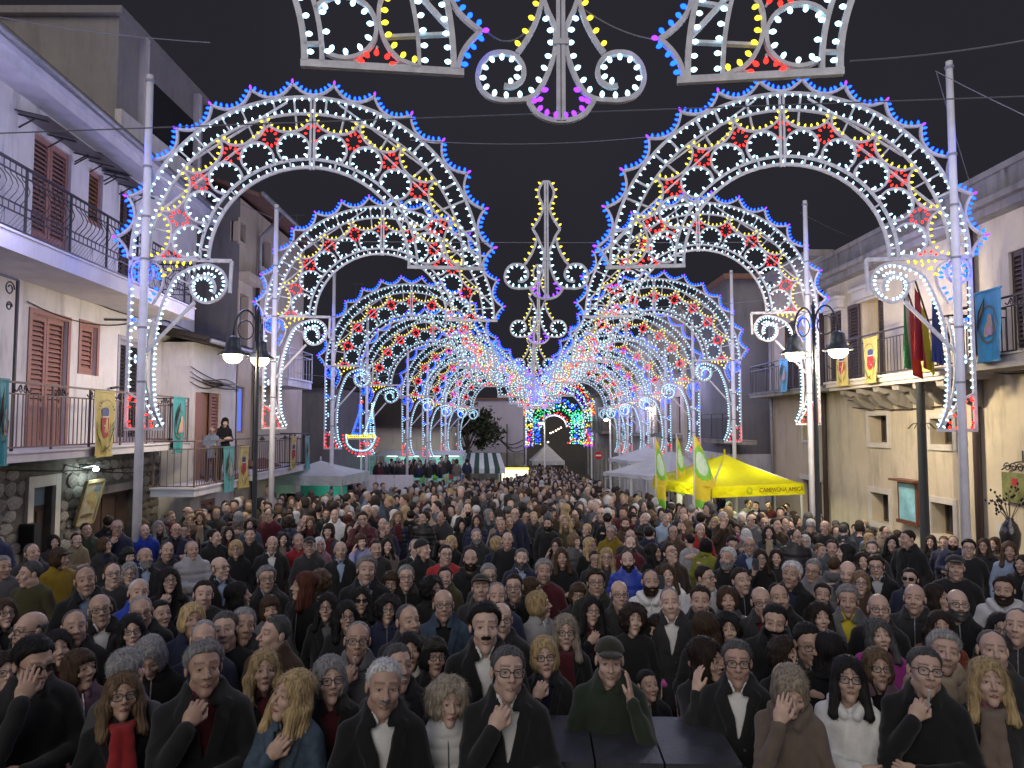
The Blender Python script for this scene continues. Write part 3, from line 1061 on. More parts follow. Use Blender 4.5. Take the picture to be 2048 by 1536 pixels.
# white house along the street further on
RD = Plane(8.6, 34, -.01, 1, (-1, 0))
rd = empty('house', (0, 0, 0), 0, 'pale house with balcony behind the fourth and fifth right arches', 'house')
ops = [(RD.u(1442), RD.u(1420), P(1430, 850, 30).z, P(1430, 790, 30).z)]
zrd = RD.z(1420, 590)
opd = []
for k in range(4):
    uu = RD.u(1455) + .8 + k * 2.3
    for zz in (RD.z(1430, 875), RD.z(1430, 740)):
        opd.append((uu, uu + .9, zz, zz + 1.9))
wall(RD, RD.u(1470), RD.u(1370), -3, zrd, opd, rd, m_plaster_w, back=6)
for op in opd:
    window(RD, op, rd, m_brownwood, leaves=2, trim=m_white_trim, tw=.1)
zz = RD.z(1430, 880, .8)
slab(RD, RD.u(1468, .8), RD.u(1400, .8), .8, zz - .12, zz, rd, m_plaster_d)
railing(rd, [RD.T(RD.u(1468, .8), .75, zz), RD.T(RD.u(1400, .8), .75, zz)], 1.0, m_iron, .16, 'plain')
# string of houses lining the narrow street to the end
for k, (px0, px1, Xs, ytop, mt_, lab) in enumerate([
        (1368, 1300, 8.2, 640, m_plaster_b, 'beige house by the street lamp where the street narrows on the right'),
        (1298, 1228, 8.0, 690, m_plaster_w, 'white house with parapet balcony beyond the no entry sign'),
        (1226, 1170, 7.6, 760, m_plaster_d, 'grey house at the far right end of the street')]):
    PLh = Plane(Xs, 40, -.01, 1, (-1, 0))
    h = empty('house', (0, 0, 0), 0, lab, 'house')
    ua, ub_ = PLh.u(px0), PLh.u(px1)
    zt2 = PLh.z((px0 + px1) / 2, ytop)
    opd = []
    n = max(2, int((ub_ - ua) / 2.6))
    for j in range(n):
        uu = ua + .7 + j * (ub_ - ua - 1.2) / n
        for z_ in (-.9, 2.2, 5.2):
            if z_ + 1.9 < zt2 - .3:
                opd.append((uu, uu + .95, z_ if z_ > 0 else -2.2, z_ + 1.8))
    wall(PLh, ua, ub_, -3.2, zt2, opd, h, mt_, back=6)
    for j, op in enumerate(opd):
        window(PLh, op, h, m_brownwood, leaves=2, pane=emit('shop_window_light', (.9, .85, .6), .5) if op[2] < -1 and j % 2 == 0 else m_pane)
    for z_ in (2.1, 5.1):
        if z_ < zt2 - 1:
            slab(PLh, ua + .4, ua + .4 + (ub_ - ua) * .45, .8, z_ - .14, z_, h, m_plaster_d)
            railing(h, [PLh.T(ua + .4, .75, z_), PLh.T(ua + .4 + (ub_ - ua) * .45, .75, z_)], 1.0, m_iron, .2, 'plain')
    MB().box(ua, ub_, -.3, .3, zt2, zt2 + .22, 0, PLh.t).build('cornice', m_plaster_d, h)

# ---------------------------------------------------------------- left beyond the tall house
ld = empty('house', (0, 0, 0), 0, 'low dark roofed building behind the lit stalls on the left', 'house')
yD = 44.0
x0, x1 = P(560, 850, yD).x, P(905, 850, yD).x
zt_ = P(700, 850, yD).z
MB().box(x0, x1, yD, yD + 6, -3, zt_).build('wall', m_plaster_b, ld)
MB().hexa([(x0 - .3, yD - .6, zt_ - .1), (x1 + .3, yD - .6, zt_ - .1), (x1 + .3, yD + 4, zt_ + 1.5), (x0 - .3, yD + 4, zt_ + 1.5),
           (x0 - .3, yD - .6, zt_), (x1 + .3, yD - .6, zt_), (x1 + .3, yD + 4, zt_ + 1.6), (x0 - .3, yD + 4, zt_ + 1.6)]).build('roof', m_tile_d, ld)
ad = P(885, 950, yD)
MB().box(P(867, 850, yD).x, P(900, 850, yD).x, yD - .05, yD - .01, -2.3, P(885, 900, yD).z).build('gate_wall', m_plaster_s, ld)
MB().box(P(873, 850, yD).x, P(888, 850, yD).x, yD - .1, yD - .055, -2.3, P(885, 926, yD).z).build('door', m_orangewood, ld)
le = empty('house', (0, 0, 0), 0, 'dark house behind the third left arch', 'house')
yE = 36.0
x0, x1 = P(560, 850, yE).x, P(668, 850, yE).x
MB().box(x0 - 6, x1, yE, yE + 7, -3, P(620, 775, yE).z).build('wall', m_plaster_g, le)
MB().box(x0 - 6.2, x1 + .3, yE - .3, yE + 7.3, P(620, 775, yE).z, P(620, 775, yE).z + .18).build('roof', m_tile_d, le)
lf = empty('house', (0, 0, 0), 0, 'blank pale lilac wall of a house behind the tree', 'house')
yG = 56.0
x0, x1 = P(880, 850, yG).x, P(1047, 850, yG).x
MB().box(x0, x1, yG, yG + 10, -3, P(1010, 800, yG).z).build('wall', mat('pale_lilac_plaster', (.50, .46, .56), .85, .06, .7, .1, stain=.1), lf)
MB().box(x0, x1 + .02, yG - .05, yG, -3, P(1010, 905, yG).z).build('plinth', m_plaster_d, lf)
MB().box(x0 - .2, x1 + .2, yG - .2, yG + 10, P(1010, 800, yG).z, P(1010, 800, yG).z + .15).build('coping', m_tile, lf)
MB().bar(P(1014, 935, yG - .3), P(1014, 848, yG - .3), .09).build('post', m_brownwood, lf)
cb = MB()
for k in range(3):
    a, b = P(990 + 6 * k, 872 + 3 * k, yG - .1), P(1046, 880 + 10 * k, yG - .1)
    cb.tube([a.lerp(b, t) + Vector((0, 0, -.5 * math.sin(math.pi * t))) for t in np.linspace(0, 1, 8)], .03, 4)
setp(cb.build('wiring', m_iron, lf), kind='stuff')
# ================================================================== festive light arches
m_rail = mat('white_painted_wood', (.62, .61, .64), .6, .22, 9, .15, 50)
m_pole = mat('lilac_painted_pole', (.84, .84, .92), .45, .12, 3, .0)
m_band = mat('grey_clamp', (.3, .3, .33), .5, .2, 9)
m_wire = mat('thin_cable', (.22, .22, .24), .6, .1)
EM = {
    'white': emit('white_bulb_glow', (.46, .80, 1.0), 4.0),
    'yellow': emit('yellow_bulb_glow', (1.0, .80, .05), 2.2),
    'red': emit('red_bulb_glow', (1.0, .022, .016), 4.2),
    'blue': emit('blue_bulb_glow', (.005, .05, 1.0), 9.0),
    'violet': emit('violet_bulb_glow', (.20, .03, 1.0), 4.0),
    'green': emit('green_bulb_glow', (.03, .85, .22), 3.0),
    'orange': emit('orange_bulb_glow', (1.0, .25, .03), 4.0),
}
# the same glow for the small far bulbs, whose light reaches the square through the arch lamps below
EMF = {c: emit('far_' + c + '_bulb_glow', *a, 'NONE') for c, a in {
    'white': ((.40, .77, 1.0), 2.9), 'yellow': ((1.0, .80, .05), 2.6), 'red': ((1.0, .022, .02), 5.0), 'blue': ((.006, .06, 1.0), 8.0),
    'violet': ((.20, .03, 1.0), 4.0), 'green': ((.03, .85, .22), 3.0), 'orange': ((1.0, .25, .03), 4.0)}.items()}
m_socket = mat('bulb_socket', (.55, .57, .6), .5, .1)


def arc(r, a0, a1, n, cx=0., cz=0., rx=1., rz=1.):
    """angles from the vertical, clockwise"""
    return [(cx + rx * r * math.sin(a), 0, cz + rz * r * math.cos(a)) for a in np.linspace(a0, a1, n)]


def along(pts, step, off, side, inset=.5, flip=False):
    """bulbs along a polyline: (x, z, ax, az), standing off to one side of the rail"""
    p = np.array([(q[0], q[2]) for q in pts], float)
    seg = np.linalg.norm(np.diff(p, axis=0), axis=1)
    L = np.concatenate([[0], np.cumsum(seg)])
    n = max(1, int(round(L[-1] / step)))
    out = []
    for s in (np.arange(n) + inset) * L[-1] / n:
        i = min(np.searchsorted(L, s, side='right') - 1, len(seg) - 1)
        t = (p[i + 1] - p[i]) / max(seg[i], 1e-9)
        q = p[i] + t * (s - L[i])
        nx, nz = -t[1] * side, t[0] * side
        out.append((q[0] + nx * off, q[1] + nz * off, nx, nz))
    return out


def smooth_curve(pts, n=6):
    """Catmull-Rom through control points (x, z)"""
    p = [Vector((x, 0, z)) for x, z in pts]
    out = []
    for i in range(len(p) - 1):
        a, b, c, d = p[max(i - 1, 0)], p[i], p[i + 1], p[min(i + 2, len(p) - 1)]
        for k in range(n):
            t = k / n
            out.append(0.5 * ((2 * b) + (c - a) * t + (2 * a - 5 * b + 4 * c - d) * t * t + (3 * b - a - 3 * c + d) * t ** 3))
    out.append(p[-1])
    return [tuple(q) for q in out]


R = 2.94


def arch_design():
    d2 = math.radians
    rails, B = [], {k: [] for k in ('white', 'yellow', 'red', 'blue', 'violet')}
    H = d2(90)
    W = .05
    off = .018
    # concentric rails
    r_in, r_2, r_y, r_o = .575 * R, .624 * R, .90 * R, 1.0 * R
    for r, w in ((r_in, W), (r_2, W * .8), (r_y, W * .7), (r_o, W)):
        rails.append((arc(r, -H, H, 72), w))
    st = .125
    B['white'] += along(arc(r_in, -H, H, 90), .15, off, 1)
    B['white'] += along(arc(r_2, -H, H, 90), .17, off, 1)
    B['white'] += along(arc(r_y, -H, H, 120), .128, off, 1)
    B['white'] += along(arc(r_o, -H, H, 120), .128, off, -1)
    # circles, yellow scallops and red stars
    for k in range(10):
        a = d2(-81 + 18 * k)
        rc, rr = .692 * R, .093 * R
        cx, cz = rc * math.sin(a), rc * math.cos(a)
        cut = 2.45                                    # open towards the inner band
        pts = [(cx + rr * math.sin(a + t), 0, cz + rr * math.cos(a + t)) for t in np.linspace(-cut, cut, 26)]
        rails.append((pts, W * .7))
        B['white'] += along(pts, .15, off, -1)
        sc = []
        for t in np.linspace(-1, 1, 15):
            an = a + t * d2(9)
            sc.append(((r_y - .106 * R * math.sqrt(max(0, 1 - t * t))) * math.sin(an), 0, (r_y - .106 * R * math.sqrt(max(0, 1 - t * t))) * math.cos(an)))
        rails.append((sc, W * .7))
        B['yellow'] += along(sc, .125, off, 1)
    for k in range(11):
        a = d2(-90 + 18 * k)
        rc = .778 * R
        ex, ez = math.sin(a), math.cos(a)
        tx, tz = math.cos(a), -math.sin(a)
        for j in range(9):
            t = 2 * math.pi * (j + .5) / 9
            lx, lz = math.cos(t) * .135, math.sin(t) * .165
            if (k == 0 and lx < .02) or (k == 10 and lx > -.02):
                continue
            B['red'].append((ex * (rc + lz) + tx * lx, ez * (rc + lz) + tz * lx, -(ex * math.sin(t) + tx * math.cos(t)), -(ez * math.sin(t) + tz * math.cos(t))))
    # blue scalloped crest
    n = 14
    for k in range(-1, n):
        a0, a1 = -H + 2 * H * (k + .5) / n, -H + 2 * H * (k + 1.5) / n
        pts = []
        for t in np.linspace(.5 if k < 0 else 0, .5 if k == n - 1 else 1, 13):
            rr = R * (1.014 + .072 * abs(2 * t - 1) ** 2.2)
            an = a0 + (a1 - a0) * t
            pts.append((rr * math.sin(an), 0, rr * math.cos(an)))
        rails.append((pts, W * .8))
        B['blue'] += along(pts, .104, off, 1)
    for k in range(n):
        a = -H + 2 * H * (k + .5) / n
        B['violet'].append((R * 1.09 * math.sin(a), R * 1.09 * math.cos(a), math.sin(a), math.cos(a)))
    # spokes
    for k in range(10):
        for da, q0, q1 in ((2.5, .80, 1.0), (-4.5, .90, 1.0)):
            a = d2(-81 + 18 * k + da)
            rails.append(([(R * q * math.sin(a), .03, R * q * math.cos(a)) for q in (q0, q1)], W * .55))
        a = d2(-81 + 18 * k + (4 if k % 2 else -3))
        rails.append(([(R * q * math.sin(a), .0, R * q * math.cos(a)) for q in (.575, .624)], W * .5))
    for x in (-.03, .03):
        rails.append(([(x, -.012, .56 * R), (x, -.012, 1.0 * R)], W * .7))
    for s in (-1, 1):
        rails.append(([(s * .93 * R * math.sin(d2(75)), .035, .93 * R * math.cos(d2(75))), (s * .87 * R * math.sin(d2(16)), .035, .87 * R * math.cos(d2(16)))], W * .5))
        rails.append(([(s * .98 * R * math.sin(d2(9)), .035, .98 * R * math.cos(d2(9))), (s * .9 * R * math.sin(d2(48)), .035, .9 * R * math.cos(d2(48)))], W * .45))
        rails.append(([(s * 1.0 * R * math.sin(d2(83)), .02, 1.0 * R * math.cos(d2(83))), (s * .9 * R * math.sin(d2(73)), .02, .9 * R * math.cos(d2(73)))], W * .8))
    # the free inner end is closed by a straight bar
    rails.append(([(r_in - .03, 0, -.02), (1.03 * R, 0, -.02)], W * 1.25))
    # ---------------- the leg below the outer end (drawn from the photograph, 120.3 px per metre)
    q = lambda x, y: (-R + (x - 262) / 120.3, -(y - 519) / 120.3)
    rails.append(([(-R - .03, 0, 0), (q(458, 0)[0], 0, 0)], W * 1.2))
    rails.append(([(q(458, 0)[0], 0, 0), (q(456, 0)[0], 0, q(0, 585)[1])], W))
    xo = -R
    zb = -2.86
    rails.append(([(xo, 0, 0), (xo, 0, zb)], W))
    rails.append(([(xo - .02, 0, zb), (q(333, 0)[0], 0, zb)], W))
    stem = [(330, 860), (320, 838), (312.5, 812), (308.5, 763), (308.5, 722), (311.5, 681), (317, 644), (325, 613), (337, 581), (349, 557), (369, 541),
            (391, 532), (414, 528), (434, 536), (445.5, 551), (449, 571), (437.6, 594), (414, 606), (394.7, 602), (382, 586.5), (380, 567), (392.7, 554),
            (408, 551.5), (421, 560), (426, 575), (423, 587)]
    cv = smooth_curve([q(*p) for p in stem], 5)
    rails.append((cv, W * .9))
    n_stem = 5 * 10
    B['white'] += along(cv[:n_stem], .088, off, -1)
    B['white'] += along(cv[n_stem:85], .088, off, -1)
    B['white'] += along(cv[85:], .082, off, -1)
    B['white'] += along(cv[n_stem:70], .11, .13, -1)
    left = smooth_curve([q(*p) for p in [(330, 860), (309, 815), (298, 765), (297, 715), (302, 670), (309, 640)]], 5)
    rails.append((left, W * .6))
    B['white'] += along(left, .12, off, 1)
    # outer upright bulbs, red foot, cross bars
    B['white'] += along([(xo, 0, q(0, 575)[1]), (xo, 0, q(0, 785)[1])], .118, off, 1)
    B['red'] += along([(xo, 0, q(0, 797)[1]), (xo, 0, q(0, 856)[1])], .13, off, 1)
    B['red'] += along([(q(264, 0)[0], 0, zb), (q(318, 0)[0], 0, zb)], .12, off, 1)
    rails.append(([(xo, 0, q(0, 790)[1]), (q(290, 0)[0], 0, q(0, 806)[1])], W * .6))
    B['red'] += along([(xo + .06, 0, q(0, 792)[1]), (q(288, 0)[0], 0, q(0, 806)[1])], .11, off, -1)
    B['white'] += along([(xo + .08, 0, q(0, 790)[1]), (q(288, 0)[0], 0, q(0, 806)[1])], .13, off, 1)
    rails.append(([(q(292, 0)[0], 0, q(0, 806)[1]), (q(324, 0)[0], 0, q(0, 858)[1])], W * .6))
    B['red'] += along([(q(294, 0)[0], 0, q(0, 812)[1]), (q(318, 0)[0], 0, q(0, 852)[1])], .12, off, -1)
    rails.append(([(xo, 0, q(0, 723)[1]), (q(296, 0)[0], 0, q(0, 723)[1])], W * .6))
    for y, s in ((719, 1), (727, -1)):
        B['white'] += along([(xo + .05, 0, q(0, 723)[1]), (q(285, 0)[0], 0, q(0, 723)[1])], .11, off, s)
    rails.append(([(xo, 0, q(0, 659)[1]), (q(286, 0)[0], 0, q(0, 646)[1])], W * .6))
    B['blue'] += along([(xo, 0, q(0, 657)[1]), (q(282, 0)[0], 0, q(0, 646)[1])], .085, off, 1)
    B['white'] += along([(xo + .05, 0, q(0, 659)[1]), (q(286, 0)[0], 0, q(0, 648)[1])], .11, off, -1)
    # blue rosette and blue leaf
    bx, bz = q(284, 547)
    ring = [(bx + .185 * math.cos(t), 0, bz + .2 * math.sin(t)) for t in np.linspace(0, 2 * math.pi, 25)]
    rails.append((ring, W * .7))
    B['blue'] += along(ring, .13, off + .02, 1)
    B['blue'] += [(bx, bz, 0, 1), (bx - .05, bz - .06, 1, 0)]
    leaf = smooth_curve([q(*p) for p in [(303, 525), (318, 534), (326, 552), (322, 580), (306, 612)]], 5)
    rails.append((leaf, W * .6))
    B['blue'] += along(leaf, .105, off + .02, -1)
    # yellow bulbs filling the spandrel under the bar
    B['yellow'] += along([(q(308, 0)[0], 0, 0), (q(385, 0)[0], 0, 0)], .11, off + .01, -1)
    B['yellow'] += along(smooth_curve([q(*p) for p in [(330, 560), (338, 548), (352, 538), (372, 531)]], 4), .11, off, 1)
    B['yellow'] += [(*q(322, 540), 0, -1), (*q(336, 537), 0, -1), (*q(328, 553), -1, 0)]
    rails.append(([(*q(349, 556)[:1], 0, q(349, 556)[1]), (q(382, 0)[0], 0, q(0, 571)[1])], W * .45))
    return rails, B


def bulb_template(lod):
    if lod == 0:
        prof, n = [(.010, 0), (.016, .012), (.022, .028), (.021, .042), (.012, .056), (.002, .062)], 7
    elif lod == 1:
        prof, n = [(.010, 0), (.0195, .022), (.0145, .042), (.003, .057)], 5
    else:
        prof, n = [(.004, 0), (.022, .028), (.004, .056)], 4
    v, f = [], []
    for r, z in prof:
        for k in range(n):
            a = 2 * math.pi * k / n
            v.append((r * math.cos(a), r * math.sin(a), z))
    for i in range(len(prof) - 1):
        for k in range(n):
            l = (k + 1) % n
            f.append((i * n + k, i * n + l, (i + 1) * n + l, (i + 1) * n + k))
    return np.array(v), f


def bulb_mesh(name, blist, mt, lod, size=1.0, yoff=-.015):
    tv, tf = bulb_template(lod)
    tv = tv * size
    V, Fc = [], []
    k = len(tv)
    if len(blist) > 40:                             # a few dead or missing bulbs
        blist = [b for b in blist if rng.random() > .025]
    for i, (x, z, ax, az) in enumerate(blist):
        a = np.array([ax + rng.normal(0, .12), rng.normal(-.15, .15), az + rng.normal(0, .12)])
        a /= np.linalg.norm(a)
        s = np.cross(a, [0, 1, .01])
        s /= np.linalg.norm(s)
        t = np.cross(s, a)
        V.append(np.array([x, yoff, z]) + tv[:, :1] * s + tv[:, 1:2] * t + tv[:, 2:3] * a)
        Fc.extend([tuple(j + i * k for j in f) for f in tf])
    me = bpy.data.meshes.new(name)
    me.from_pydata(np.concatenate(V).tolist(), [], Fc)
    me.materials.append(mt)
    if lod < 2:
        me.polygons.foreach_set('use_smooth', [True] * len(Fc))
    me.update()
    return me


A_RAILS, A_BULBS = arch_design()
_fr = MB()
for pts, w in A_RAILS:
    _fr.strip(pts, w, .05)
ARCH_FRAME = _fr.mesh('arch_frame', m_rail)
ARCH_BULBS = {l: {c: bulb_mesh(c + '_bulbs', b, (EM if l == 1 else EMF)[c], l, 1.3 if c in ('blue', 'violet') else 1.0) for c, b in A_BULBS.items()} for l in (1, 2)}
_tv, _tf = bulb_template(0)
BULB1 = {}
for c in EM:
    me = bpy.data.meshes.new('bulb')
    sv, sf = [], []
    for k in range(6):
        a = math.pi * k / 3
        for z in (-.03, .004):
            sv.append((.011 * math.cos(a), .011 * math.sin(a), z))
    sf = [(2 * k, (2 * k + 2) % 12, (2 * k + 3) % 12, 2 * k + 1) for k in range(6)]
    nt0 = len(_tv)
    me.from_pydata(_tv.tolist() + sv, [], list(_tf) + [tuple(i + nt0 for i in f) for f in sf])
    me.materials.append(EM[c])
    me.materials.append(m_socket)
    me.polygons.foreach_set('material_index', [0] * len(_tf) + [1] * len(sf))
    me.polygons.foreach_set('use_smooth', [True] * (len(_tf) + len(sf)))
    BULB1[c] = me


def single_bulb(c, x, z, ax, az, parent):
    o = link('bulb', BULB1[c], parent, (x, -.012, z))
    o.rotation_euler = (rng.normal(0.12, .1), math.atan2(ax, az) + rng.normal(0, .08), 0)
    return o


ORD = ['nearest', 'second', 'third', 'fourth', 'fifth', 'sixth', 'seventh', 'eighth', 'ninth', 'tenth', 'eleventh', 'twelfth']


CLAMP = MB().tube([(0, 0, 0), (0, 0, .035)], .073, 10).mesh('clamp', m_band)


def light_arch(side, i, X_out, Y, Z, top_y=None, yaw=6.8, sc=1.0, lod=2, singles=None):
    """X_out: the outer upright; side -1 left, +1 right; Z: height of the straight bar"""
    sd = 'left' if side < 0 else 'right'
    lab = f'{ORD[i]} white light arch on the {sd} side, with scrolled leg and lilac pole'
    if i == 0:
        lab = f'nearest light arch end hanging overhead on the {sd}, red, yellow and white bulbs'
    a = math.radians(yaw)
    root = empty('light_arch', (0, 0, 0), 0, lab, 'light arch', 'light arches along the street')
    # local -x end is the outer one on the left; the right ones are mirrored
    cx = X_out - side * R * sc * math.cos(a)
    root.location = (cx, Y + R * sc * math.sin(a), Z)
    root.rotation_euler = (0, 0, -side * a)
    root.scale = (-side * sc, sc, sc)
    link('frame', ARCH_FRAME, root)
    for c in A_BULBS:
        if singles is None:
            setp(link(c + '_bulbs', ARCH_BULBS[lod][c], root), kind='stuff')
        else:
            one = [b for b in A_BULBS[c] if singles(b)]
            rest = [b for b in A_BULBS[c] if not singles(b)]
            for b in one:
                single_bulb(c, *b, root)
            if rest:
                setp(link(c + '_bulbs', bulb_mesh(c + '_bulbs', rest, EM[c], 1), root), kind='stuff')
    # the light that the hundreds of small bulbs throw on the street and the house fronts
    k = 1.0 if lod == 2 else 1.5
    for lx, lz, e, c in ((.4, .9, 62, (.78, .86, 1.0)), (-3.1, .4, 84, (.56, .54, 1.0))):
        point_light('bulb_light', (lx, -2.7, lz), e * k, c, root, .5)
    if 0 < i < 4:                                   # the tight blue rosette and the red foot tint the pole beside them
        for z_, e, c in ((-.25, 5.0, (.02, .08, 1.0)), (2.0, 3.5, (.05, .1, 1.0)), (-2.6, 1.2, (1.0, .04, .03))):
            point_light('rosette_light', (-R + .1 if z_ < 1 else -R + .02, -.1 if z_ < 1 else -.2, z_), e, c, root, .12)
    # pole standing on the ground in front of the leg
    px = -R + .27
    wx = root.matrix_basis @ Vector((px, -.13, 0))
    ztop = (top_y - Z) / sc if top_y is not None else 2.55
    zg = (gz(wx.y, wx.x) - Z) / sc - .05
    p = MB()
    p.tube([(px, -.13, zg), (px, -.13, (zg + ztop) * .45), (px, -.13, ztop)], [.072, .066, .054], 10)
    pole = p.build('pole', m_pole, root, smooth=True)
    for z in (ztop - .12, ztop - 1.6, ztop - 2.45, -.05, -1.2, -2.1):
        link('clamp', CLAMP, pole, (px, -.13, z))
    br = MB()
    q = lambda x, y: (-R + (x - 262) / 120.3, -(y - 519) / 120.3)
    br.bar((q(387, 0)[0], 0, q(0, 606)[1]), (px, -.1, q(0, 716)[1]), .05, .05)
    br.build('brace', m_rail, root)
    return root


# (outer x, depth, pixel row of the straight bar, pixel row of the pole top)
LEFT = [(-6.34, 5.25, None, None), (262, 11.8, 517, 156), (529.5, 18.0, 632, 412), (651, 24.6, 732, 545), (721, 29.0, 770, 640),
        (804, 34.0, 792, 700), (845, 37.5, 806, 730), (882, 42.5, 812, 750), (908, 46.0, 816, 760)]
RIGHT = [(7.35, 5.25, None, None), (1939, 11.6, 514, 129), (1634, 18.0, 624, 404), (1480, 24.8, 720, 542), (1399, 28.8, 762, 640),
         (1342, 34.0, 790, 690), (1297, 37.5, 803, 730), (1264, 42.5, 812, 750), (1247, 46.0, 816, 760)]
ARCHES = {}
for side, tab in ((-1, LEFT), (1, RIGHT)):
    for i, (px, Y, ybar, ytop) in enumerate(tab):
        if i == 0:
            ARCHES[side, 0] = light_arch(side, 0, px, Y, 5.65 if side < 0 else 5.58, 8.7, singles=lambda b: b[0] > .4 * R and b[1] < 1.1)
            continue
        bar = P(px, ybar, Y)
        top = P(px, ytop, Y)
        ARCHES[side, i] = light_arch(side, i, bar.x, Y, bar.z, top.z, lod=1 if i < 3 else 2)

# ---------------------------------------------------------------- hanging pendants on the axis
def pendant_design():
    rails, B = [], {k: [] for k in ('white', 'yellow', 'violet')}
    W = .042
    for s in (-1, 1):
        m = lambda pts: [(s * x, z) for x, z in pts]
        inner = smooth_curve(m([(-.244, 1.254), (-.158, 1.113), (-.1155, 1.0), (-.055, .86), (-.042, .72), (-.065, .58), (-.13, .397), (-.21, .26), (-.30, .2),
                                (-.42, .188), (-.53, .187), (-.64, .225), (-.715, .31), (-.733, .41), (-.70, .52), (-.62, .60), (-.52, .62), (-.42, .60),
                                (-.35, .53), (-.325, .44), (-.355, .36), (-.43, .313), (-.50, .32)]), 5)
        rails.append((inner, W))
        outer = smooth_curve(m([(-.16, 1.12), (-.18, 1.03), (-.23, .878), (-.305, .73), (-.385, .615)]), 5)
        rails.append((outer, W))
        loop = smooth_curve(m([(-.055, 2.1), (-.13, 1.96), (-.125, 1.82), (-.066, 1.675), (-.068, 1.58), (-.115, 1.46), (-.19, 1.33), (-.244, 1.254)]), 5)
        rails.append((loop, W))
        bowl = smooth_curve(m([(-.296, .194), (-.2126, .074), (-.1, .014), (0, 0)]), 5)
        rails.append((bowl, W))
        B['yellow'] += along(loop, .118, .015, -s if s < 0 else -s)
        B['yellow'] += along(outer, .14, .015, -s)
        B['white'] += along(inner[10:40], .125, .015, -s)
        B['white'] += along(inner[40:], .125, .015, -s)
        B['violet'] += along(bowl, .1, .015, s)
        B['violet'] += [(s * .17, .27, -s, .2), (s * .215, .185, -s, .3)]
    for x in (-.022, .022):
        rails.append(([(x, -.01, 0), (x, -.01, 2.1)], .034))
    rails.append(([(-.075, -.02, .71), (.075, -.02, .71)], .05))
    rails.append(([(-.06, 0, 2.1), (.06, 0, 2.1)], W))
    return rails, B


P_RAILS, P_BULBS = pendant_design()
# which side of a rail its bulbs stand on: turn the yellow ones outward, the others inward
P_BULBS['yellow'] = [(x, z, (abs(ax) if x > 0 else -abs(ax)), az) for x, z, ax, az in P_BULBS['yellow']]
_fr = MB()
for pts, w in P_RAILS:
    _fr.strip(pts, w, .045)
PEND_FRAME = _fr.mesh('pendant_frame', m_rail)
PEND_BULBS = {l: {c: bulb_mesh(c + '_bulbs', b, (EM if l == 1 else EMF)[c], l) for c, b in P_BULBS.items()} for l in (1, 2)}
PENDANTS = [(1122, 243, 6.1), (1093, 598, 12.4), (1077, 688, 18.6), (1068, 752, 25.0), (1066, 778, 31.0), (1068, 800, 38.0)]
for i, (px, py, Y) in enumerate(PENDANTS):
    b = P(px, py, Y)
    lab = ['large scrolled light pendant hanging overhead at the top of the picture', 'scrolled light pendant with yellow spire hanging between the first arches',
           'scrolled light pendant hanging just below and behind the yellow spired one'][i] if i < 3 else f'{ORD[i]} scrolled light pendant in the row along the street axis'
    root = empty('light_pendant', b, 0, lab, 'light pendant', 'light pendants over the street axis')
    link('frame', PEND_FRAME, root)
    for c in P_BULBS:
        if i == 0:
            for q in P_BULBS[c]:
                single_bulb(c, *q, root)
        else:
            setp(link(c + '_bulbs', PEND_BULBS[1 if i < 3 else 2][c], root), kind='stuff')

# ---------------------------------------------------------------- steel cables that carry them
def cable(a, b, sag=.15, r=.007, lab=None, grp='thin cables strung across the street'):
    a, b = Vector(a), Vector(b)
    pts = []
    for t in np.linspace(0, 1, 13):
        p = a.lerp(b, t)
        p.z -= sag * 4 * t * (1 - t)
        pts.append(p)
    m = MB().tube(pts, r, 4)
    return m.build('cable', m_wire, None, label=lab, cat='cable', group=grp)


for (a, b, sg, lab) in [
        (P(-40, 268, 7.0), P(2120, 190, 7.0), .0, 'thin steel cable crossing the sky behind the large overhead pendant'),
        (P(820, 280, 12.2), P(1345, 268, 12.2), .12, 'thin cable slung between the tops of the first two arches'),
        (P(560, 482, 12.4), P(1600, 484, 12.4), .02, 'thin cable crossing behind the yellow spired pendant'),
        (P(545, 436, 17.9), P(330, 330, 18.5), .05, 'thin stay cable from the second left pole to the house roof'),
        (P(1871, 142, 11.5), P(2160, 280, 10.5), .03, 'thin stay cable running right from the first right pole top'),
        (P(1873, 145, 11.5), P(1960, 430, 15.0), .03, 'thin stay cable dropping from the first right pole to the roof'),
        (P(1600, 425, 17.9), P(1705, 475, 21.0), .03, 'thin stay cable from the second right pole to the parapet'),
        (P(-20, 30, 9.0), P(420, 85, 9.0), .05, 'thin cable crossing the sky above the white house'),
        (P(1700, 122, 5.9), P(2080, 75, 5.9), .03, 'thin cable leaving the right overhead arch end'),
        (P(1290, 614, 22.0), P(1530, 600, 22.0), .05, 'thin cable strung at the height of the third arches'),
        (P(968, 57, 6.0), P(1060, 55, 6.1), .12, 'thin feed wire sagging from the left overhead arch end to the pendant'),
        (P(1170, 20, 6.1), P(1318, 80, 6.0), .05, 'thin feed wire from the pendant to the right overhead arch end'),
        (P(590, 745, 24.0), P(860, 735, 24.0), .25, 'thin sagging cable left of the third left pole')]:
    cable(a, b, sg, lab=lab)
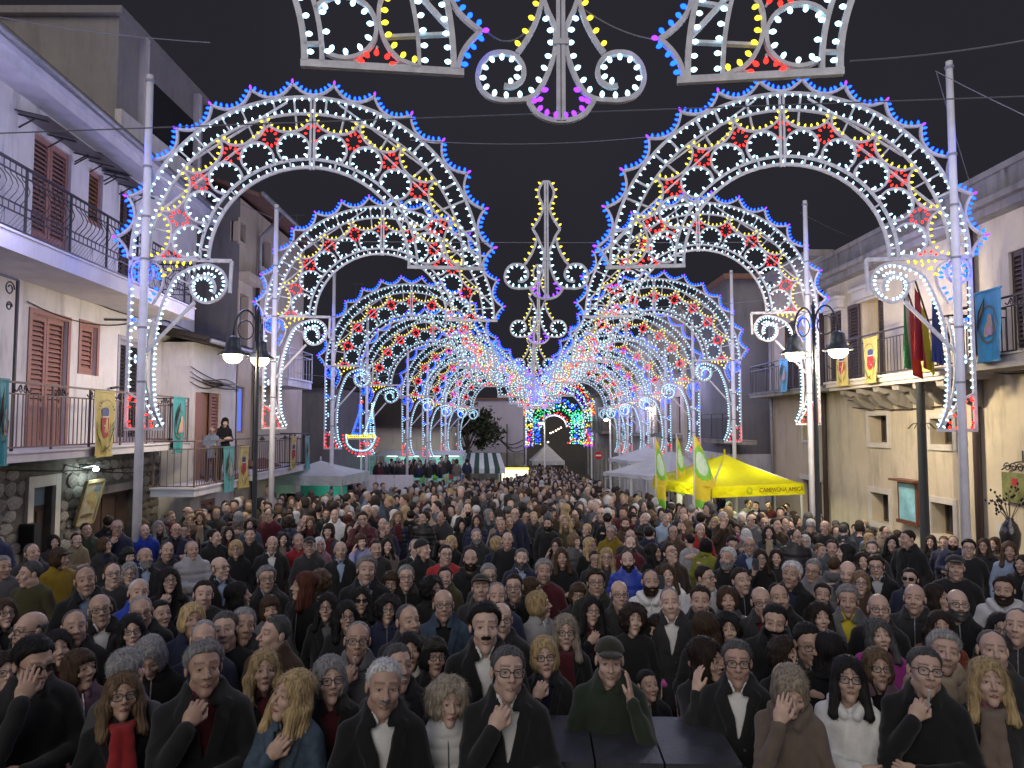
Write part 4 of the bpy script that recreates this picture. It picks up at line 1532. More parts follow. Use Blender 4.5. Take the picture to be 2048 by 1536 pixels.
# ================================================================== banners and flags
C_YEL, C_TEAL = (.55, .43, .08), (.02, .30, .33)
m_bn = {
    'yellow': mat('yellow_banner_cloth', (.50, .40, .09), .6, .12, 6, sheen=.3), 'teal': mat('teal_banner_cloth', (.02, .27, .29), .6, .12, 6, sheen=.3),
    'blue': mat('sky_blue_banner_cloth', (.03, .30, .50), .6, .12, 6, sheen=.3), 'red': mat('banner_red', (.38, .03, .04), .6, .12, 9),
    'navy': mat('banner_navy', (.05, .07, .22), .6, .12, 9), 'green': mat('banner_green', (.03, .10, .04), .6, .15, 9),
    'black': mat('banner_black', (.025, .022, .02), .6, .1, 9), 'flesh': mat('banner_flesh', (.50, .33, .24), .6, .1, 9),
    'pink': mat('banner_pink', (.52, .32, .42), .6, .1, 9), 'white': mat('banner_white', (.62, .60, .62), .6, .08, 9), 'olive': mat('banner_olive', (.16, .15, .07), .6, .1, 9),
    'flag_green': mat('flag_green', (.03, .22, .09), .6, .1, 9), 'flag_yellow': mat('flag_yellow', (.55, .45, .03), .6, .1, 9), 'lime': mat('flag_lime', (.16, .42, .05), .6, .1, 9),
    'mint': mat('flag_mint', (.42, .56, .46), .6, .15, 7)}


def ell(cx, cz, rx, rz, n=14, a0=0, a1=2 * math.pi, rot=0):
    out = []
    for t in np.linspace(a0, a1, n, endpoint=a1 - a0 < 6.2):
        x, z = rx * math.cos(t), rz * math.sin(t)
        out.append((cx + x * math.cos(rot) - z * math.sin(rot), cz + x * math.sin(rot) + z * math.cos(rot)))
    return out


def coat_of_arms():
    """shapes in banner units: x -0.5..0.5, z 0..1 (height)"""
    S_ = [('navy', ell(0, .70, .2, .055)), ('navy', [(-.2, .70), (.2, .70), (.16, .62), (-.16, .62)]),
          ('white', [(-.17, .615), (.17, .615), (.17, .60), (-.17, .60)]),
          ('red', [(-.2, .595), (.2, .595), (.2, .40), (.1, .31), (0, .28), (-.1, .31), (-.2, .40)]),
          ('white', ell(-.06, .47, .03, .012)), ('white', ell(.07, .40, .03, .012))]
    for s in (-1, 1):
        for k in range(7):
            t = k / 6
            S_.append(('green', ell(s * (.08 + .30 * math.sin(.3 + 1.5 * t)), .16 + .34 * t, .075, .014, 8, rot=s * (1.2 - .5 * t))))
    for k in range(11):
        t = -1.15 + 2.3 * k / 10
        S_.append(('black', [(.40 * math.sin(t) + dx, .62 + .25 * math.cos(t) + dz) for dx, dz in ((-.022, -.012), (.022, -.012), (.022, .012), (-.022, .012))]))
    S_ += [('green', [(-.14, .08), (.12, .17), (.13, .155), (-.13, .065)]), ('green', [(.14, .08), (-.12, .17), (-.13, .155), (.13, .065)])]
    return S_


def hand_and_feather():
    S_ = []
    ring = ell(.02, .52, .34, .27, 22)
    inn = ell(.02, .52, .29, .245, 22)
    for k in range(22):
        j = (k + 1) % 22
        S_.append(('olive', [ring[k], ring[j], inn[j], inn[k]]))
    S_ += [('flesh', ell(.05, .46, .17, .1, 14, rot=.5)), ('flesh', ell(.1, .60, .08, .06)), ('pink', ell(.12, .42, .12, .06)),
           ('black', [(-.05, .92), (-.3, .72), (-.4, .52), (-.34, .42), (-.2, .58), (-.08, .78)]), ('olive', [(-.08, .88), (-.22, .72), (-.28, .60), (-.16, .70)])]
    return S_


def banner(pl, px0, px1, yt, yb, off, kind, lab, seed, design, parent=None):
    ua, ub_ = pl.u(px0, off), pl.u(px1, off)
    ua, ub_ = min(ua, ub_), max(ua, ub_)
    zt = pl.z((px0 + px1) / 2, yt, off)
    zb = pl.z((px0 + px1) / 2, yb, off)
    flip = -1 if pl.n.x < 0 else 1
    r = random.Random(seed)
    ph, am = r.uniform(0, 6), r.uniform(.012, .022)
    H, Wd = zt - zb, ub_ - ua

    def pt(x, z, d=0.0):
        rip = am * math.sin(9 * x + ph + 2 * z) * (1.1 - z) + am * .6 * math.sin(21 * x - 3 * z + ph) * (1.15 - z) + .02 * math.sin(2.3 * z + ph)
        return pl.T((ua + ub_) / 2 + flip * x * Wd * (1 - .05 * (1 - z)), off + .085 + rip + d, zb + z * H)
    m = MB()
    nx, nz = 12, 14
    vs = [pt(-.5 + i / nx, j / nz) for j in range(nz + 1) for i in range(nx + 1)]
    m.add(vs, [(j * (nx + 1) + i, j * (nx + 1) + i + 1, (j + 1) * (nx + 1) + i + 1, (j + 1) * (nx + 1) + i) for j in range(nz) for i in range(nx)])
    o = m.build('banner', m_bn[kind], None, smooth=True, label=lab, cat='banner', group='banners hung from the balconies')
    e = MB()
    names = []
    for k, (c, poly) in enumerate(design):
        if c not in names:
            names.append(c)
        e.add([pt(x, z, .006 + .0012 * k) for x, z in poly], [tuple(range(len(poly)))], names.index(c))
    setp(e.build('printed_emblem', [m_bn[c] for c in names], o), kind='stuff')
    for z_ in (1.0, 0.0):
        MB().bar(pt(-.52, z_), pt(.52, z_), .03).build('hem_rod', m_bn[kind], o)
    return o


arms, hand = coat_of_arms(), hand_and_feather()
banner(LA, 177, 218, 783, 912, .98, 'yellow', 'yellow banner with crowned red shield on the white house balcony', 1, arms)
banner(LA, 336, 361, 795, 905, .98, 'teal', 'teal banner with pale hand at the far end of the white house balcony', 2, hand)
banner(LA, -22, 3, 758, 930, .98, 'teal', 'teal banner cut by the left edge of the picture', 3, hand)
banner(LB, 442, 463, 894, 982, .93, 'teal', 'teal banner with pale hand on the annex balcony below the two watchers', 4, hand)
banner(LB, 475, 493, 893, 974, .93, 'yellow', 'narrow yellow banner with shield on the annex balcony', 5, arms)
banner(LB, 577, 588, 873, 938, .98, 'yellow', 'yellow banner on the iron balcony of the tall house', 6, arms)
banner(LB, 607, 615, 873, 936, .98, 'teal', 'thin teal banner at the end of the tall house balcony', 7, hand)
banner(RA, 1683, 1707, 690, 771, .95, 'yellow', 'yellow banner with shield, left one on the palazzo balcony beside the lamp', 8, arms)
banner(RA, 1737, 1765, 675, 765, .95, 'yellow', 'yellow banner with crowned shield in the middle of the palazzo balcony', 9, arms)
banner(RA, 1842, 1884, 668, 742, .95, 'yellow', 'creased yellow banner with shield at the near end of the palazzo balcony', 10, arms)
banner(RA, 1966, 2020, 578, 722, .9, 'blue', 'large sky blue banner with oval emblem at the right edge', 11, hand)
banner(RA, 1566, 1583, 718, 783, .8, 'blue', 'small sky blue banner on the beige house balcony', 12, hand)


def hanging_flag(px_t, py_t, px_pole, py_pole, w, h, bands, lab, seed):
    """flag hanging limp from a slanting pole on the palazzo balcony"""
    u0_, z0_ = RA.hit(px_pole, py_pole, .95)
    a = RA.T(u0_, .95, z0_)
    u1_, z1_ = RA.hit(px_t, py_t, 1.5)
    b = RA.T(u1_, 1.5, z1_)
    root = empty('flag', (0, 0, 0), 0, lab, 'flag', 'flags on the palazzo balcony')
    MB().tube([a, b], .018, 6).build('flag_pole', m_brownwood, root)
    r = random.Random(seed)
    nb = len(bands)
    for k, c in enumerate(bands):
        m = MB()
        nx, nz = 5, 14
        vs = []
        for j in range(nz + 1):
            for i in range(nx + 1):
                x, z = (k + i / nx) / nb, j / nz
                fold = .07 * math.sin(13 * x + seed + 1.5 * z) * (.4 + z)
                p = b.lerp(a, x * .45 * w)
                vs.append(p + Vector((-.03 + fold, fold * .6, -z * h * (1 - .18 * x))) + RA.d * (-.25 * z * x))
        m.add(vs, [(j * (nx + 1) + i, j * (nx + 1) + i + 1, (j + 1) * (nx + 1) + i + 1, (j + 1) * (nx + 1) + i) for j in range(nz) for i in range(nx)])
        m.build('cloth', m_bn[c], root, smooth=True)
    return root


hanging_flag(1806, 556, 1850, 690, 1.1, 1.75, ['flag_green', 'white', 'red'], 'green white and red flag hanging from the palazzo balcony', 1)
hanging_flag(1830, 560, 1872, 690, 1.2, 1.5, ['red', 'red', 'flag_yellow'], 'red and yellow flag hanging from the palazzo balcony behind the scroll', 2)
hanging_flag(1868, 596, 1885, 690, .8, 1.2, ['navy', 'navy'], 'dark blue flag hanging behind the first right arch leg', 3)

# ================================================================== street lamps
m_lamppost = mat('dark_green_cast_iron', (.05, .058, .068), .4, .12, 12, metal=.2)
em_lamp = emit('warm_street_lamp_glow', (1.0, .84, .5), 22)


def bell_lamp(root, at_, s=1.0, energy=55, col=(1.0, .83, .56)):
    sh = MB()
    prof = [(.03, .42), (.06, .40), (.13, .36), (.15, .22), (.17, .12), (.30, .02), (.31, 0), (.29, .0), (.16, .10), (.12, .3), (.02, .36)]
    sh.lathe([(r * s, z * s) for r, z in prof], 18, at_)
    o = sh.build('lamp_shade', m_lamppost, root, smooth=True)
    g = MB().lathe([(.0, -.175 * s), (.11 * s, -.15 * s), (.185 * s, -.07 * s), (.19 * s, .015 * s), (.1 * s, .08 * s)], 14, at_)
    g.build('lamp_globe', em_lamp, o, smooth=True)
    point_light('lamp_light', Vector(at_) + Vector((0, 0, -.22 * s)), energy, col, root, .1)


def street_lamp(px, Y, ytop, arms_, lab, s=1.0, r=.055, energy=55):
    b = P(px, 850, Y)
    g = gz(Y, b.x)
    zt = P(px, ytop, Y).z
    root = empty('street_lamp', (b.x, Y, g), 0, lab, 'street lamp', 'street lamps round the square')
    H = zt - g
    MB().lathe([(r * 2.1, 0), (r * 2.1, .12), (r * 1.6, .2), (r * 1.5, .7), (r * 1.15, .8), (r, 1.0), (r * .8, H * .7), (r * .62, H - .05), (r * .9, H - .03), (r * .3, H + .1)], 12).build('post', m_lamppost, root, smooth=True)
    for dx, dy in arms_:
        L = math.hypot(dx, dy)
        c = Vector((dx / L, dy / L, 0))
        pts = []
        for t in np.linspace(0, math.pi, 14):
            pts.append(c * (L / 2 - L / 2 * math.cos(t)) + Vector((0, 0, H - .55 + .55 * math.sin(t) * 1.0)))
        arm = MB().tube(pts, .022, 7).build('arm', m_lamppost, root, smooth=True)
        MB().tube([c * (L * .5 + .16 * math.cos(t)) + Vector((0, 0, H - .42 + .2 * math.sin(t))) for t in np.linspace(0, 6.28, 16)], .014, 5).build('ring', m_lamppost, arm, smooth=True)
        at_ = c * L + Vector((0, 0, H - .55 - .42 * s))
        bell_lamp(root, at_, s, energy)
    return root


street_lamp(512, 15.0, 622, [(-.42, -.25), (-.14, .55)], 'double armed street lamp with two lit bell shades before the annex', energy=120)
street_lamp(1632, 15.0, 612, [(.42, -.2), (-.22, .5)], 'double armed street lamp with lit bell shades before the palazzo', energy=330)
b = P(1843, 850, 15.0)
lp = empty('lamp_column', (b.x, 15.0, gz(15, b.x)), 0, 'dark cast iron column with crown shaped top before the palazzo windows', 'lamp post')
Hc = P(1843, 742, 15).z - gz(15, b.x)
MB().lathe([(.16, 0), (.16, .3), (.11, .45), (.095, 1.2), (.085, Hc - .3), (.10, Hc - .28), (.10, Hc - .2), (.085, Hc - .18), (.09, Hc)], 12).build('post', m_lamppost, lp, smooth=True)
MB().lathe([(.13, Hc), (.15, Hc + .05), (.12, Hc + .1), (.09, Hc + .18), (.13, Hc + .24), (.13, Hc + .28), (.03, Hc + .3)], 12).build('capital', m_greymetal, lp, smooth=True)
for k in range(7):
    t = 2 * math.pi * k / 7
    MB().tube([(.11 * math.cos(t), .11 * math.sin(t), Hc + .26), (.15 * math.cos(t), .15 * math.sin(t), Hc + .36), (.10 * math.cos(t), .10 * math.sin(t), Hc + .44)], .014, 5).build('crown_leaf', m_lamppost, lp)
hg = MB()
for k in range(8):
    t = 2 * math.pi * k / 8
    hg.tube([(.08 * math.cos(t) * q, .08 * math.sin(t) * q, Hc - 1.2 + .1 * math.sin(q)) for q in np.linspace(1, 3.4, 6)], .008, 4)
setp(hg.build('hanging_fronds', mat('dry_frond', (.05, .045, .03), .8), lp), kind='stuff')


def far_lamp(px, py, Y, lab, s=.8, energy=30):
    b = P(px, py, Y)
    g = gz(Y, b.x)
    root = empty('street_lamp', (b.x, Y, g), 0, lab, 'street lamp', 'street lamps round the square')
    H = b.z - g
    MB().lathe([(.11, 0), (.08, .4), (.05, H + .7), (.02, H + .72)], 8, (.3, 0, 0)).build('post', m_pole, root, smooth=True)
    MB().tube([(.3, 0, H + .65), (.15, 0, H + .72), (0, 0, H + .55), (0, 0, H + .38)], .025, 6).build('arm', m_lamppost, root)
    bell_lamp(root, (0, 0, H), s, energy, (1, .95, .85))


far_lamp(1297, 815, 41, 'lit street lamp on a pale pole among the far right arches', .85)
far_lamp(1212, 838, 50, 'lit street lamp standing past the last right arch', .9)
far_lamp(750, 879, 45, 'lit lantern lamp behind the ship of lights, left one', .75)
far_lamp(773, 880, 45.5, 'lit lantern lamp behind the ship of lights, right one', .75)
far_lamp(1082, 845, 58, 'lit street lamp standing just before the far light gate', .9)

# ================================================================== gazebos and stalls
m_tentY = mat('yellow_tent_cloth', (.72, .66, .01), .55, .14, 1.6, .5, 7, trans=.45)
m_tentW = mat('white_tent_cloth', (.66, .66, .68), .6, .12, 1.6, .5, 7, trans=.25)
m_tentG = mat('green_tent_cloth', (.035, .075, .055), .6, .08, 3)
m_alu = mat('white_tent_legs', (.6, .6, .6), .4, .05, metal=.3)
m_print = mat('dark_red_print', (.20, .03, .02), .6, .1)


def gazebo(cx, cy, w, yaw, eave, peak, mt, lab, val=.28, mt2=None, name='gazebo', scallop=0):
    g = gz(cy, cx)
    eave += gz(cy) - g
    peak += gz(cy) - g
    root = empty(name, (cx, cy, g), yaw, lab, 'gazebo', 'gazebos round the square')
    h = w / 2
    n = 10
    crn = [(-h, -h), (h, -h), (h, h), (-h, h)]
    for k in range(4):
        (x0, y0), (x1, y1) = crn[k], crn[(k + 1) % 4]
        m = MB()
        vs = []
        for j in range(n + 1):
            t = j / n
            s = (1 - t)
            z = eave + (peak - eave) * (t ** 1.25)
            for i in range(n + 1):
                q = i / n
                sagz = -.05 * math.sin(math.pi * q) * math.sin(math.pi * min(t * 1.3, 1))
                vs.append(((x0 + (x1 - x0) * q) * s, (y0 + (y1 - y0) * q) * s, z + sagz))
        m.add(vs, [(j * (n + 1) + i, j * (n + 1) + i + 1, (j + 1) * (n + 1) + i + 1, (j + 1) * (n + 1) + i) for j in range(n) for i in range(n)])
        m.build('roof_panel', (mt2 if mt2 and k % 2 else mt), root, smooth=True)
        v = MB()
        nx = 12
        d = Vector((x1 - x0, y1 - y0, 0)).normalized()
        nn = Vector((d.y, -d.x, 0))
        vs = []
        for j in range(3):
            for i in range(nx + 1):
                q = i / nx
                p = Vector((x0 + (x1 - x0) * q, y0 + (y1 - y0) * q, eave - val * j / 2)) + nn * (.012 * math.sin(i * 2.1 + j) * j + .005)
                vs.append(p)
        v.add(vs, [(j * (nx + 1) + i, j * (nx + 1) + i + 1, (j + 1) * (nx + 1) + i + 1, (j + 1) * (nx + 1) + i) for j in range(2) for i in range(nx)])
        v.build('valance', mt, root)
        MB().bar((x0 * .97, y0 * .97, 0), (x0 * .97, y0 * .97, eave), .045).build('leg', m_alu, root)
        MB().bar((x0 * .97, y0 * .97, eave - .05), (0, 0, peak - .06), .03).build('rafter', m_alu, root)
        tb = MB()
        for i in range(4):
            a = Vector((x0, y0, 0)).lerp(Vector((x1, y1, 0)), i / 4) * .96
            c = Vector((x0, y0, 0)).lerp(Vector((x1, y1, 0)), (i + 1) / 4) * .96
            tb.bar(a + Vector((0, 0, eave - .04)), c + Vector((0, 0, eave - .3)), .02)
            tb.bar(a + Vector((0, 0, eave - .3)), c + Vector((0, 0, eave - .04)), .02)
        tb.build('truss', m_alu, root)
    MB().lathe([(.03, 0), (.03, .12), (.01, .14)], 6, (0, 0, peak)).build('finial', mt, root)
    return root


FL = Vector(((1420 - 1024) * 18.8 / F, 18.8, 0))
yaw_y = math.radians(19)
ex = Vector((math.cos(yaw_y), math.sin(yaw_y), 0))
ey = Vector((-math.sin(yaw_y), math.cos(yaw_y), 0))
cY = FL + ex * 1.5 + ey * 1.5
ev = P(1420, 973, 18.8).z - gz(cY.y)
pk = P(1447, 908, cY.y).z - gz(cY.y)
_dg = gz(cY.y) - gz(cY.y, cY.x)
gY = gazebo(cY.x, cY.y, 3.0, yaw_y, ev, pk, m_tentY, 'bright yellow gazebo with printed valance beside the palazzo', .30)
ev += _dg
tc = bpy.data.curves.new('valance_lettering', 'FONT')
tc.body = 'CAMPAGNA AMICA'
tc.size = .165
tc.extrude = .002
tc.align_x = 'CENTER'
tc.align_y = 'CENTER'
tc.materials.append(m_print)
_to = link('valance_lettering', tc)
bpy.context.view_layer.update()
_tm = bpy.data.meshes.new_from_object(_to.evaluated_get(bpy.context.evaluated_depsgraph_get()))
bpy.data.objects.remove(_to)
tx = setp(link('valance_lettering', _tm, gY, (.72, -1.535, ev - .145), (math.pi / 2, 0, 0)), kind='stuff')
lg = MB()
for rr in (.09, .065):
    lg.tube([(-.32 + rr * math.cos(t), -1.53, ev - .145 + rr * math.sin(t)) for t in np.linspace(0, 6.2, 16)], .006, 4)
lg.build('valance_emblem', m_bn['lime'], gY)
gazebo(6.9, 24.6, 3.0, math.radians(12), P(1400, 955, 24.6).z - gz(24.6), P(1419, 914, 24.6).z - gz(24.6), m_tentY, 'second yellow gazebo half hidden behind the printed one', .28)
for lx in (-.9, .9):
    point_light('stall_light', (lx, -.4, ev - .1), 45, (.95, 1.0, .72), gY, .12)
gazebo(6.6, 29.5, 4.0, math.radians(30), P(1345, 946, 29.5).z - gz(29.5), P(1360, 902, 29.5).z - gz(29.5), m_tentW, 'wide white gazebo behind the green and yellow flags', .15)
gazebo(6.7, 35.5, 3.0, math.radians(10), P(1300, 918, 35.5).z - gz(35.5), P(1312, 893, 35.5).z - gz(35.5), m_tentW, 'small white gazebo roof beyond the wide white one', .15)
gW = gazebo(-6.6, 24.6, 2.6, math.radians(-8), P(630, 946, 24.6).z - gz(24.6), P(630, 921, 24.6).z - gz(24.6), m_tentW, 'white gazebo with greenish light inside, under the tall house balcony', .32)
point_light('stall_light', (0, .3, 1.6), 10, (.35, 1.0, .8), gW, .15)
MB().box(-.95, -.35, -.6, -.56, 1.3, 1.62).build('hanging_sign', m_dark, gW)
MB().box(-1.15, .6, .95, 1.0, .6, 1.75).build('back_sheet', mat('green_sheet', (.08, .32, .26), .7, .15, 3), gW)
gazebo(2.9, 60, 2.7, math.radians(4), P(1091, 920, 60).z - gz(60), P(1091, 887, 60).z - gz(60), m_tentW, 'white gazebo standing in the mouth of the far street', .35)
# striped market stall
sx, sy = P(965, 850, 45).x, 45.0
st = empty('market_stall', (sx, sy, gz(45)), 0, 'market stall with green and white striped roof', 'stall')
ze = P(965, 936, 45).z - gz(45)
zp = P(950, 908, 45).z - gz(45)
for k in range(9):
    x0, x1 = -1.45 + 2.9 * k / 9, -1.45 + 2.9 * (k + 1) / 9
    m = MB()
    m.hexa([(x0 * .82 - .1, .9, zp), (x1 * .82 - .1, .9, zp), (x1, -.9, ze), (x0, -.9, ze), (x0 * .82 - .1, .9, zp + .03), (x1 * .82 - .1, .9, zp + .03), (x1, -.9, ze + .03), (x0, -.9, ze + .03)])
    m.box(x0, x1, -.93, -.90, ze - .28, ze + .02)
    m.build('roof_stripe', m_tentG if k % 2 else m_tentW, st)
for x in (-1.4, 1.4):
    MB().bar((x, -.88, 0), (x, -.88, ze), .05).build('leg', m_alu, st)
    MB().bar((x * .82 - .1, .88, 0), (x * .82 - .1, .88, zp), .05).build('leg', m_alu, st)
MB().box(-1.3, 1.3, -.4, .4, 0, .9).build('counter', m_tentW, st)
point_light('stall_light', (.3, -.2, ze - .3), 30, (.75, 1, .85), st, .15)
ss = empty('sweet_stall', (P(1030, 850, 46).x, 46, gz(46)), 0, 'brightly lit sweets stall with glowing yellow front', 'stall')
zb_, zt_ = P(1030, 962, 46).z - gz(46), P(1030, 936, 46).z - gz(46)
MB().box(-.85, .85, -.2, .5, 0, zb_ - .01).build('counter', m_tentW, ss)
MB().box(-.85, .85, .3, .35, zb_, zt_ - .12).build('lit_front', emit('stall_white_light', (1.0, .95, .6), 2.4), ss)
MB().box(-.9, .9, -.25, .55, zt_ - .1, zt_).build('lit_sign', emit('stall_yellow_light', (1.0, .85, .15), 1.6), ss)
for k in range(9):
    MB().lathe([(.05, 0), (.07, .12), (.03, .22)], 6, (-.75 + k * .18, .1, zb_)).build('jar', [m_bn['red'], m_bn['flag_yellow'], m_bn['lime']][k % 3], ss)
for k in range(2):
    MB().bar((-.84 + 1.68 * k, .45, 0), (-.84 + 1.68 * k, .45, zt_), .05).build('post', m_alu, ss)
# long teal lit stall row on the left
for k, (pa_, pb_, lab) in enumerate([(652, 742, 'long lit stall with greenish back wall, left part of the row'), (760, 846, 'long lit stall with greenish back wall, middle of the row'), (850, 925, 'lit stall with blue tarpaulin at the end of the row')]):
    xa, xb = P(pa_, 850, 41).x, P(pb_, 850, 41).x
    r_ = empty('lit_stall', ((xa + xb) / 2, 41.6, gz(41)), 0, lab, 'stall', 'lit stalls behind the arches on the left')
    w = (xb - xa) / 2
    z0_, z1_ = P(700, 948, 41).z - gz(41), P(700, 908, 41).z - gz(41)
    MB().box(-w, w, .9, .95, .2, z1_ - .1).build('back_wall', mat('stall_sheet', (.35, .55, .52), .7, .3, 6), r_)
    MB().hexa([(-w - .1, -1, z1_ - .1), (w + .1, -1, z1_ - .1), (w + .1, 1, z1_ + .12), (-w - .1, 1, z1_ + .12), (-w - .1, -1, z1_ - .06), (w + .1, -1, z1_ - .06), (w + .1, 1, z1_ + .16), (-w - .1, 1, z1_ + .16)]).build('roof', m_tentW, r_)
    for x in (-w, 0, w):
        MB().bar((x, -.95, 0), (x, -.95, z1_ - .1), .05).build('post', m_alu, r_)
    MB().box(-w, w, -.5, .2, 0, .85).build('counter', m_tentG, r_)
    for j in range(7):
        x = -w + (j + .5) * 2 * w / 7
        MB().box(x - .13, x + .13, .84, .895, 1.3 + .2 * (j % 3), 1.75 + .2 * (j % 3)).build('hanging_toy', m_bn[['red', 'blue', 'white', 'pink', 'flag_yellow', 'lime', 'navy'][(j * 3 + k) % 7]], r_)
    for x in (-w * .5, w * .5):
        MB().tube([(x - .3, 0, z1_ - .14), (x + .3, 0, z1_ - .14)], .03, 6).build('tube_lamp', emit('stall_tube_glow', (.75, 1, .92), 6), r_)
    point_light('stall_light', (0, 0, z1_ - .3), 30, (.6, 1, .88), r_, .3)
# white hoarding in front of it
ho = empty('hoarding', (P(770, 850, 29).x, 29, gz(29)), 0, 'low white panel fence among the poles on the left', 'fence')
for k in range(3):
    x = -1.1 + .76 * k
    zt_ = P(770, 950, 29).z - gz(29)
    MB().box(x, x + .74, 0, .04, 0, zt_).build('panel', m_slabedge, ho)
    MB().box(x + .05, x + .69, -.008, 0, zt_ * .52, zt_ * .56).build('rail', m_greymetal, ho)
# feather flags by the yellow gazebo
for k, (px, yt, yb, Y, w, lab) in enumerate([(1312, 876, 1012, 20.2, .34, 'green and yellow feather flag, left one of three by the gazebo'), (1354, 872, 986, 20.8, .26, 'narrow green and yellow feather flag, middle one of three'), (1389, 870, 1014, 18.4, .52, 'large yellow feather flag with white disc beside the gazebo')]):
    t_, b_ = P(px, yt, Y), P(px, yb, Y)
    root = empty('feather_flag', (b_.x, Y, gz(Y, b_.x)), 0, lab, 'flag', 'feather flags by the yellow gazebo')
    H0, H1 = b_.z - gz(Y, b_.x), t_.z - gz(Y, b_.x)
    MB().tube([(0, 0, 0), (0, 0, H1 + .05)], .018, 6).build('flag_pole', m_alu, root)
    n, nw = 44, 20
    rows = []
    for j in range(n + 1):
        z = j / n
        wid = w * (min(1, (1 - z) * 1.6) ** .75) * (.72 + .28 * z if z < .3 else 1)
        rows.append([((.02 + wid * i / nw), .05 * math.sin(5 * i / nw + 4 * z + k) * (1 - z), H0 + (H1 - H0) * z - .25 * (i / nw) * (1 - z) * w) for i in range(nw + 1)])
    cols = {0: [], 1: [], 2: [], 3: []}
    for j in range(n):
        for i in range(nw):
            zc, xc = (j + .5) / n, (i + .5) / nw
            d = math.hypot((xc - .5) * 1.0, (zc - .62) * 2.6)
            ci = 3 if d < .42 else (1 if d < .62 or zc < .12 else (2 if (zc < .06) else 0))
            cols[ci].append([rows[j][i], rows[j][i + 1], rows[j + 1][i + 1], rows[j + 1][i]])
    m = MB()
    for ci, qs in cols.items():
        for qd in qs:
            m.add(qd, [(0, 1, 2, 3)], ci)
    m.build('cloth', [m_bn['flag_yellow'], m_bn['lime'], m_bn['red'], m_bn['mint']], root, smooth=True)
    mm = MB()
    mm.hexa([(.0, -.02, H0 - .25), (w * .5, -.02, H0 - .42), (w * .5, .0, H0 - .42), (0, 0, H0 - .25), (0, -.02, H0), (w * .6, -.02, H0 - .05), (w * .6, 0, H0 - .05), (0, 0, H0)])
    mm.build('tail_ribbon', m_bn['red' if k == 0 else 'white'], root)

# ================================================================== trees and plants
m_bark = mat('tree_bark', (.10, .075, .055), .9, .3, 12, .5, 30)
m_leaf = mat('dark_green_leaf', (.030, .042, .022), .6, .45, 3)
m_leaf2 = mat('autumn_leaf', (.06, .05, .025), .6, .45, 3)


def tree(cx, cy, zc, rx, rz, nleaf, lab, seed, size=.12):
    r = np.random.default_rng(seed)
    g = gz(cy)
    root = empty('tree', (cx, cy, g), 0, lab, 'tree')
    t = MB()
    zc -= g
    t.tube([(0, 0, 0), (.05, 0, zc * .45), (-.03, .05, zc * .8), (0, 0, zc + rz * .5)], [.2, .16, .12, .04], 8)
    t.build('trunk', m_bark, root, smooth=True)
    cl = []
    for k in range(26):
        d = r.normal(size=3)
        d /= np.linalg.norm(d)
        q = r.uniform(.35, 1.0)
        c = np.array([d[0] * rx * q, d[1] * rx * q, zc + d[2] * rz * q])
        cl.append((c, r.uniform(.35, .75)))
        br = MB().tube([(0, 0, zc * .7), tuple(c * .5 + np.array([0, 0, zc * .42])), tuple(c)], [.05, .03, .012], 5)
        if k < 12:
            br.build('limb', m_bark, root)
    for mi, mt_ in enumerate((m_leaf, m_leaf2)):
        n = int(nleaf * (.72 if mi == 0 else .28))
        ci = r.integers(0, len(cl), n)
        C = np.array([c for c, _ in cl])[ci]
        Rr = np.array([q for _, q in cl])[ci][:, None]
        p = C + r.normal(size=(n, 3)) * Rr * np.array([.55, .55, .42]) * rx / 2.2
        a = r.normal(size=(n, 3))
        a /= np.linalg.norm(a, axis=1)[:, None]
        b = np.cross(a, r.normal(size=(n, 3)))
        b /= np.linalg.norm(b, axis=1)[:, None]
        s = size * r.uniform(.6, 1.3, (n, 1))
        V = np.stack([p - a * s, p + b * s * .45, p + a * s, p - b * s * .45], 1).reshape(-1, 3)
        me = bpy.data.meshes.new('crown')
        me.from_pydata(V.tolist(), [], [(4 * i, 4 * i + 1, 4 * i + 2, 4 * i + 3) for i in range(n)])
        me.materials.append(mt_)
        setp(link('crown', me, root), kind='stuff')
    return root


tree(P(935, 850, 50).x, 50, P(935, 862, 50).z, 2.4, 2.3, 5200, 'leafy plane tree in front of the pale lilac wall', 4, .15)
tree(P(818, 850, 49).x, 49, P(818, 850, 49).z, 1.5, 1.9, 2400, 'dark tree behind the fourth and fifth left arches', 5, .15)
ag = empty('agave_plant', (P(1650, 850, 16.5).x + .4, 16.5, gz(16.5, 7.6)), 0, 'spiky agave plant in a pot at the foot of the palazzo wall', 'plant')
MB().lathe([(.2, 0), (.28, .4), (.3, .45), (.26, .46)], 10).build('pot', m_tile, ag)
for k in range(22):
    t, el = k * 2.4, .5 + .9 * ((k * 7) % 10) / 10
    dv = Vector((math.cos(t) * math.cos(el), math.sin(t) * math.cos(el), math.sin(el)))
    L = .75
    sdv = Vector((-math.sin(t), math.cos(t), 0))
    pts = [Vector((0, 0, .45)) + dv * (L * q) + Vector((0, 0, -.25 * q * q)) for q in (0, .4, .75, 1)]
    m = MB()
    vs = []
    for q, w in zip(pts, (.05, .045, .025, .003)):
        vs += [q - sdv * w, q + sdv * w, q + Vector((0, 0, -.012))]
    m.add(vs, [(0, 1, 4, 3), (3, 4, 7, 6), (6, 7, 10, 9), (0, 3, 5, 2), (3, 6, 8, 5), (6, 9, 11, 8), (1, 2, 5, 4), (4, 5, 8, 7), (7, 8, 11, 10)])
    m.build('leaf', mat('agave_leaf', (.12, .16, .10), .5, .2, 8), ag)
vz = P(2021, 1078, 12.9)
va = empty('floor_vase', (vz.x, 12.9, gz(12.9, vz.x)), 0, 'tall shiny black vase with dry branches at the right edge', 'vase')
hb = vz.z - gz(12.9, vz.x)
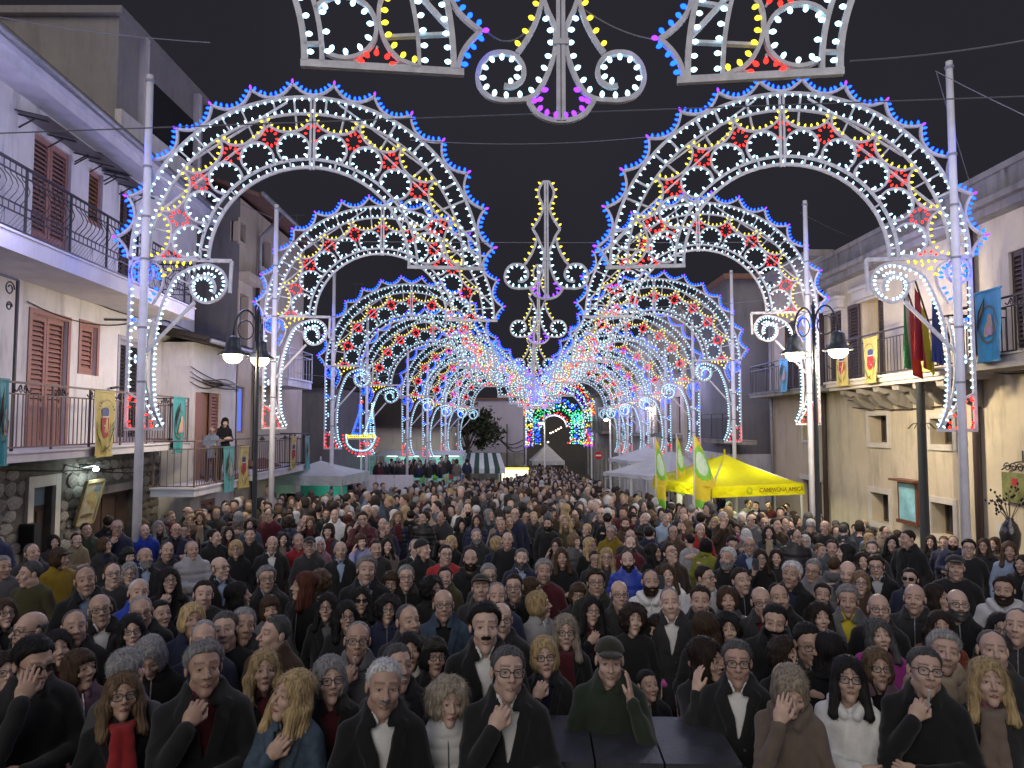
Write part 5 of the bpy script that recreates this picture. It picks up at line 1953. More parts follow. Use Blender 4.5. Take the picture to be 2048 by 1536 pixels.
MB().lathe([(.10, hb - .3), (.15, hb - .1), (.17, hb + .1), (.12, hb + .26), (.06, hb + .34), (.07, hb + .37)], 14).build('body', mat('black_glazed_vase', (.02, .02, .022), .12, .1, spec=.7), va, smooth=True)
MB().box(-.22, .22, -.2, .2, 0, hb - .31).build('stand', m_brownwood, va)
rr = random.Random(5)
for k in range(9):
    a = rr.uniform(-1.3, 1.0)
    L = rr.uniform(.35, .75)
    pts = [Vector((0, 0, hb + .3)), Vector((math.sin(a) * L * .4, rr.uniform(-.1, .1), hb + .3 + L * .55)), Vector((math.sin(a) * L, rr.uniform(-.15, .15), hb + .3 + L * math.cos(a) * .95))]
    tw = MB().tube(pts, [.009, .007, .004], 4).build('branch', m_bark, va)
    pd = MB()
    for j in range(7):
        q = pts[1].lerp(pts[2], j / 6) + Vector((rr.uniform(-.06, .06), rr.uniform(-.05, .05), rr.uniform(-.05, .05)))
        pd.lathe([(.0, -.03), (.022, 0), (.0, .03)], 6, q)
    setp(pd.build('pods', m_dark, tw), kind='stuff')
gs = empty('garden_sign', (0, 0, 0), 0, 'translucent sign board with scrolled iron crest on the palazzo wall', 'sign')
a_, b_ = RA.u(2090, .08), RA.u(2000, .08)
z0_, z1_ = RA.z(2020, 1004, .08), RA.z(2020, 945, .08)
MB().box(a_, b_, .06, .09, z0_, z1_, 0, RA.t).build('board', mat('mossy_glass_board', (.20, .21, .10), .15, .4, 4, spec=.6), gs)
MB().prism([(0, 0), (0, 0), (0, 0)], 0, 0)
MB().box(b_ - .42, b_ - .28, .09, .095, z0_ + .32, z1_ - .1, 0, RA.t).build('crest', m_bn['red'], gs)
cr = MB()
for k in range(6):
    c = a_ + (b_ - a_) * (.12 + .15 * k)
    cr.tube([RA.T(c + .09 * math.cos(t) * (1 - t / 12), .08, z1_ + .1 + .09 * math.sin(t) * (1 - t / 12)) for t in np.linspace(0, 9, 16)], .011, 4)
cr.tube([RA.T(a_ + (b_ - a_) * q, .08, z1_ + .04 + .18 * math.sin(math.pi * q)) for q in np.linspace(0, 1, 10)], .014, 5)
cr.bar(RA.T((a_ + b_) / 2, .08, z1_ + .2), RA.T((a_ + b_) / 2, .08, z1_ + .42), .02)
cr.build('iron_crest', m_iron, gs)
MB().box(RA.u(1998), RA.u(1986), .01, .02, RA.z(1990, 1075), RA.z(1990, 1046), 0, RA.t).build('wall_notice', mat('white_paper', (.6, .6, .58), .6, .05), None, label='small white paper notice on the palazzo wall', cat='notice')

# ================================================================== no entry sign, ship of lights, far gate
ne = P(1197, 911, 52)
sg = empty('road_sign', (ne.x, 52, gz(52, ne.x)), 0, 'round red no entry sign with white bar down the street', 'road sign')
hs = ne.z - gz(52, ne.x)
MB().tube([(0, .04, 0), (0, .04, hs + .3)], .03, 6).build('post', m_greymetal, sg)
MB().prism(ell(0, hs, .29, .29, 20), -.02, .02).build('disc', mat('sign_red', (.55, .02, .025), .4, .05), sg)
MB().box(-.2, .2, -.026, -.021, hs - .05, hs + .05).build('bar', mat('sign_white', (.8, .8, .8), .4, .03), sg)


def bulb_panel(root, name_, pts, col, lod=2, size=1.0):
    setp(link(name_, bulb_mesh(name_, pts, EMF[col], lod, size), root), kind='stuff')


shp = P(722, 905, 27.5)
sr = empty('light_ship', shp, 0, 'sailing ship made of blue, white and yellow bulbs between the left poles', 'light figure')
fr = MB()
bl = {k: [] for k in ('white', 'blue', 'yellow', 'red')}
hull = smooth_curve([(-.62, .72), (-.58, .35), (-.35, .1), (0, .02), (.3, .08), (.5, .3), (.62, .62)], 5)
deck = [(-.6, 0, .52), (.58, 0, .52)]
fr.strip(hull, .035, .04)
fr.strip(deck, .04, .04)
bl['white'] += along(hull, .075, .02, 1)
bl['red'] += along(hull, .12, .05, -1)
bl['yellow'] += along(deck, .07, .03, 1) + along(deck, .07, .1, 1)
for (x0, x1, xt, zb_, zt_) in ((-.38, .02, -.02, .68, 1.85), (.08, .55, .45, .68, 1.95)):
    poly = [(x0, 0, zb_), (xt, 0, zt_), (x1, 0, zb_), (x0, 0, zb_)]
    fr.strip(poly, .03, .04)
    bl['white' if x0 > 0 else 'blue'] += along(poly, .075, .02, -1)
    for q in (.2, .4, .6, .8):
        a = (x0 + (xt - x0) * q, zb_ + (zt_ - zb_) * q)
        c = (x1 + (xt - x1) * q, zb_ + (zt_ - zb_) * q)
        if c[0] - a[0] > .06:
            bl['blue'] += along([(a[0] + .03, 0, a[1]), (c[0] - .03, 0, c[1])], .075, .0, 1)
fr.strip([(0, 0, .5), (0, 0, 1.95)], .04, .04)
bl['red'] += [(-.02, 1.9, 0, 1), (.05, 1.93, 0, 1), (.2, .25, 0, 1), (.25, .35, 0, 1), (.32, .28, 0, 1), (.15, .33, 0, 1)]
fr.build('frame', m_rail, sr)
for c, b_ in bl.items():
    bulb_panel(sr, c + '_bulbs', b_, c, 2, 1.2)
MB().bar((0, .05, gz(27.5) - shp.z), (0, .05, .1), .06).build('post', m_pole, sr)

yGt = 63.0
k_ = yGt / F
gc = P(1117, 850, yGt)
gt = empty('light_gate', (gc.x, yGt, CAMZ), 0, 'far coloured light gate with dark arched opening closing the street', 'light gate')
bl = {k: [] for k in ('white', 'blue', 'yellow', 'red', 'green', 'orange', 'violet')}
fr = MB()
G = lambda px, py: ((px - 1117) * k_, (850 - py) * k_)
sz = 4.0 * k_


def gl(c, pts, step=3.4, side=1, off=0.0):
    p3 = [(*[G(*q)[0]], 0, G(*q)[1]) for q in pts]
    q_ = along(p3, step * 1.35 * k_, off, side)
    for x, z, ax, az in q_:
        cc_ = c if rng.random() < .78 else ['white', 'blue', 'green', 'yellow'][rng.integers(4)]
        bl[cc_].append((x + rng.normal(0, .05), z + rng.normal(0, .05), ax, az))


def ga(cx, cy, r, a0, a1, n=24, ry=None):
    return [(cx + r * math.sin(t), cy - (ry or r) * math.cos(t)) for t in np.linspace(a0, a1, n)]


for r, c in ((76, 'white'), (72, 'orange'), (68, 'red'), (64, 'white'), (60, 'white'), (56, 'violet'), (52, 'white')):
    pts = ga(1117, 842, r, -1.45, 1.45, 30, r * 1.15)
    gl(c, pts, 3.0)
    if r in (76, 64, 52):
        fr.strip([(G(*q)[0], 0, G(*q)[1]) for q in pts], .09, .1)
for r in range(28, 50, 4):
    for j, t in enumerate(np.linspace(-1.35, 1.35, 9)):
        c = 'green' if (abs(t) > .75 or r < 32) else ('blue' if r > 36 else 'white')
        gl(c, ga(1117, 850, r, t - .14, t + .14, 4, r * 1.05), 2.6)
gl('white', ga(1108, 856, 25, -1.5, 1.5), 2.6)
gl('red', ga(1108, 856, 28, -1.5, 1.5), 3.2)
fr.strip([(G(*q)[0], 0, G(*q)[1]) for q in ga(1108, 856, 25, -1.5, 1.5)], .1, .1)
for x0, x1 in ((1050, 1066), (1168, 1185)):
    for y, c in ((822, 'yellow'), (826, 'yellow'), (832, 'white'), (838, 'white'), (843, 'white'), (851, 'yellow'), (854, 'yellow'), (887, 'yellow'), (890, 'red'), (893, 'violet')):
        gl(c, [(x0, y), (x1, y)], 2.6)
    for x, c in ((x0 + 1, 'white'), (x0 + 5, 'red'), (x0 + 8, 'red'), (x0 + 11, 'violet'), (x1 - 1, 'white')):
        gl(c, [(x, 857), (x, 885)], 2.8)
    for q in (x0, x1):
        fr.strip([(G(q, 820)[0], 0, G(q, 820)[1]), (G(q, 894)[0], 0, G(q, 894)[1])], .1, .1)
for x in range(1070, 1082, 4):
    gl('blue' if x % 8 else 'white', [(x, 838), (x, 890)], 3.2)
for x in range(1140, 1168, 4):
    gl(['blue', 'white', 'green', 'white'][(x // 4) % 4], [(x, 826), (x, 888)], 3.0)
gl('white', [(1066, 856), (1084, 856)], 2.6)
gl('white', [(1134, 850), (1170, 850)], 2.6)
gl('red', [(1134, 886), (1150, 880), (1166, 888)], 2.4)
fr.build('frame', m_rail, gt)
for c, b_ in bl.items():
    bulb_panel(gt, c + '_bulbs', b_, c, 2, 2.4)
for px in (1052, 1183):
    MB().bar((G(px, 850)[0], .1, gz(yGt) - CAMZ), (G(px, 850)[0], .1, 2.0), .12).build('post', m_pole, gt)
point_light('gate_light', (0, -.8, .5), 120, (.8, .85, 1), gt, .5)
for k, (px, py) in enumerate(((1101, 866), (1106, 864), (1112, 861), (1117, 858), (1122, 855), (1096, 884), (1062, 888 - 40))):
    b_ = P(px, py, 72 + k)
    link('hanging_lamp', MB().lathe([(0, -.1), (.09, -.05), (.1, 0), (.06, .06), (0, .08)], 8).mesh('hanging_lamp', emit('warm_string_lamp', (1, .85, .6), 5)), None, b_)
    setp(COL.objects[-1], f"{['first', 'second', 'third', 'fourth', 'fifth', 'lowest', 'leftmost'][k]} small warm lamp of the string seen through the light gate", 'lamp', 'small lamps strung along the far street')

# ================================================================== flight case in front of the stage
m_case = mat('black_stage_laminate', (.035, .036, .046), .42, .25, 9, .25, 60, spec=.5)
m_edge = mat('dull_aluminium_edge', (.22, .22, .23), .4, .2, 20, metal=.8)
cx0, cx1 = P(1050, 1508, 3.62).x, P(1482, 1520, 3.62).x
ztop = .93
gcase = gz(3.85)
fc = empty('flight_case', ((cx0 + cx1) / 2, 3.62, gcase), math.radians(-2), 'large black flight case with three lids before the stage', 'flight case')
wc = (cx1 - cx0) / 2
Ht = ztop - gcase
MB().box(-wc, wc, 0, .56, 0, Ht - .05).build('body', m_case, fc)
for k, (a, b) in enumerate(((-wc, -.36 * wc), (-.34 * wc, .28 * wc), (.30 * wc, wc))):
    MB().box(a, b, -.004, .564, Ht - .045 + .003 * k, Ht).build('lid', m_case, fc)
for x in (-wc, wc):
    MB().bar((x, -.01, 0), (x, -.01, Ht - .05), .03).build('corner_edge', m_edge, fc)
MB().bar((-wc, -.012, Ht - .06), (wc, -.012, Ht - .06), .018).build('front_edge', m_edge, fc)
MB().box(.18 * wc - .2, .18 * wc + .06, -.016, -.004, Ht - .085, Ht - .066).build('hinge', m_edge, fc)
for x in (-.66 * wc, .72 * wc):
    r_ = MB()
    r_.box(x - .075, x + .075, -.012, -.002, Ht - .3, Ht - .12)
    o = r_.build('latch_plate', m_edge, fc)
    MB().tube([(x + .045 * math.cos(t), -.02, Ht - .2 + .055 * math.sin(t)) for t in np.linspace(0, 6.28, 14)], .008, 5).build('latch_ring', m_edge, o)
MB().box(-.2 * wc, .22 * wc, -.01, -.003, .2, Ht - .1).build('front_panel', m_case, fc)
# ================================================================== people: sculpted from distance fields
HC = 1.573                     # height of the head centre in a figure 1.70 m tall
PIV = np.array([0, .02, HC - .09])
HN = PIV - np.array([0, 0, HC])


def surf(fn, lo, hi, h):
    """surface nets: one closed quad mesh round fn < 0"""
    lo = np.array(lo, float)
    n = np.ceil((np.array(hi) - lo) / h).astype(int) + 1
    ax = [lo[i] + h * np.arange(n[i]) for i in range(3)]
    X, Y, Z = np.meshgrid(*ax, indexing='ij')
    f = fn(X, Y, Z)
    f[f == 0] = 1e-9
    s = f < 0
    C = [(i, j, k) for i in (0, 1) for j in (0, 1) for k in (0, 1)]
    sl = lambda a, c: a[c[0]:n[0] - 1 + c[0], c[1]:n[1] - 1 + c[1], c[2]:n[2] - 1 + c[2]]
    cnt = sum(sl(s, c).astype(np.int8) for c in C)
    act = (cnt > 0) & (cnt < 8)
    idx = np.argwhere(act)
    ids = -np.ones(act.shape, np.int64)
    ids[act] = np.arange(len(idx))
    acc = np.zeros((len(idx), 3))
    num = np.zeros(len(idx))
    for a in C:
        for d in range(3):
            if a[d]:
                continue
            b = list(a)
            b[d] = 1
            fa = f[idx[:, 0] + a[0], idx[:, 1] + a[1], idx[:, 2] + a[2]]
            fb = f[idx[:, 0] + b[0], idx[:, 1] + b[1], idx[:, 2] + b[2]]
            m = (fa < 0) != (fb < 0)
            t = np.where(m, fa / np.where(m, fa - fb, 1), 0)
            p = np.tile(np.array(a, float), (len(idx), 1))
            p[:, d] += t
            acc += p * m[:, None]
            num += m
    V = lo + h * (idx + acc / num[:, None])
    Q = []
    for d in range(3):
        e, g = (d + 1) % 3, (d + 2) % 3
        a = [slice(None)] * 3
        b = [slice(None)] * 3
        a[d], b[d] = slice(0, -1), slice(1, None)
        ch = s[tuple(a)] != s[tuple(b)]
        w = np.argwhere(ch)
        w = w[(w[:, e] > 0) & (w[:, g] > 0) & (w[:, e] < n[e] - 1) & (w[:, g] < n[g] - 1)]
        if not len(w):
            continue
        o = []
        for de, dg in ((-1, -1), (0, -1), (0, 0), (-1, 0)):
            c = w.copy()
            c[:, e] += de
            c[:, g] += dg
            o.append(ids[c[:, 0], c[:, 1], c[:, 2]])
        q = np.stack(o, 1)
        fl = ~s[tuple(w.T)]
        q[fl] = q[fl][:, ::-1]
        Q.append(q)
    Q = np.concatenate(Q)
    return V, Q[(Q >= 0).all(1)]


def mesh_np(name, V, Q, mats, masks=None, mi=None):
    me = bpy.data.meshes.new(name)
    me.vertices.add(len(V))
    me.vertices.foreach_set('co', np.ascontiguousarray(V, np.float32).ravel())
    me.loops.add(Q.size)
    me.loops.foreach_set('vertex_index', np.ascontiguousarray(Q, np.int32).ravel())
    me.polygons.add(len(Q))
    k = Q.shape[1]
    me.polygons.foreach_set('loop_start', np.arange(0, Q.size, k, dtype=np.int32))
    me.polygons.foreach_set('loop_total', np.full(len(Q), k, np.int32))
    me.polygons.foreach_set('use_smooth', np.ones(len(Q), bool))
    for m in (mats if isinstance(mats, (list, tuple)) else [mats]):
        me.materials.append(m)
    if mi is not None:
        me.polygons.foreach_set('material_index', np.asarray(mi, np.int32))
    if masks is not None:
        at = me.color_attributes.new('mask', 'FLOAT_COLOR', 'POINT')
        at.data.foreach_set('color', np.ascontiguousarray(masks, np.float32).ravel())
    me.update(calc_edges=True)
    me.validate()
    return me


def d_ell(X, Y, Z, c, r):
    x, y, z = (X - c[0]) / r[0], (Y - c[1]) / r[1], (Z - c[2]) / r[2]
    k0 = np.sqrt(x * x + y * y + z * z)
    k1 = np.sqrt((x / r[0]) ** 2 + (y / r[1]) ** 2 + (z / r[2]) ** 2) + 1e-9
    return k0 * (k0 - 1) / k1


def d_cap(X, Y, Z, a, b, ra, rb=None):
    rb = ra if rb is None else rb
    a, b = np.array(a, float), np.array(b, float)
    ab = b - a
    t = np.clip(((X - a[0]) * ab[0] + (Y - a[1]) * ab[1] + (Z - a[2]) * ab[2]) / max(ab @ ab, 1e-12), 0, 1)
    return np.sqrt((X - a[0] - t * ab[0]) ** 2 + (Y - a[1] - t * ab[1]) ** 2 + (Z - a[2] - t * ab[2]) ** 2) - (ra + (rb - ra) * t)


def smin(a, b, k):
    h = np.clip(.5 + .5 * (b - a) / k, 0, 1)
    return b + (a - b) * h - k * h * (1 - h)


def smax(a, b, k):
    return -smin(-a, -b, k)


# ---------------------------------------------------------------- heads
HEADS = {                       # jaw width, face length, nose, cheek, brow, neck
    'm1': (1.0, 1.0, 1.1, 1.0, 1.2, 1.08), 'm2': (1.1, 1.02, 1.2, 1.15, 1.1, 1.15), 'm3': (.92, 1.05, 1.15, .85, 1.3, 1.0),
    'f1': (.9, .97, .85, 1.0, .6, .84), 'f2': (.98, .96, .9, 1.15, .6, .88), 'f3': (.86, 1.0, .95, .9, .7, .82)}


def head_sdf(v):
    jw, fl, ns, ck, bw, nk = HEADS[v]

    def fn(X, Y, Z):
        A = np.abs(X)
        d = d_ell(X, Y, Z, (0, .014, .043), (.0745, .096, .083))
        d = smin(d, d_ell(A, Y, Z, (0, -.024, -.030 * fl), (.057 * jw, .068, .090 * fl)), .03)
        d = smin(d, d_ell(A, Y, Z, (0, -.070, -.102 * fl), (.024 * jw, .022, .019)), .025)
        d = smin(d, d_ell(A, Y, Z, (.046 * jw, -.012, -.068 * fl), (.018, .026, .022)), .028)
        d = smin(d, d_ell(A, Y, Z, (.040, -.062, -.022), (.022, .020 * ck, .020)), .022)
        d = smin(d, d_cap(A, Y, Z, (.006, -.086, .034), (.044, -.072, .036), .0085 * (.7 + .3 * bw)), .018)
        d = smax(d, -d_ell(A, Y, Z, (.032, -.104, .012), (.020, .022, .012)), .012)
        d = smin(d, d_ell(A, Y, Z, (.0315, -.0745, .012), (.0135, .0125, .0125)), .002)
        d = smin(d, d_cap(A, Y, Z, (.017, -.086, .0195), (.047, -.076, .0175), .0052), .004)      # upper lid
        d = smin(d, d_cap(A, Y, Z, (.020, -.0835, .0045), (.043, -.076, .005), .0040), .004)       # lower lid
        d = smin(d, d_cap(X, Y, Z, (0, -.086, .022), (0, -.108 - .006 * ns, -.020), .0075, .0115 * ns), .011)
        d = smin(d, d_ell(A, Y, Z, (.0125 * ns, -.099, -.026), (.0085, .010, .0075)), .007)
        d = smin(d, d_cap(A, Y, Z, (0, -.0965, -.0535 * fl), (.020, -.0870, -.0615 * fl), .0050, .0025), .006)
        d = smin(d, d_cap(A, Y, Z, (0, -.0955, -.066 * fl), (.017, -.0875, -.0675 * fl), .0058, .0025), .006)
        d = smax(d, -d_cap(A, Y, Z, (0, -.104, -.0595 * fl), (.021, -.093, -.0655 * fl), .0026), .003)
        ear = d_ell(A, Y, Z, (.079, .018, .0), (.009, .021, .031))
        d = smin(d, ear, .008)
        d = smin(d, d_cap(X, Y * .95, Z, (0, .020, -.07), (0, .032, -.20), .052 * nk, .060 * nk), .03)
        d = smin(d, d_ell(X, Y, Z, (0, .045, -.255), (.15, .085, .065)), .06)
        return d
    return fn


def head_masks(V, v):
    jw, fl, ns, ck, bw, nk = HEADS[v]
    x, y, z = np.abs(V[:, 0]), V[:, 1], V[:, 2]
    lips = np.clip(1.3 - ((x / .023) ** 2 + ((z + .0605 * fl + .25 * x) / .0105) ** 2), 0, 1) * (y < -.080) * (.85 if v[0] == 'f' else .35)
    brow = .82 * np.exp(-((z - (.042 - .06 * (x - .03) ** 2 * 10)) / .0058) ** 2) * ((x > .009) & (x < .052) & (y < -.05))
    eye = (((x - .0315) ** 2 + ((z - .012) * 2.1) ** 2 < .0115 ** 2) & (y < -.080)) * .75
    iris = (((x - .0315) ** 2 + ((z - .0125) * 1.3) ** 2 < .0072 ** 2) & (y < -.080)) * .95
    lid_shade = np.exp(-((z - .0185) / .0026) ** 2) * ((x > .017) & (x < .048) & (y < -.07)) * .75  # shading line of the upper lid, painted as colour
    brow = np.maximum(brow * (1.0 if v[0] == 'm' else .8), lid_shade)
    if v[0] == 'm':                               # shaven jaw
        jaw = np.clip((-.035 - z) / .02, 0, 1) * np.clip((z + .125) / .02, 0, 1) * np.clip((.0 - y) / .03, 0, 1)
        brow = np.maximum(brow, jaw * .22)
    nos = np.exp(-(((x - .011) / .0045) ** 2 + ((z + .0325) / .003) ** 2)) * (y < -.085) * .9
    fold = np.exp(-((x - (.022 + (-.028 - z) * .42)) / .0035) ** 2) * ((z < -.028) & (z > -.07) & (y < -.06)) * .14
    slit = np.exp(-((z + .0595 * fl + .34 * np.maximum(x - .003, 0)) / .0028) ** 2) * ((x < .024) & (y < -.08)) * .8
    brow = np.maximum(np.maximum(np.maximum(brow, nos), fold), slit)  # shade of nostrils, folds and mouth line painted into the brow mask
    m = np.zeros((len(V), 4))
    m[:, 0] = lips
    m[:, 1] = brow
    m[:, 2] = eye
    m[:, 3] = iris
    return m


m_skin = bpy.data.materials.new('skin')
m_skin.use_nodes = True
MATS['skin'] = m_skin


def _skin():
    nt = m_skin.node_tree
    b = nt.nodes['Principled BSDF']
    b.inputs['Roughness'].default_value = .48
    b.inputs['Specular IOR Level'].default_value = .35
    oi = nt.nodes.new('ShaderNodeObjectInfo')
    at = nt.nodes.new('ShaderNodeAttribute')
    at.attribute_name = 'mask'
    sp = nt.nodes.new('ShaderNodeSeparateColor')
    nt.links.new(at.outputs['Color'], sp.inputs['Color'])
    tc_ = nt.nodes.new('ShaderNodeTexCoord')
    nz = nt.nodes.new('ShaderNodeTexNoise')
    nz.inputs['Scale'].default_value = 26
    nz.inputs['Detail'].default_value = 4
    nt.links.new(tc_.outputs['Object'], nz.inputs['Vector'])
    mr = nt.nodes.new('ShaderNodeMapRange')
    mr.inputs['To Min'].default_value = .78
    mr.inputs['To Max'].default_value = 1.18
    nt.links.new(nz.outputs['Fac'], mr.inputs['Value'])

    def mix(a, b_, fac, blend='MIX'):
        m = nt.nodes.new('ShaderNodeMix')
        m.data_type = 'RGBA'
        m.blend_type = blend
        if isinstance(fac, float):
            m.inputs['Factor'].default_value = fac
        else:
            nt.links.new(fac, m.inputs['Factor'])
        for key, val in (('A', a), ('B', b_)):
            if isinstance(val, tuple):
                m.inputs[key].default_value = val
            else:
                nt.links.new(val, m.inputs[key])
        return m.outputs['Result']
    c = mix(oi.outputs['Color'], mr.outputs['Result'], 1.0, 'MULTIPLY')
    lip = mix(c, (.72, .46, .46, 1), 1.0, 'MULTIPLY')
    c = mix(c, lip, sp.outputs['Red'])
    br = mix(c, (.22, .18, .17, 1), 1.0, 'MULTIPLY')  # tint of brows, stubble and the painted face creases
    c = mix(c, br, sp.outputs['Green'])
    c = mix(c, (.36, .34, .33, 1), sp.outputs['Blue'])
    c = mix(c, (.02, .014, .012, 1), at.outputs['Alpha'])
    nt.links.new(c, b.inputs['Base Color'])
    n2 = nt.nodes.new('ShaderNodeTexNoise')
    n2.inputs['Scale'].default_value = 110
    n2.inputs['Detail'].default_value = 3
    nt.links.new(tc_.outputs['Object'], n2.inputs['Vector'])
    bp = nt.nodes.new('ShaderNodeBump')
    bp.inputs['Strength'].default_value = .35
    bp.inputs['Distance'].default_value = .004
    nt.links.new(n2.outputs['Fac'], bp.inputs['Height'])
    nt.links.new(bp.outputs['Normal'], b.inputs['Normal'])


_skin()
m_hair = mat('hair', objcol=True, rough=.62, var=.7, scale=70, stretch=(1, 1, .12), bump=.7, bscale=120, spec=.22)
m_cloth = mat('woven_cloth', objcol=True, rough=.85, var=.18, scale=7, bump=.35, bscale=160, spec=.2, sheen=.15)
m_nylon = mat('padded_nylon', objcol=True, rough=.5, var=.12, scale=5, bump=.12, bscale=30, spec=.35)
m_denim = mat('denim_cloth', objcol=True, rough=.9, var=.35, scale=18, bump=.3, bscale=200, spec=.15)
m_rim = mat('dark_spectacle_rim', (.015, .013, .013), .3, .1)
m_lens = glass('spectacle_lens', (.25, .27, .3), .05, .16)
m_lens_d = glass('dark_lens', (.02, .02, .022), .05, .92)
LODH = {0: .0044, 1: .0075, 2: .017}
_hcache = {}


def head_np(v, lod):
    if (v, lod) not in _hcache:
        h = LODH[lod]
        V, Q = surf(head_sdf(v), (-.17, -.135, -.31 if lod < 2 else -.27), (.17, .145, .14), h)
        _hcache[v, lod] = (V, Q, head_masks(V, v))
    return _hcache[v, lod]


def rotm(yaw, pitch, roll=0.0):
    return np.array(Matrix.Rotation(yaw, 3, 'Z') @ Matrix.Rotation(roll, 3, 'Y') @ Matrix.Rotation(pitch, 3, 'X'))


# ---------------------------------------------------------------- hands
FING = [(-.028, .083, .066), (-.0095, .088, .076), (.0095, .086, .070), (.027, .079, .055)]


def hand_np(curl, lod):
    key = ('hand', curl, lod)
    if key in _hcache:
        return _hcache[key]

    def fn(X, Y, Z):
        d = d_ell(X, Y, Z, (0, 0, .045), (.041, .0165, .052))
        d = smin(d, d_cap(X, Y, Z, (0, 0, -.03), (0, 0, .01), .026, .024), .02)
        for k, (x, z, L) in enumerate(FING):
            p = np.array([x, 0, z])
            a = curl * (.55 + .06 * k)
            dx = (x / .03) * .10
            for j, f in enumerate((.45, .32, .23)):
                q = p + L * f * np.array([dx, -math.sin(a), math.cos(a)])
                d = smin(d, d_cap(X, Y, Z, p, q, .0092 - .001 * j, .0088 - .0012 * j), .0035)
                p = q
                a += curl * .8
        t0, t1, t2 = (-.026, -.006, .025), (-.052, -.016, .058), (-.056 + .012 * curl, -.026 - .01 * curl, .088)
        d = smin(d, d_cap(X, Y, Z, t0, t1, .014, .0115), .008)
        d = smin(d, d_cap(X, Y, Z, t1, t2, .0115, .0085), .004)
        return d
    V, Q = surf(fn, (-.09, -.12, -.1), (.07, .04, .19), .0048 if lod == 0 else .009)
    _hcache[key] = (V, Q)
    return V, Q


# elbow, wrist, hand direction, palm direction, curl for image-left (L) and image-right (R) arm
POSES = {
    'down': dict(L=((-.225, .04, 1.12), (-.215, -.05, .88), (0, -.25, -1), (1, 0, 0), .6), R=((.225, .04, 1.12), (.215, -.05, .88), (0, -.25, -1), (-1, 0, 0), .6)),
    'cross': dict(L=((-.22, -.06, 1.125), (.04, -.215, 1.145), (1, .05, .12), (0, 1, 0), .35), R=((.22, -.06, 1.115), (-.05, -.185, 1.09), (-1, .1, .1), (0, 1, 0), .5)),
    'chin': dict(L=((-.19, -.13, 1.13), (-.075, -.165, 1.375), (.45, .12, .9), (.25, .95, 0), 1.15), R=((.22, -.05, 1.115), (-.06, -.215, 1.12), (-1, .1, .1), (0, 1, 0), .5)),
    'face': dict(L=((-.17, -.15, 1.17), (-.07, -.185, 1.45), (.25, .05, 1), (.2, 1, 0), .28), R=((.22, -.05, 1.115), (-.06, -.215, 1.12), (-1, .1, .1), (0, 1, 0), .5)),
    'cheek': dict(R=((.21, -.19, 1.14), (.115, -.13, 1.40), (-.05, .25, 1), (-1, .25, 0), .2), L=((-.22, -.10, 1.10), (-.03, -.27, 1.10), (1, -.05, .05), (0, 0, -1), 1.5)),
    'temple': dict(L=((-.2, -.18, 1.18), (-.14, -.12, 1.43), (.25, .25, 1), (1, .2, 0), .3), R=((.22, -.08, 1.115), (.0, -.24, 1.10), (-1, 0, 0), (0, 1, 0), .8)),
    'phone': dict(L=((-.20, -.17, 1.24), (-.10, -.26, 1.44), (.25, 0, 1), (0, 1, 0), .8), R=((.225, .04, 1.12), (.215, -.05, .88), (0, -.25, -1), (-1, 0, 0), .6)),
    'neck': dict(L=((-.21, -.14, 1.10), (-.03, -.15, 1.33), (.6, .12, .8), (.1, 1, .1), .85), R=((.22, -.02, 1.11), (.05, -.20, 1.02), (-.8, -.55, -.2), (0, 1, 0), .6)),
}
SHO = .150


def place(V, w, dr, palm):
    z = np.array(dr, float)
    z /= np.linalg.norm(z)
    y = -np.array(palm, float)
    y -= z * (y @ z)
    y /= np.linalg.norm(y)
    x = np.cross(y, z)
    return np.array(w) + V[:, :1] * x + V[:, 1:2] * y + V[:, 2:3] * z


_bcache = {}


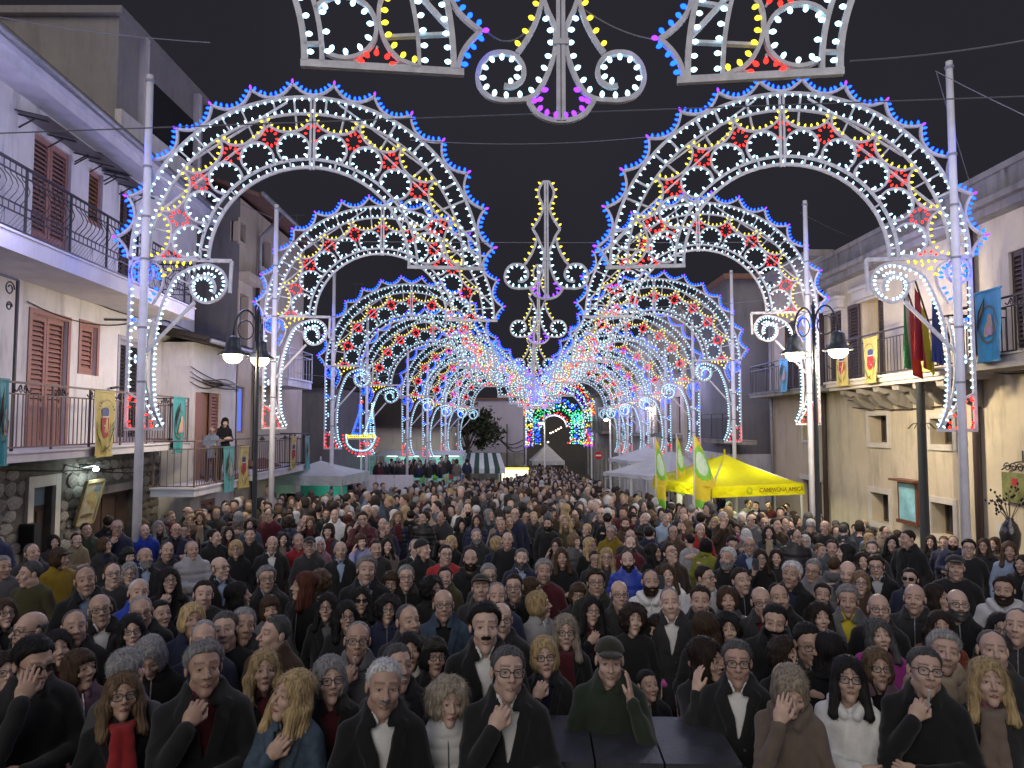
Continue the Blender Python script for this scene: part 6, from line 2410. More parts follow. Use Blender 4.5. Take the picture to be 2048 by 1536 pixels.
def body_mesh(v, pose, yaw, pitch, roll, lod):
    """head, neck, chest, forearms and hands of one figure, as one skin mesh"""
    key = (v, pose if lod < 2 else 'none', round(yaw, 2), round(pitch, 2), round(roll, 2), lod)
    if key in _bcache:
        return _bcache[key]
    V, Q, M = head_np(v, lod)
    Rm = rotm(yaw, pitch, roll)
    w = np.clip((V[:, 2] + .19) / .11, 0, 1)
    w = (w * w * (3 - 2 * w))[:, None]
    Vh = V + np.array([0, 0, HC])
    Vr = (Vh - PIV) @ Rm.T + PIV
    parts = [(Vh * (1 - w) + Vr * w, Q, M)]
    if lod < 2:
        hands = []
        for sd in ('L', 'R'):
            if pose == 'down' and lod == 1:
                continue
            el, wr, dr, pm, cu = POSES[pose][sd]
            hv, hq = hand_np(cu, lod)
            if sd == 'R':
                hv = hv * np.array([-1, 1, 1])
                hq = hq[:, ::-1]
            hands.append((place(hv, wr, dr, pm), hq, np.zeros((len(hv), 4))))
        parts += hands
    o = 0
    qs = []
    for p in parts:
        qs.append(p[1] + o)
        o += len(p[0])
    if len(parts) > 1:                              # bare arms inside the sleeves join the hands to the chest
        VA = np.concatenate([p[0] for p in parts])
        nv = o
        hd = parts[0][0]
        ext, eq = [], []
        st = len(parts[0][0])
        for (hvv, _, _), sd in zip(parts[1:], ('L', 'R') if len(parts) == 3 else ('L',)):
            el, wr = np.array(POSES[pose][sd][0]), np.array(POSES[pose][sd][1])
            sg = -1 if sd == 'L' else 1
            path = [wr + (el - wr) * .25, el, np.array([sg * .12, .03, 1.36])]
            base = nv + len(ext)
            for k_, c in enumerate(path):
                for j in range(6):
                    a = math.pi * j / 3
                    ext.append(c + np.array([.026 * math.cos(a), .026 * math.sin(a) * .7, .026 * math.sin(a) * .7]))
            for k_ in range(2):
                for j in range(6):
                    l = (j + 1) % 6
                    eq.append((base + k_ * 6 + j, base + k_ * 6 + l, base + k_ * 6 + 6 + l, base + k_ * 6 + 6 + j))
            hi = st + np.argsort(((hvv - path[0]) ** 2).sum(1))[:2]
            ci = np.argsort(((hd - path[2]) ** 2).sum(1))[:2]
            eq.append((base, base + 1, hi[0], hi[1]))
            eq.append((base + 12, base + 13, ci[0], ci[1]))
            st += len(hvv)
        parts.append((np.array(ext), None, np.zeros((len(ext), 4))))
        qs.append(np.array(eq))
    me = mesh_np('person', np.concatenate([p[0] for p in parts]), np.concatenate(qs), m_skin, np.concatenate([p[2] for p in parts]))
    _bcache[key] = me
    return me


# ---------------------------------------------------------------- hair (in head space, moved to the neck pivot)
def hairline(A, style):
    k = {'short': [(0, .086), (.6, .084), (1.0, .058), (1.25, .034), (1.45, -.012), (1.62, .012), (1.85, .022), (2.1, -.035), (2.6, -.078), (3.2, -.085)],
         'rece': [(0, .116), (.5, .110), (.9, .094), (1.2, .05), (1.42, -.01), (1.62, .012), (1.85, .022), (2.1, -.035), (2.6, -.078), (3.2, -.085)],
         'bald': [(0, .3), (1.15, .3), (1.35, .035), (1.45, -.01), (1.62, .012), (1.85, .022), (2.1, -.035), (2.6, -.078), (3.2, -.085)]}[style]
    return np.interp(A, [a for a, _ in k], [b for _, b in k])


def vnoise(X, Y, Z, f, ph=0.0):
    return (np.sin(f * X + 1.3 * np.sin(f * .7 * Y + ph) + ph) + np.sin(f * 1.1 * Y + 1.7 * np.sin(f * .6 * Z) + 2 * ph) + np.sin(f * .9 * Z + 1.5 * np.sin(f * .8 * X) + 3 * ph)) / 3


def hair_sdf(style, cell=.0058):
    ex = max(0.0, cell - .006) * .45              # coarser cells need a thicker coat of hair

    def fn(X, Y, Z):
        az = np.arctan2(np.abs(X), -(Y - .01))
        gro = np.sin(az * 46 + 5 * vnoise(X, Y, Z, 25)) * .0016
        if style in ('short', 'thick', 'rece', 'bald', 'crop'):
            t = {'short': .009, 'thick': .014, 'rece': .007, 'bald': .005, 'crop': .004}[style]
            hl = hairline(az, {'thick': 'short', 'crop': 'rece'}.get(style, style))
            cz = .043 + (.008 if style == 'thick' else .003)
            tp = np.clip((Z - hl) / .045, 0, 1)
            te = .0012 + ex + (t - .0012) * tp ** .7 * (1.25 if style == 'thick' else 1.0)
            d = d_ell(X, Y, Z, (0, .014, .043), (.0745, .096, .083)) - te - (.006 * np.clip((Z - .06) / .05, 0, 1) * np.clip(-Y / .06, 0, 1) if style == 'thick' else 0)
            d = d + (vnoise(X, Y, Z, 85) * .0028 * (t / .011) + gro + vnoise(X, Y, Z, 40, 1.0) * .0045 * (t / .016)) * (.25 + .75 * tp)
            d = smax(d, (hl - Z + .006 * vnoise(X, Y, Z, 120, 2.0)) * .75, .003)
            if style == 'bald':
                d = smax(d, (Z - .058) * .8, .01)
            return d
        face = d_ell(X, Y, Z, (0, -.088, -.028), (.058, .085, .100))
        if style in ('long', 'wavy', 'bob', 'bobf'):
            d = d_ell(X, Y, Z, (0, .018, .048), (.094, .114, .098))
            wv = 1.0 if style == 'wavy' else .35
            if style in ('long', 'wavy'):
                drp = d_ell(X * (1 + .06 * wv * np.sin(46 * Z)), Y - .012 * wv * np.sin(38 * Z + 6 * X), Z, (0, .026, -.105), (.112 if style == 'long' else .13, .088, .175))
                front = np.minimum(d_cap(np.abs(X), Y, Z, (.074, -.022, .02), (.098, -.045, -.19), .026, .034), 9)
                drp = smin(drp, front, .03)
                drp = smax(drp, -Z - .235 - .03 * np.sin(60 * X), .01)
            else:
                drp = d_ell(X, Y, Z, (0, .016, -.02), (.104, .108, .100))
                drp = smax(drp, -Z - .105, .012)
            d = smin(d, drp, .025)
            neckcut = d_ell(X, Y, Z, (0, -.03, -.15), (.062, .075, .09))
            d = smax(d, -smin(face, neckcut, .02), .008)
            if style in ('long', 'bob'):
                pass
            d = d + gro * 1.6 + vnoise(X, Y, Z * .4, 70) * .003 + wv * vnoise(X, Y, Z, 36, 2.0) * .006
            if style == 'bobf':                       # fringe over the forehead
                fr = d_ell(X, Y, Z, (0, -.052, .068), (.068, .046, .038)) + gro * 1.5 + vnoise(X, Y, Z, 60) * .002
                d = smin(d, fr, .012)
            return d
        if style == 'curly':
            d = d_ell(X, Y, Z, (0, .022, .015), (.128, .125, .142))
            d = smax(d, -smin(face, d_ell(X, Y, Z, (0, -.03, -.16), (.07, .09, .09)), .02), .012)
            return d + vnoise(X, Y, Z, 62) * .012 + vnoise(X, Y, Z, 120, 1.0) * .005
        if style == 'tied':
            d = d_ell(X, Y, Z, (0, .017, .045), (.084, .105, .091))
            d = smin(d, d_ell(X, Y, Z, (0, .125, .03), (.04, .035, .045)), .02)
            d = smax(d, (hairline(az, 'short') - Z) * .75, .008)
            return d + gro + vnoise(X, Y, Z, 60) * .002
        raise KeyError(style)
    return fn


HBOX = {'long': ((-.17, -.12, -.27), (.17, .16, .17)), 'wavy': ((-.19, -.13, -.28), (.19, .17, .17)), 'bob': ((-.13, -.12, -.14), (.13, .15, .17)), 'bobf': ((-.13, -.13, -.14), (.13, .15, .17)),
        'curly': ((-.16, -.14, -.17), (.16, .18, .19)), 'tied': ((-.11, -.11, -.11), (.11, .19, .16))}
_haircache = {}


def hair_mesh(style, lod):
    if (style, lod) in _haircache:
        return _haircache[style, lod]
    lo, hi = HBOX.get(style, ((-.12, -.13, -.11), (.12, .15, .17)))
    V, Q = surf(hair_sdf(style, {0: .0058, 1: .009, 2: .019}[lod]), lo, hi, {0: .0058, 1: .009, 2: .019}[lod])
    V = V - HN
    if lod == 0 and style not in ('bald', 'crop'):
        # loose strands standing off the surface
        r = np.random.default_rng(len(style))
        n = 1500
        i = r.integers(0, len(V), n)
        p = V[i] + HN
        nrm = (p - np.array([0, .016, .02]))
        nrm /= np.linalg.norm(nrm, axis=1)[:, None]
        down = np.array([0, .1, -1.0])
        L = r.uniform(.015, .045, (n, 1)) * (1.5 if style in ('long', 'wavy', 'curly') else .8)
        lift = np.where(r.random((n, 1)) < .1, .30, .08)
        if style in ('short', 'thick', 'rece', 'tied', 'bob', 'bobf'):
            lift, L = lift * .35, L * .75
        if style in ('short', 'thick', 'rece', 'tied'):              # combed back and to the side
            down = np.array([.55, .75, -.25])
        fl_ = down - nrm * (nrm @ down)[:, None]
        p = p + nrm * .001
        p1 = p + nrm * L * lift + fl_ * L * .6 + r.normal(0, .0022, (n, 3))
        p2 = p1 + nrm * L * lift * .1 + fl_ * L * .7 + r.normal(0, .004, (n, 3))
        sd = np.cross(nrm, r.normal(size=(n, 3)))
        sd /= np.linalg.norm(sd, axis=1)[:, None]
        wd = sd * .0014
        R_ = np.stack([p - wd, p + wd, p1 + wd * .8, p1 - wd * .8, p2 + wd * .2, p2 - wd * .2], 1).reshape(-1, 3) - HN
        b = len(V) + 6 * np.arange(n)[:, None]
        V = np.concatenate([V, R_])
        Q = np.concatenate([Q, b + np.array([0, 1, 2, 3]), b + np.array([3, 2, 4, 5])])
    me = mesh_np('hair', V, Q, m_hair)
    _haircache[style, lod] = me
    return me


def beard_mesh(full, lod):
    key = ('beard', full, lod)
    if key in _haircache:
        return _haircache[key]
    hf = head_sdf('m1')

    def fn(X, Y, Z):
        d = hf(X, Y, Z) - .004 - (.004 if full else .003) + vnoise(X, Y, Z, 130) * .002
        if full:
            reg = np.maximum(Z + .040 - .25 * np.maximum(np.abs(X) - .035, 0) * 2.2, -(Z + .128))
            reg = np.maximum(reg, Y - .0)
            mouth = d_ell(X, Y, Z, (0, -.1, -.061), (.021, .03, .0075))
            d = np.maximum(np.maximum(d, reg * .8), -mouth)
        else:
            reg = np.maximum(np.abs(Z + .0435) - .0075, np.abs(X) - .027)
            d = np.maximum(np.maximum(d, reg), Y + .07)
        return d
    V, Q = surf(fn, (-.09, -.13, -.14), (.09, .03, .0), .005 if lod == 0 else .0085)
    _haircache[key] = mesh_np('beard' if full else 'moustache', V - HN, Q, m_hair)
    return _haircache[key]


def glasses_mesh(dark):
    key = ('glasses', dark)
    if key in _haircache:
        return _haircache[key]
    m = MB()
    for s in (-1, 1):
        pts = []
        for t in np.linspace(0, 2 * math.pi, 19):
            c, n = math.cos(t), math.sin(t)
            pts.append((s * .0325 + .0255 * math.copysign(abs(c) ** .7, c), -.104 + .010 * abs(s * .0325 + .0255 * c) / .05, .010 + .0195 * math.copysign(abs(n) ** .75, n)))
        m.tube(pts, .0024, 5, 0, cap=False)
        m.add([(x, y, z) for x, y, z in pts[:-1]], [tuple(range(18))], 1)
        m.tube([(s * .057, -.092, .016), (s * .074, -.06, .016), (s * .083, .012, .014)], .0022, 4)
    m.tube([(-.009, -.107, .014), (0, -.110, .016), (.009, -.107, .014)], .0022, 4)
    m.v = [(x - HN[0], y - HN[1], z - HN[2]) for x, y, z in m.v]
    _haircache[key] = m.mesh('glasses', [m_rim, m_lens_d if dark else m_lens], True)
    return _haircache[key]


def cap_mesh(kind):
    key = ('cap', kind)
    if key in _haircache:
        return _haircache[key]

    def fn(X, Y, Z):
        d = d_ell(X, Y, Z, (0, .014, .050), (.092, .113, .092 if kind != 'flat' else .075))
        zc = {'cap': .058, 'flat': .066, 'beanie': .045}[kind]
        slope = {'cap': .12, 'flat': .1, 'beanie': .25}[kind]
        d = smax(d, (zc - slope * Y - Z) * .95, .006)
        if kind == 'beanie':
            d = d + .0016 * np.sin(np.arctan2(X, -Y) * 60)
            d = smin(d, smax(d_ell(X, Y, Z, (0, .014, .05), (.096, .117, .09)), np.abs(Z - (.062 - .25 * Y)) - .016, .006), .004)
        else:
            br = smax(d_ell(X, Y, Z, (0, -.112, .058), (.078, .075, .030)), -d_ell(X, Y, Z, (0, -.112, .048), (.09, .09, .030)), .004)
            br = smax(br, Y + .05, .01)
            d = smin(d, br, .005)
        return d
    V, Q = surf(fn, (-.12, -.2, .0), (.12, .15, .17), .0058)
    _haircache[key] = mesh_np('cap', V - HN, Q, m_cloth)
    return _haircache[key]


# ---------------------------------------------------------------- clothes
_gcache = {}


def torso(X, Y, Z, fat=0.0):
    Ys = Y * 1.38
    d = d_cap(X, Ys, Z, (0, .0, .80), (0, .01, 1.16), .168, .155)
    d = smin(d, d_cap(X, Ys, Z, (0, .01, 1.16), (0, .02, 1.30), .155, .158), .05)
    A = np.abs(X)
    d = smin(d, d_cap(A, Ys, Z, (.03, .04, 1.405), (.135, .035, 1.365), .070, .062), .06)
    d = smin(d, d_cap(X, Ys, Z, (0, .04, 1.39), (0, .04, 1.465), .098, .070), .05)
    return d / 1.15


def garment_sdf(kind, pose):
    P_ = POSES[pose]
    open_v = kind in ('coat', 'denim')

    def fn(X, Y, Z):
        d = torso(X, Y, Z)
        if kind == 'puffer':
            d = d - .012 * np.abs(np.sin(Z * math.pi / .085)) ** .6
        if open_v:
            vz = 1.19
            wdg = np.maximum(np.maximum(np.abs(X) - (Z - vz) * .27, vz - Z), Y + .02)
            d = smax(d, -wdg, .008)
            lap = np.maximum(np.abs(np.abs(X) - (Z - vz) * .27 - .030) - .027, np.maximum(np.abs(d) - .010, np.maximum(vz + .02 - Z, Y + .03)))
            d = smin(d, lap, .004)
        top = {'sweater': 1.462, 'coat': 1.475, 'denim': 1.478, 'jacket': 1.505, 'puffer': 1.51, 'hoodie': 1.47}[kind]
        d = smax(d, Z - top + .25 * (Y + .0) * -.6, .006)
        # collar
        rr = np.sqrt(X ** 2 + ((Y - .025) * 1.08) ** 2)
        if kind in ('jacket', 'puffer', 'denim', 'coat'):
            th = .018 if kind == 'puffer' else .0125
            rc = .074 + (1.50 - Z) * .35
            col = smax(np.abs(rr - rc) - th, np.abs(Z - 1.475 - .12 * (Y - .02)) - .042, .006)
            if kind != 'puffer':
                col = smax(col, -np.maximum(np.abs(X) - .022 - np.maximum(Z - 1.44, 0) * .5, Y), .006)
            d = smin(d, col, .010)
        if kind == 'hoodie':
            for s in (-1, 1):
                d = smin(d, d_cap(X, Y, Z, (s * .035, -.085, 1.405), (s * .095, .0, 1.455), .028, .036), .02)
                d = smin(d, d_cap(X, Y, Z, (s * .095, .0, 1.455), (0, .115, 1.45), .036, .055), .02)
        hole = d_cap(X, Y, Z, (0, .026, 1.40), (0, .03, 1.6), .058, .070)
        d = smax(d, -hole, .006)
        for sd, s in (('L', -1), ('R', 1)):
            el, wr = P_[sd][0], P_[sd][1]
            sh = (s * SHO, .02, 1.365)
            el, wr = np.array(el), np.array(wr)
            end = wr + (el - wr) * .06
            a = d_cap(X, Y, Z, sh, el, .060, .050)
            fa = d_cap(X, Y, Z, el, end, .050, .039)
            if kind == 'puffer':
                a = a - .010 * np.abs(np.sin(Z * math.pi / .085)) ** .6
                fa = fa - .009 * np.abs(np.sin((X + Y + Z) * math.pi / .085)) ** .6
            sl = smin(a, fa, .03)
            cuff = d_cap(X, Y, Z, end + (el - end) * .12, end, .041, .041)
            sl = smin(sl, cuff, .006)
            d = smin(d, sl, .022)
        amp = {'puffer': .003, 'sweater': .005, 'hoodie': .008}.get(kind, .008)
        for sd in ('L', 'R'):                        # folds gathered at the elbows
            el = P_[sd][0]
            de = np.sqrt((X - el[0]) ** 2 + (Y - el[1]) ** 2 + (Z - el[2]) ** 2)
            d = d + .005 * np.sin(95 * (Z * .8 + Y * .5) + 4 * X * 10) * np.clip(1 - de / .16, 0, 1)
        d = d + amp * vnoise(X, Y, Z * 1.2, 24, 1.0) + amp * .6 * vnoise(X * 1.3, Y, Z * .5, 55, 2.0)
        if kind not in ('puffer', 'sweater'):        # sharp creases
            d = d - .006 * (1 - np.abs(np.sin(17 * Z + 9 * np.abs(X) + 2.2 * vnoise(X, Y, Z, 11, 3.0)))) ** 4
        d = smax(d, .74 - Z, .01)
        return d
    return fn


def garment_mesh(kind, pose, lod):
    key = (kind, pose, lod)
    if key in _gcache:
        return _gcache[key]
    zlo = .72 if lod < 2 else .85
    V, Q = surf(garment_sdf(kind, pose), (-.37, -.36, zlo), (.37, .22, 1.56), {0: .0105, 1: .0185, 2: .042}[lod])
    _gcache[key] = mesh_np(kind, V, Q, {'puffer': m_nylon, 'denim': m_denim}.get(kind, m_cloth))
    return _gcache[key]


def simple_mesh(kind):
    if kind in _gcache:
        return _gcache[kind]
    if kind == 'shirt':
        def fn(X, Y, Z):
            d = torso(X, Y, Z) + .014
            d = smax(d, Z - 1.50, .004)
            rr = np.sqrt(X ** 2 + ((Y - .025) * 1.08) ** 2)
            col = smax(np.abs(rr - .069 - (1.5 - Z) * .3) - .0095, np.abs(Z - 1.468 - .12 * Y) - .033, .004)
            col = smax(col, -np.maximum(np.abs(X) - .012 - np.maximum(Z - 1.44, 0) * .5, Y), .004)
            d = smin(d, col, .006)
            d = smax(d, -d_cap(X, Y, Z, (0, .026, 1.40), (0, .03, 1.6), .056, .066), .004)
            return smax(smax(d, 1.0 - Z, .01), np.abs(X) - .15, .01)
        V, Q = surf(fn, (-.2, -.2, 1.08), (.2, .2, 1.56), .0095)
        me = mesh_np('shirt', V, Q, m_cloth)
    elif kind == 'scarf':
        def fn(X, Y, Z):
            d = np.full_like(X, 9.)
            for k in range(10):
                a0, a1 = 2 * math.pi * k / 10, 2 * math.pi * (k + 1) / 10
                f = lambda a: (.082 * math.sin(a), .02 - .085 * math.cos(a), 1.455 - .03 * math.cos(a))
                d = smin(d, d_cap(X, Y, Z, f(a0), f(a1), .030), .012)
            for s in (-1, 1):
                d = smin(d, d_cap(X, Y * 1.6, Z, (s * .022, -.16, 1.42), (s * .045, -.225, 1.16), .034, .040), .02)
            return d + .006 * vnoise(X, Y, Z, 70)
        V, Q = surf(fn, (-.15, -.2, 1.1), (.15, .15, 1.54), .010)
        me = mesh_np('scarf', V, Q, m_cloth)
    elif kind == 'trousers':
        def fn(X, Y, Z):
            A = np.abs(X)
            d = d_cap(A, Y, Z, (.09, 0, .90), (.10, 0, .48), .105, .075)
            d = smin(d, d_cap(A, Y, Z, (.10, 0, .48), (.105, .01, .09), .075, .058), .03)
            d = smin(d, d_cap(A, Y, Z, (.105, .02, .045), (.11, -.13, .04), .045, .038), .02)
            return d
        V, Q = surf(fn, (-.25, -.2, -.02), (.25, .18, 1.03), .04)
        me = mesh_np('trousers', V, Q, m_cloth)
    elif kind == 'strap':
        m = MB()
        m.strip([(-.19, 0, 1.42), (-.08, 0, 1.30), (.05, 0, 1.12), (.16, 0, .92)], .03, .008)
        m.v = [(x, -.128 - .03 * math.cos(x * 5) + y, z) for x, y, z in m.v]
        me = m.mesh('bag_strap', m_cloth)
    elif kind == 'shoulder':
        m = MB()
        m.strip([(.155, 0, 1.46), (.17, 0, 1.36), (.165, 0, 1.2), (.15, 0, .98)], .035, .01)
        m.v = [(x, -.115 - .05 * max(0, 1.42 - z) * (1 if z > 1.1 else .8) + y, z) for x, y, z in m.v]
        me = m.mesh('bag_strap', m_cloth)
    elif kind == 'zip':
        zz_ = np.linspace(1.44, .80, 15)
        ys = []
        for z_ in zz_:
            yy = np.linspace(-.3, 0, 301)
            f_ = torso(np.zeros(301), yy, np.full(301, z_))
            ys.append(yy[np.argmax(f_ < 0)] - .004)
        m = MB().tube([(0, y_, z_) for y_, z_ in zip(ys, zz_)], .0045, 5)
        me = m.mesh('zip', mat('dull_zip_metal', (.30, .30, .31), .4, .2, 30, metal=.6))
    elif kind == 'buttons':
        m = MB()
        for z_ in (1.14, 1.04, .94, .84):
            yy = np.linspace(-.3, 0, 301)
            y_ = yy[np.argmax(torso(np.full(301, .03), yy, np.full(301, z_)) < 0)]
            m.tube([(.03, y_ - .010, z_), (.03, y_ + .004, z_)], .0095, 8)
        me = m.mesh('buttons', mat('horn_button', (.06, .05, .04), .3, .2))
    elif kind == 'phone':
        m = MB().box(-.037, .037, -.005, .005, -.02, .13)
        me = m.mesh('phone', m_case)
    elif kind == 'vape':
        m = MB().tube([(0, 0, 0), (0, 0, .1)], .006, 6)
        me = m.mesh('cigarette', m_alu)
    elif kind == 'headband':
        m = MB().tube([(.088 * math.sin(t), .02, .045 + .094 * math.cos(t)) for t in np.linspace(-1.6, 1.6, 16)], .007, 5)
        m.v = [(x - HN[0], y - HN[1], z - HN[2]) for x, y, z in m.v]
        me = m.mesh('headband', mat('pearl_headband', (.6, .5, .55), .2, .1))
    _gcache[kind] = me
    return me
# ================================================================== who stands where
CC = {'bk': ((.010, .010, .011), 'black'), 'ch': ((.022, .022, .024), 'charcoal'), 'gy': ((.10, .10, .105), 'grey'), 'lg': ((.34, .34, .36), 'light grey'), 'wh': ((.60, .60, .60), 'white'),
      'nv': ((.016, .020, .048), 'navy'), 'bl': ((.016, .04, .28), 'bright blue'), 'sb': ((.13, .17, .24), 'grey blue'), 'lb': ((.28, .36, .50), 'light blue'), 'br': ((.055, .034, .022), 'brown'),
      'tn': ((.24, .16, .095), 'tan'), 'ol': ((.055, .050, .022), 'olive'), 'kh': ((.20, .165, .10), 'khaki'), 'gn': ((.022, .032, .020), 'dark green'), 'rd': ((.26, .02, .024), 'red'),
      'mr': ((.075, .012, .018), 'maroon'), 'pk': ((.50, .10, .36), 'pink'), 'mg': ((.28, .03, .20), 'magenta'), 'ms': ((.22, .145, .012), 'mustard'), 'dn': ((.055, .08, .115), 'denim blue'),
      'll': ((.22, .24, .42), 'lilac blue'), 'yl': ((.50, .42, .04), 'yellow'), 'tp': ((.15, .115, .095), 'taupe'), 'be': ((.30, .24, .165), 'beige'), 'rs': ((.22, .05, .03), 'rust'),
      'lm': ((.20, .215, .03), 'lime'), 'mv': ((.16, .09, .12), 'mauve'), 'sl': ((.05, .065, .075), 'slate')}
HCOL = {'bk': (.010, .009, .009), 'db': (.022, .014, .010), 'br': (.055, .032, .018), 'lb': (.13, .085, .05), 'bl': (.34, .25, .13), 'gb': (.24, .205, .16), 'gy': (.20, .20, .205), 'dg': (.07, .07, .072),
        'wh': (.46, .46, .47), 'rd': (.075, .022, .013)}
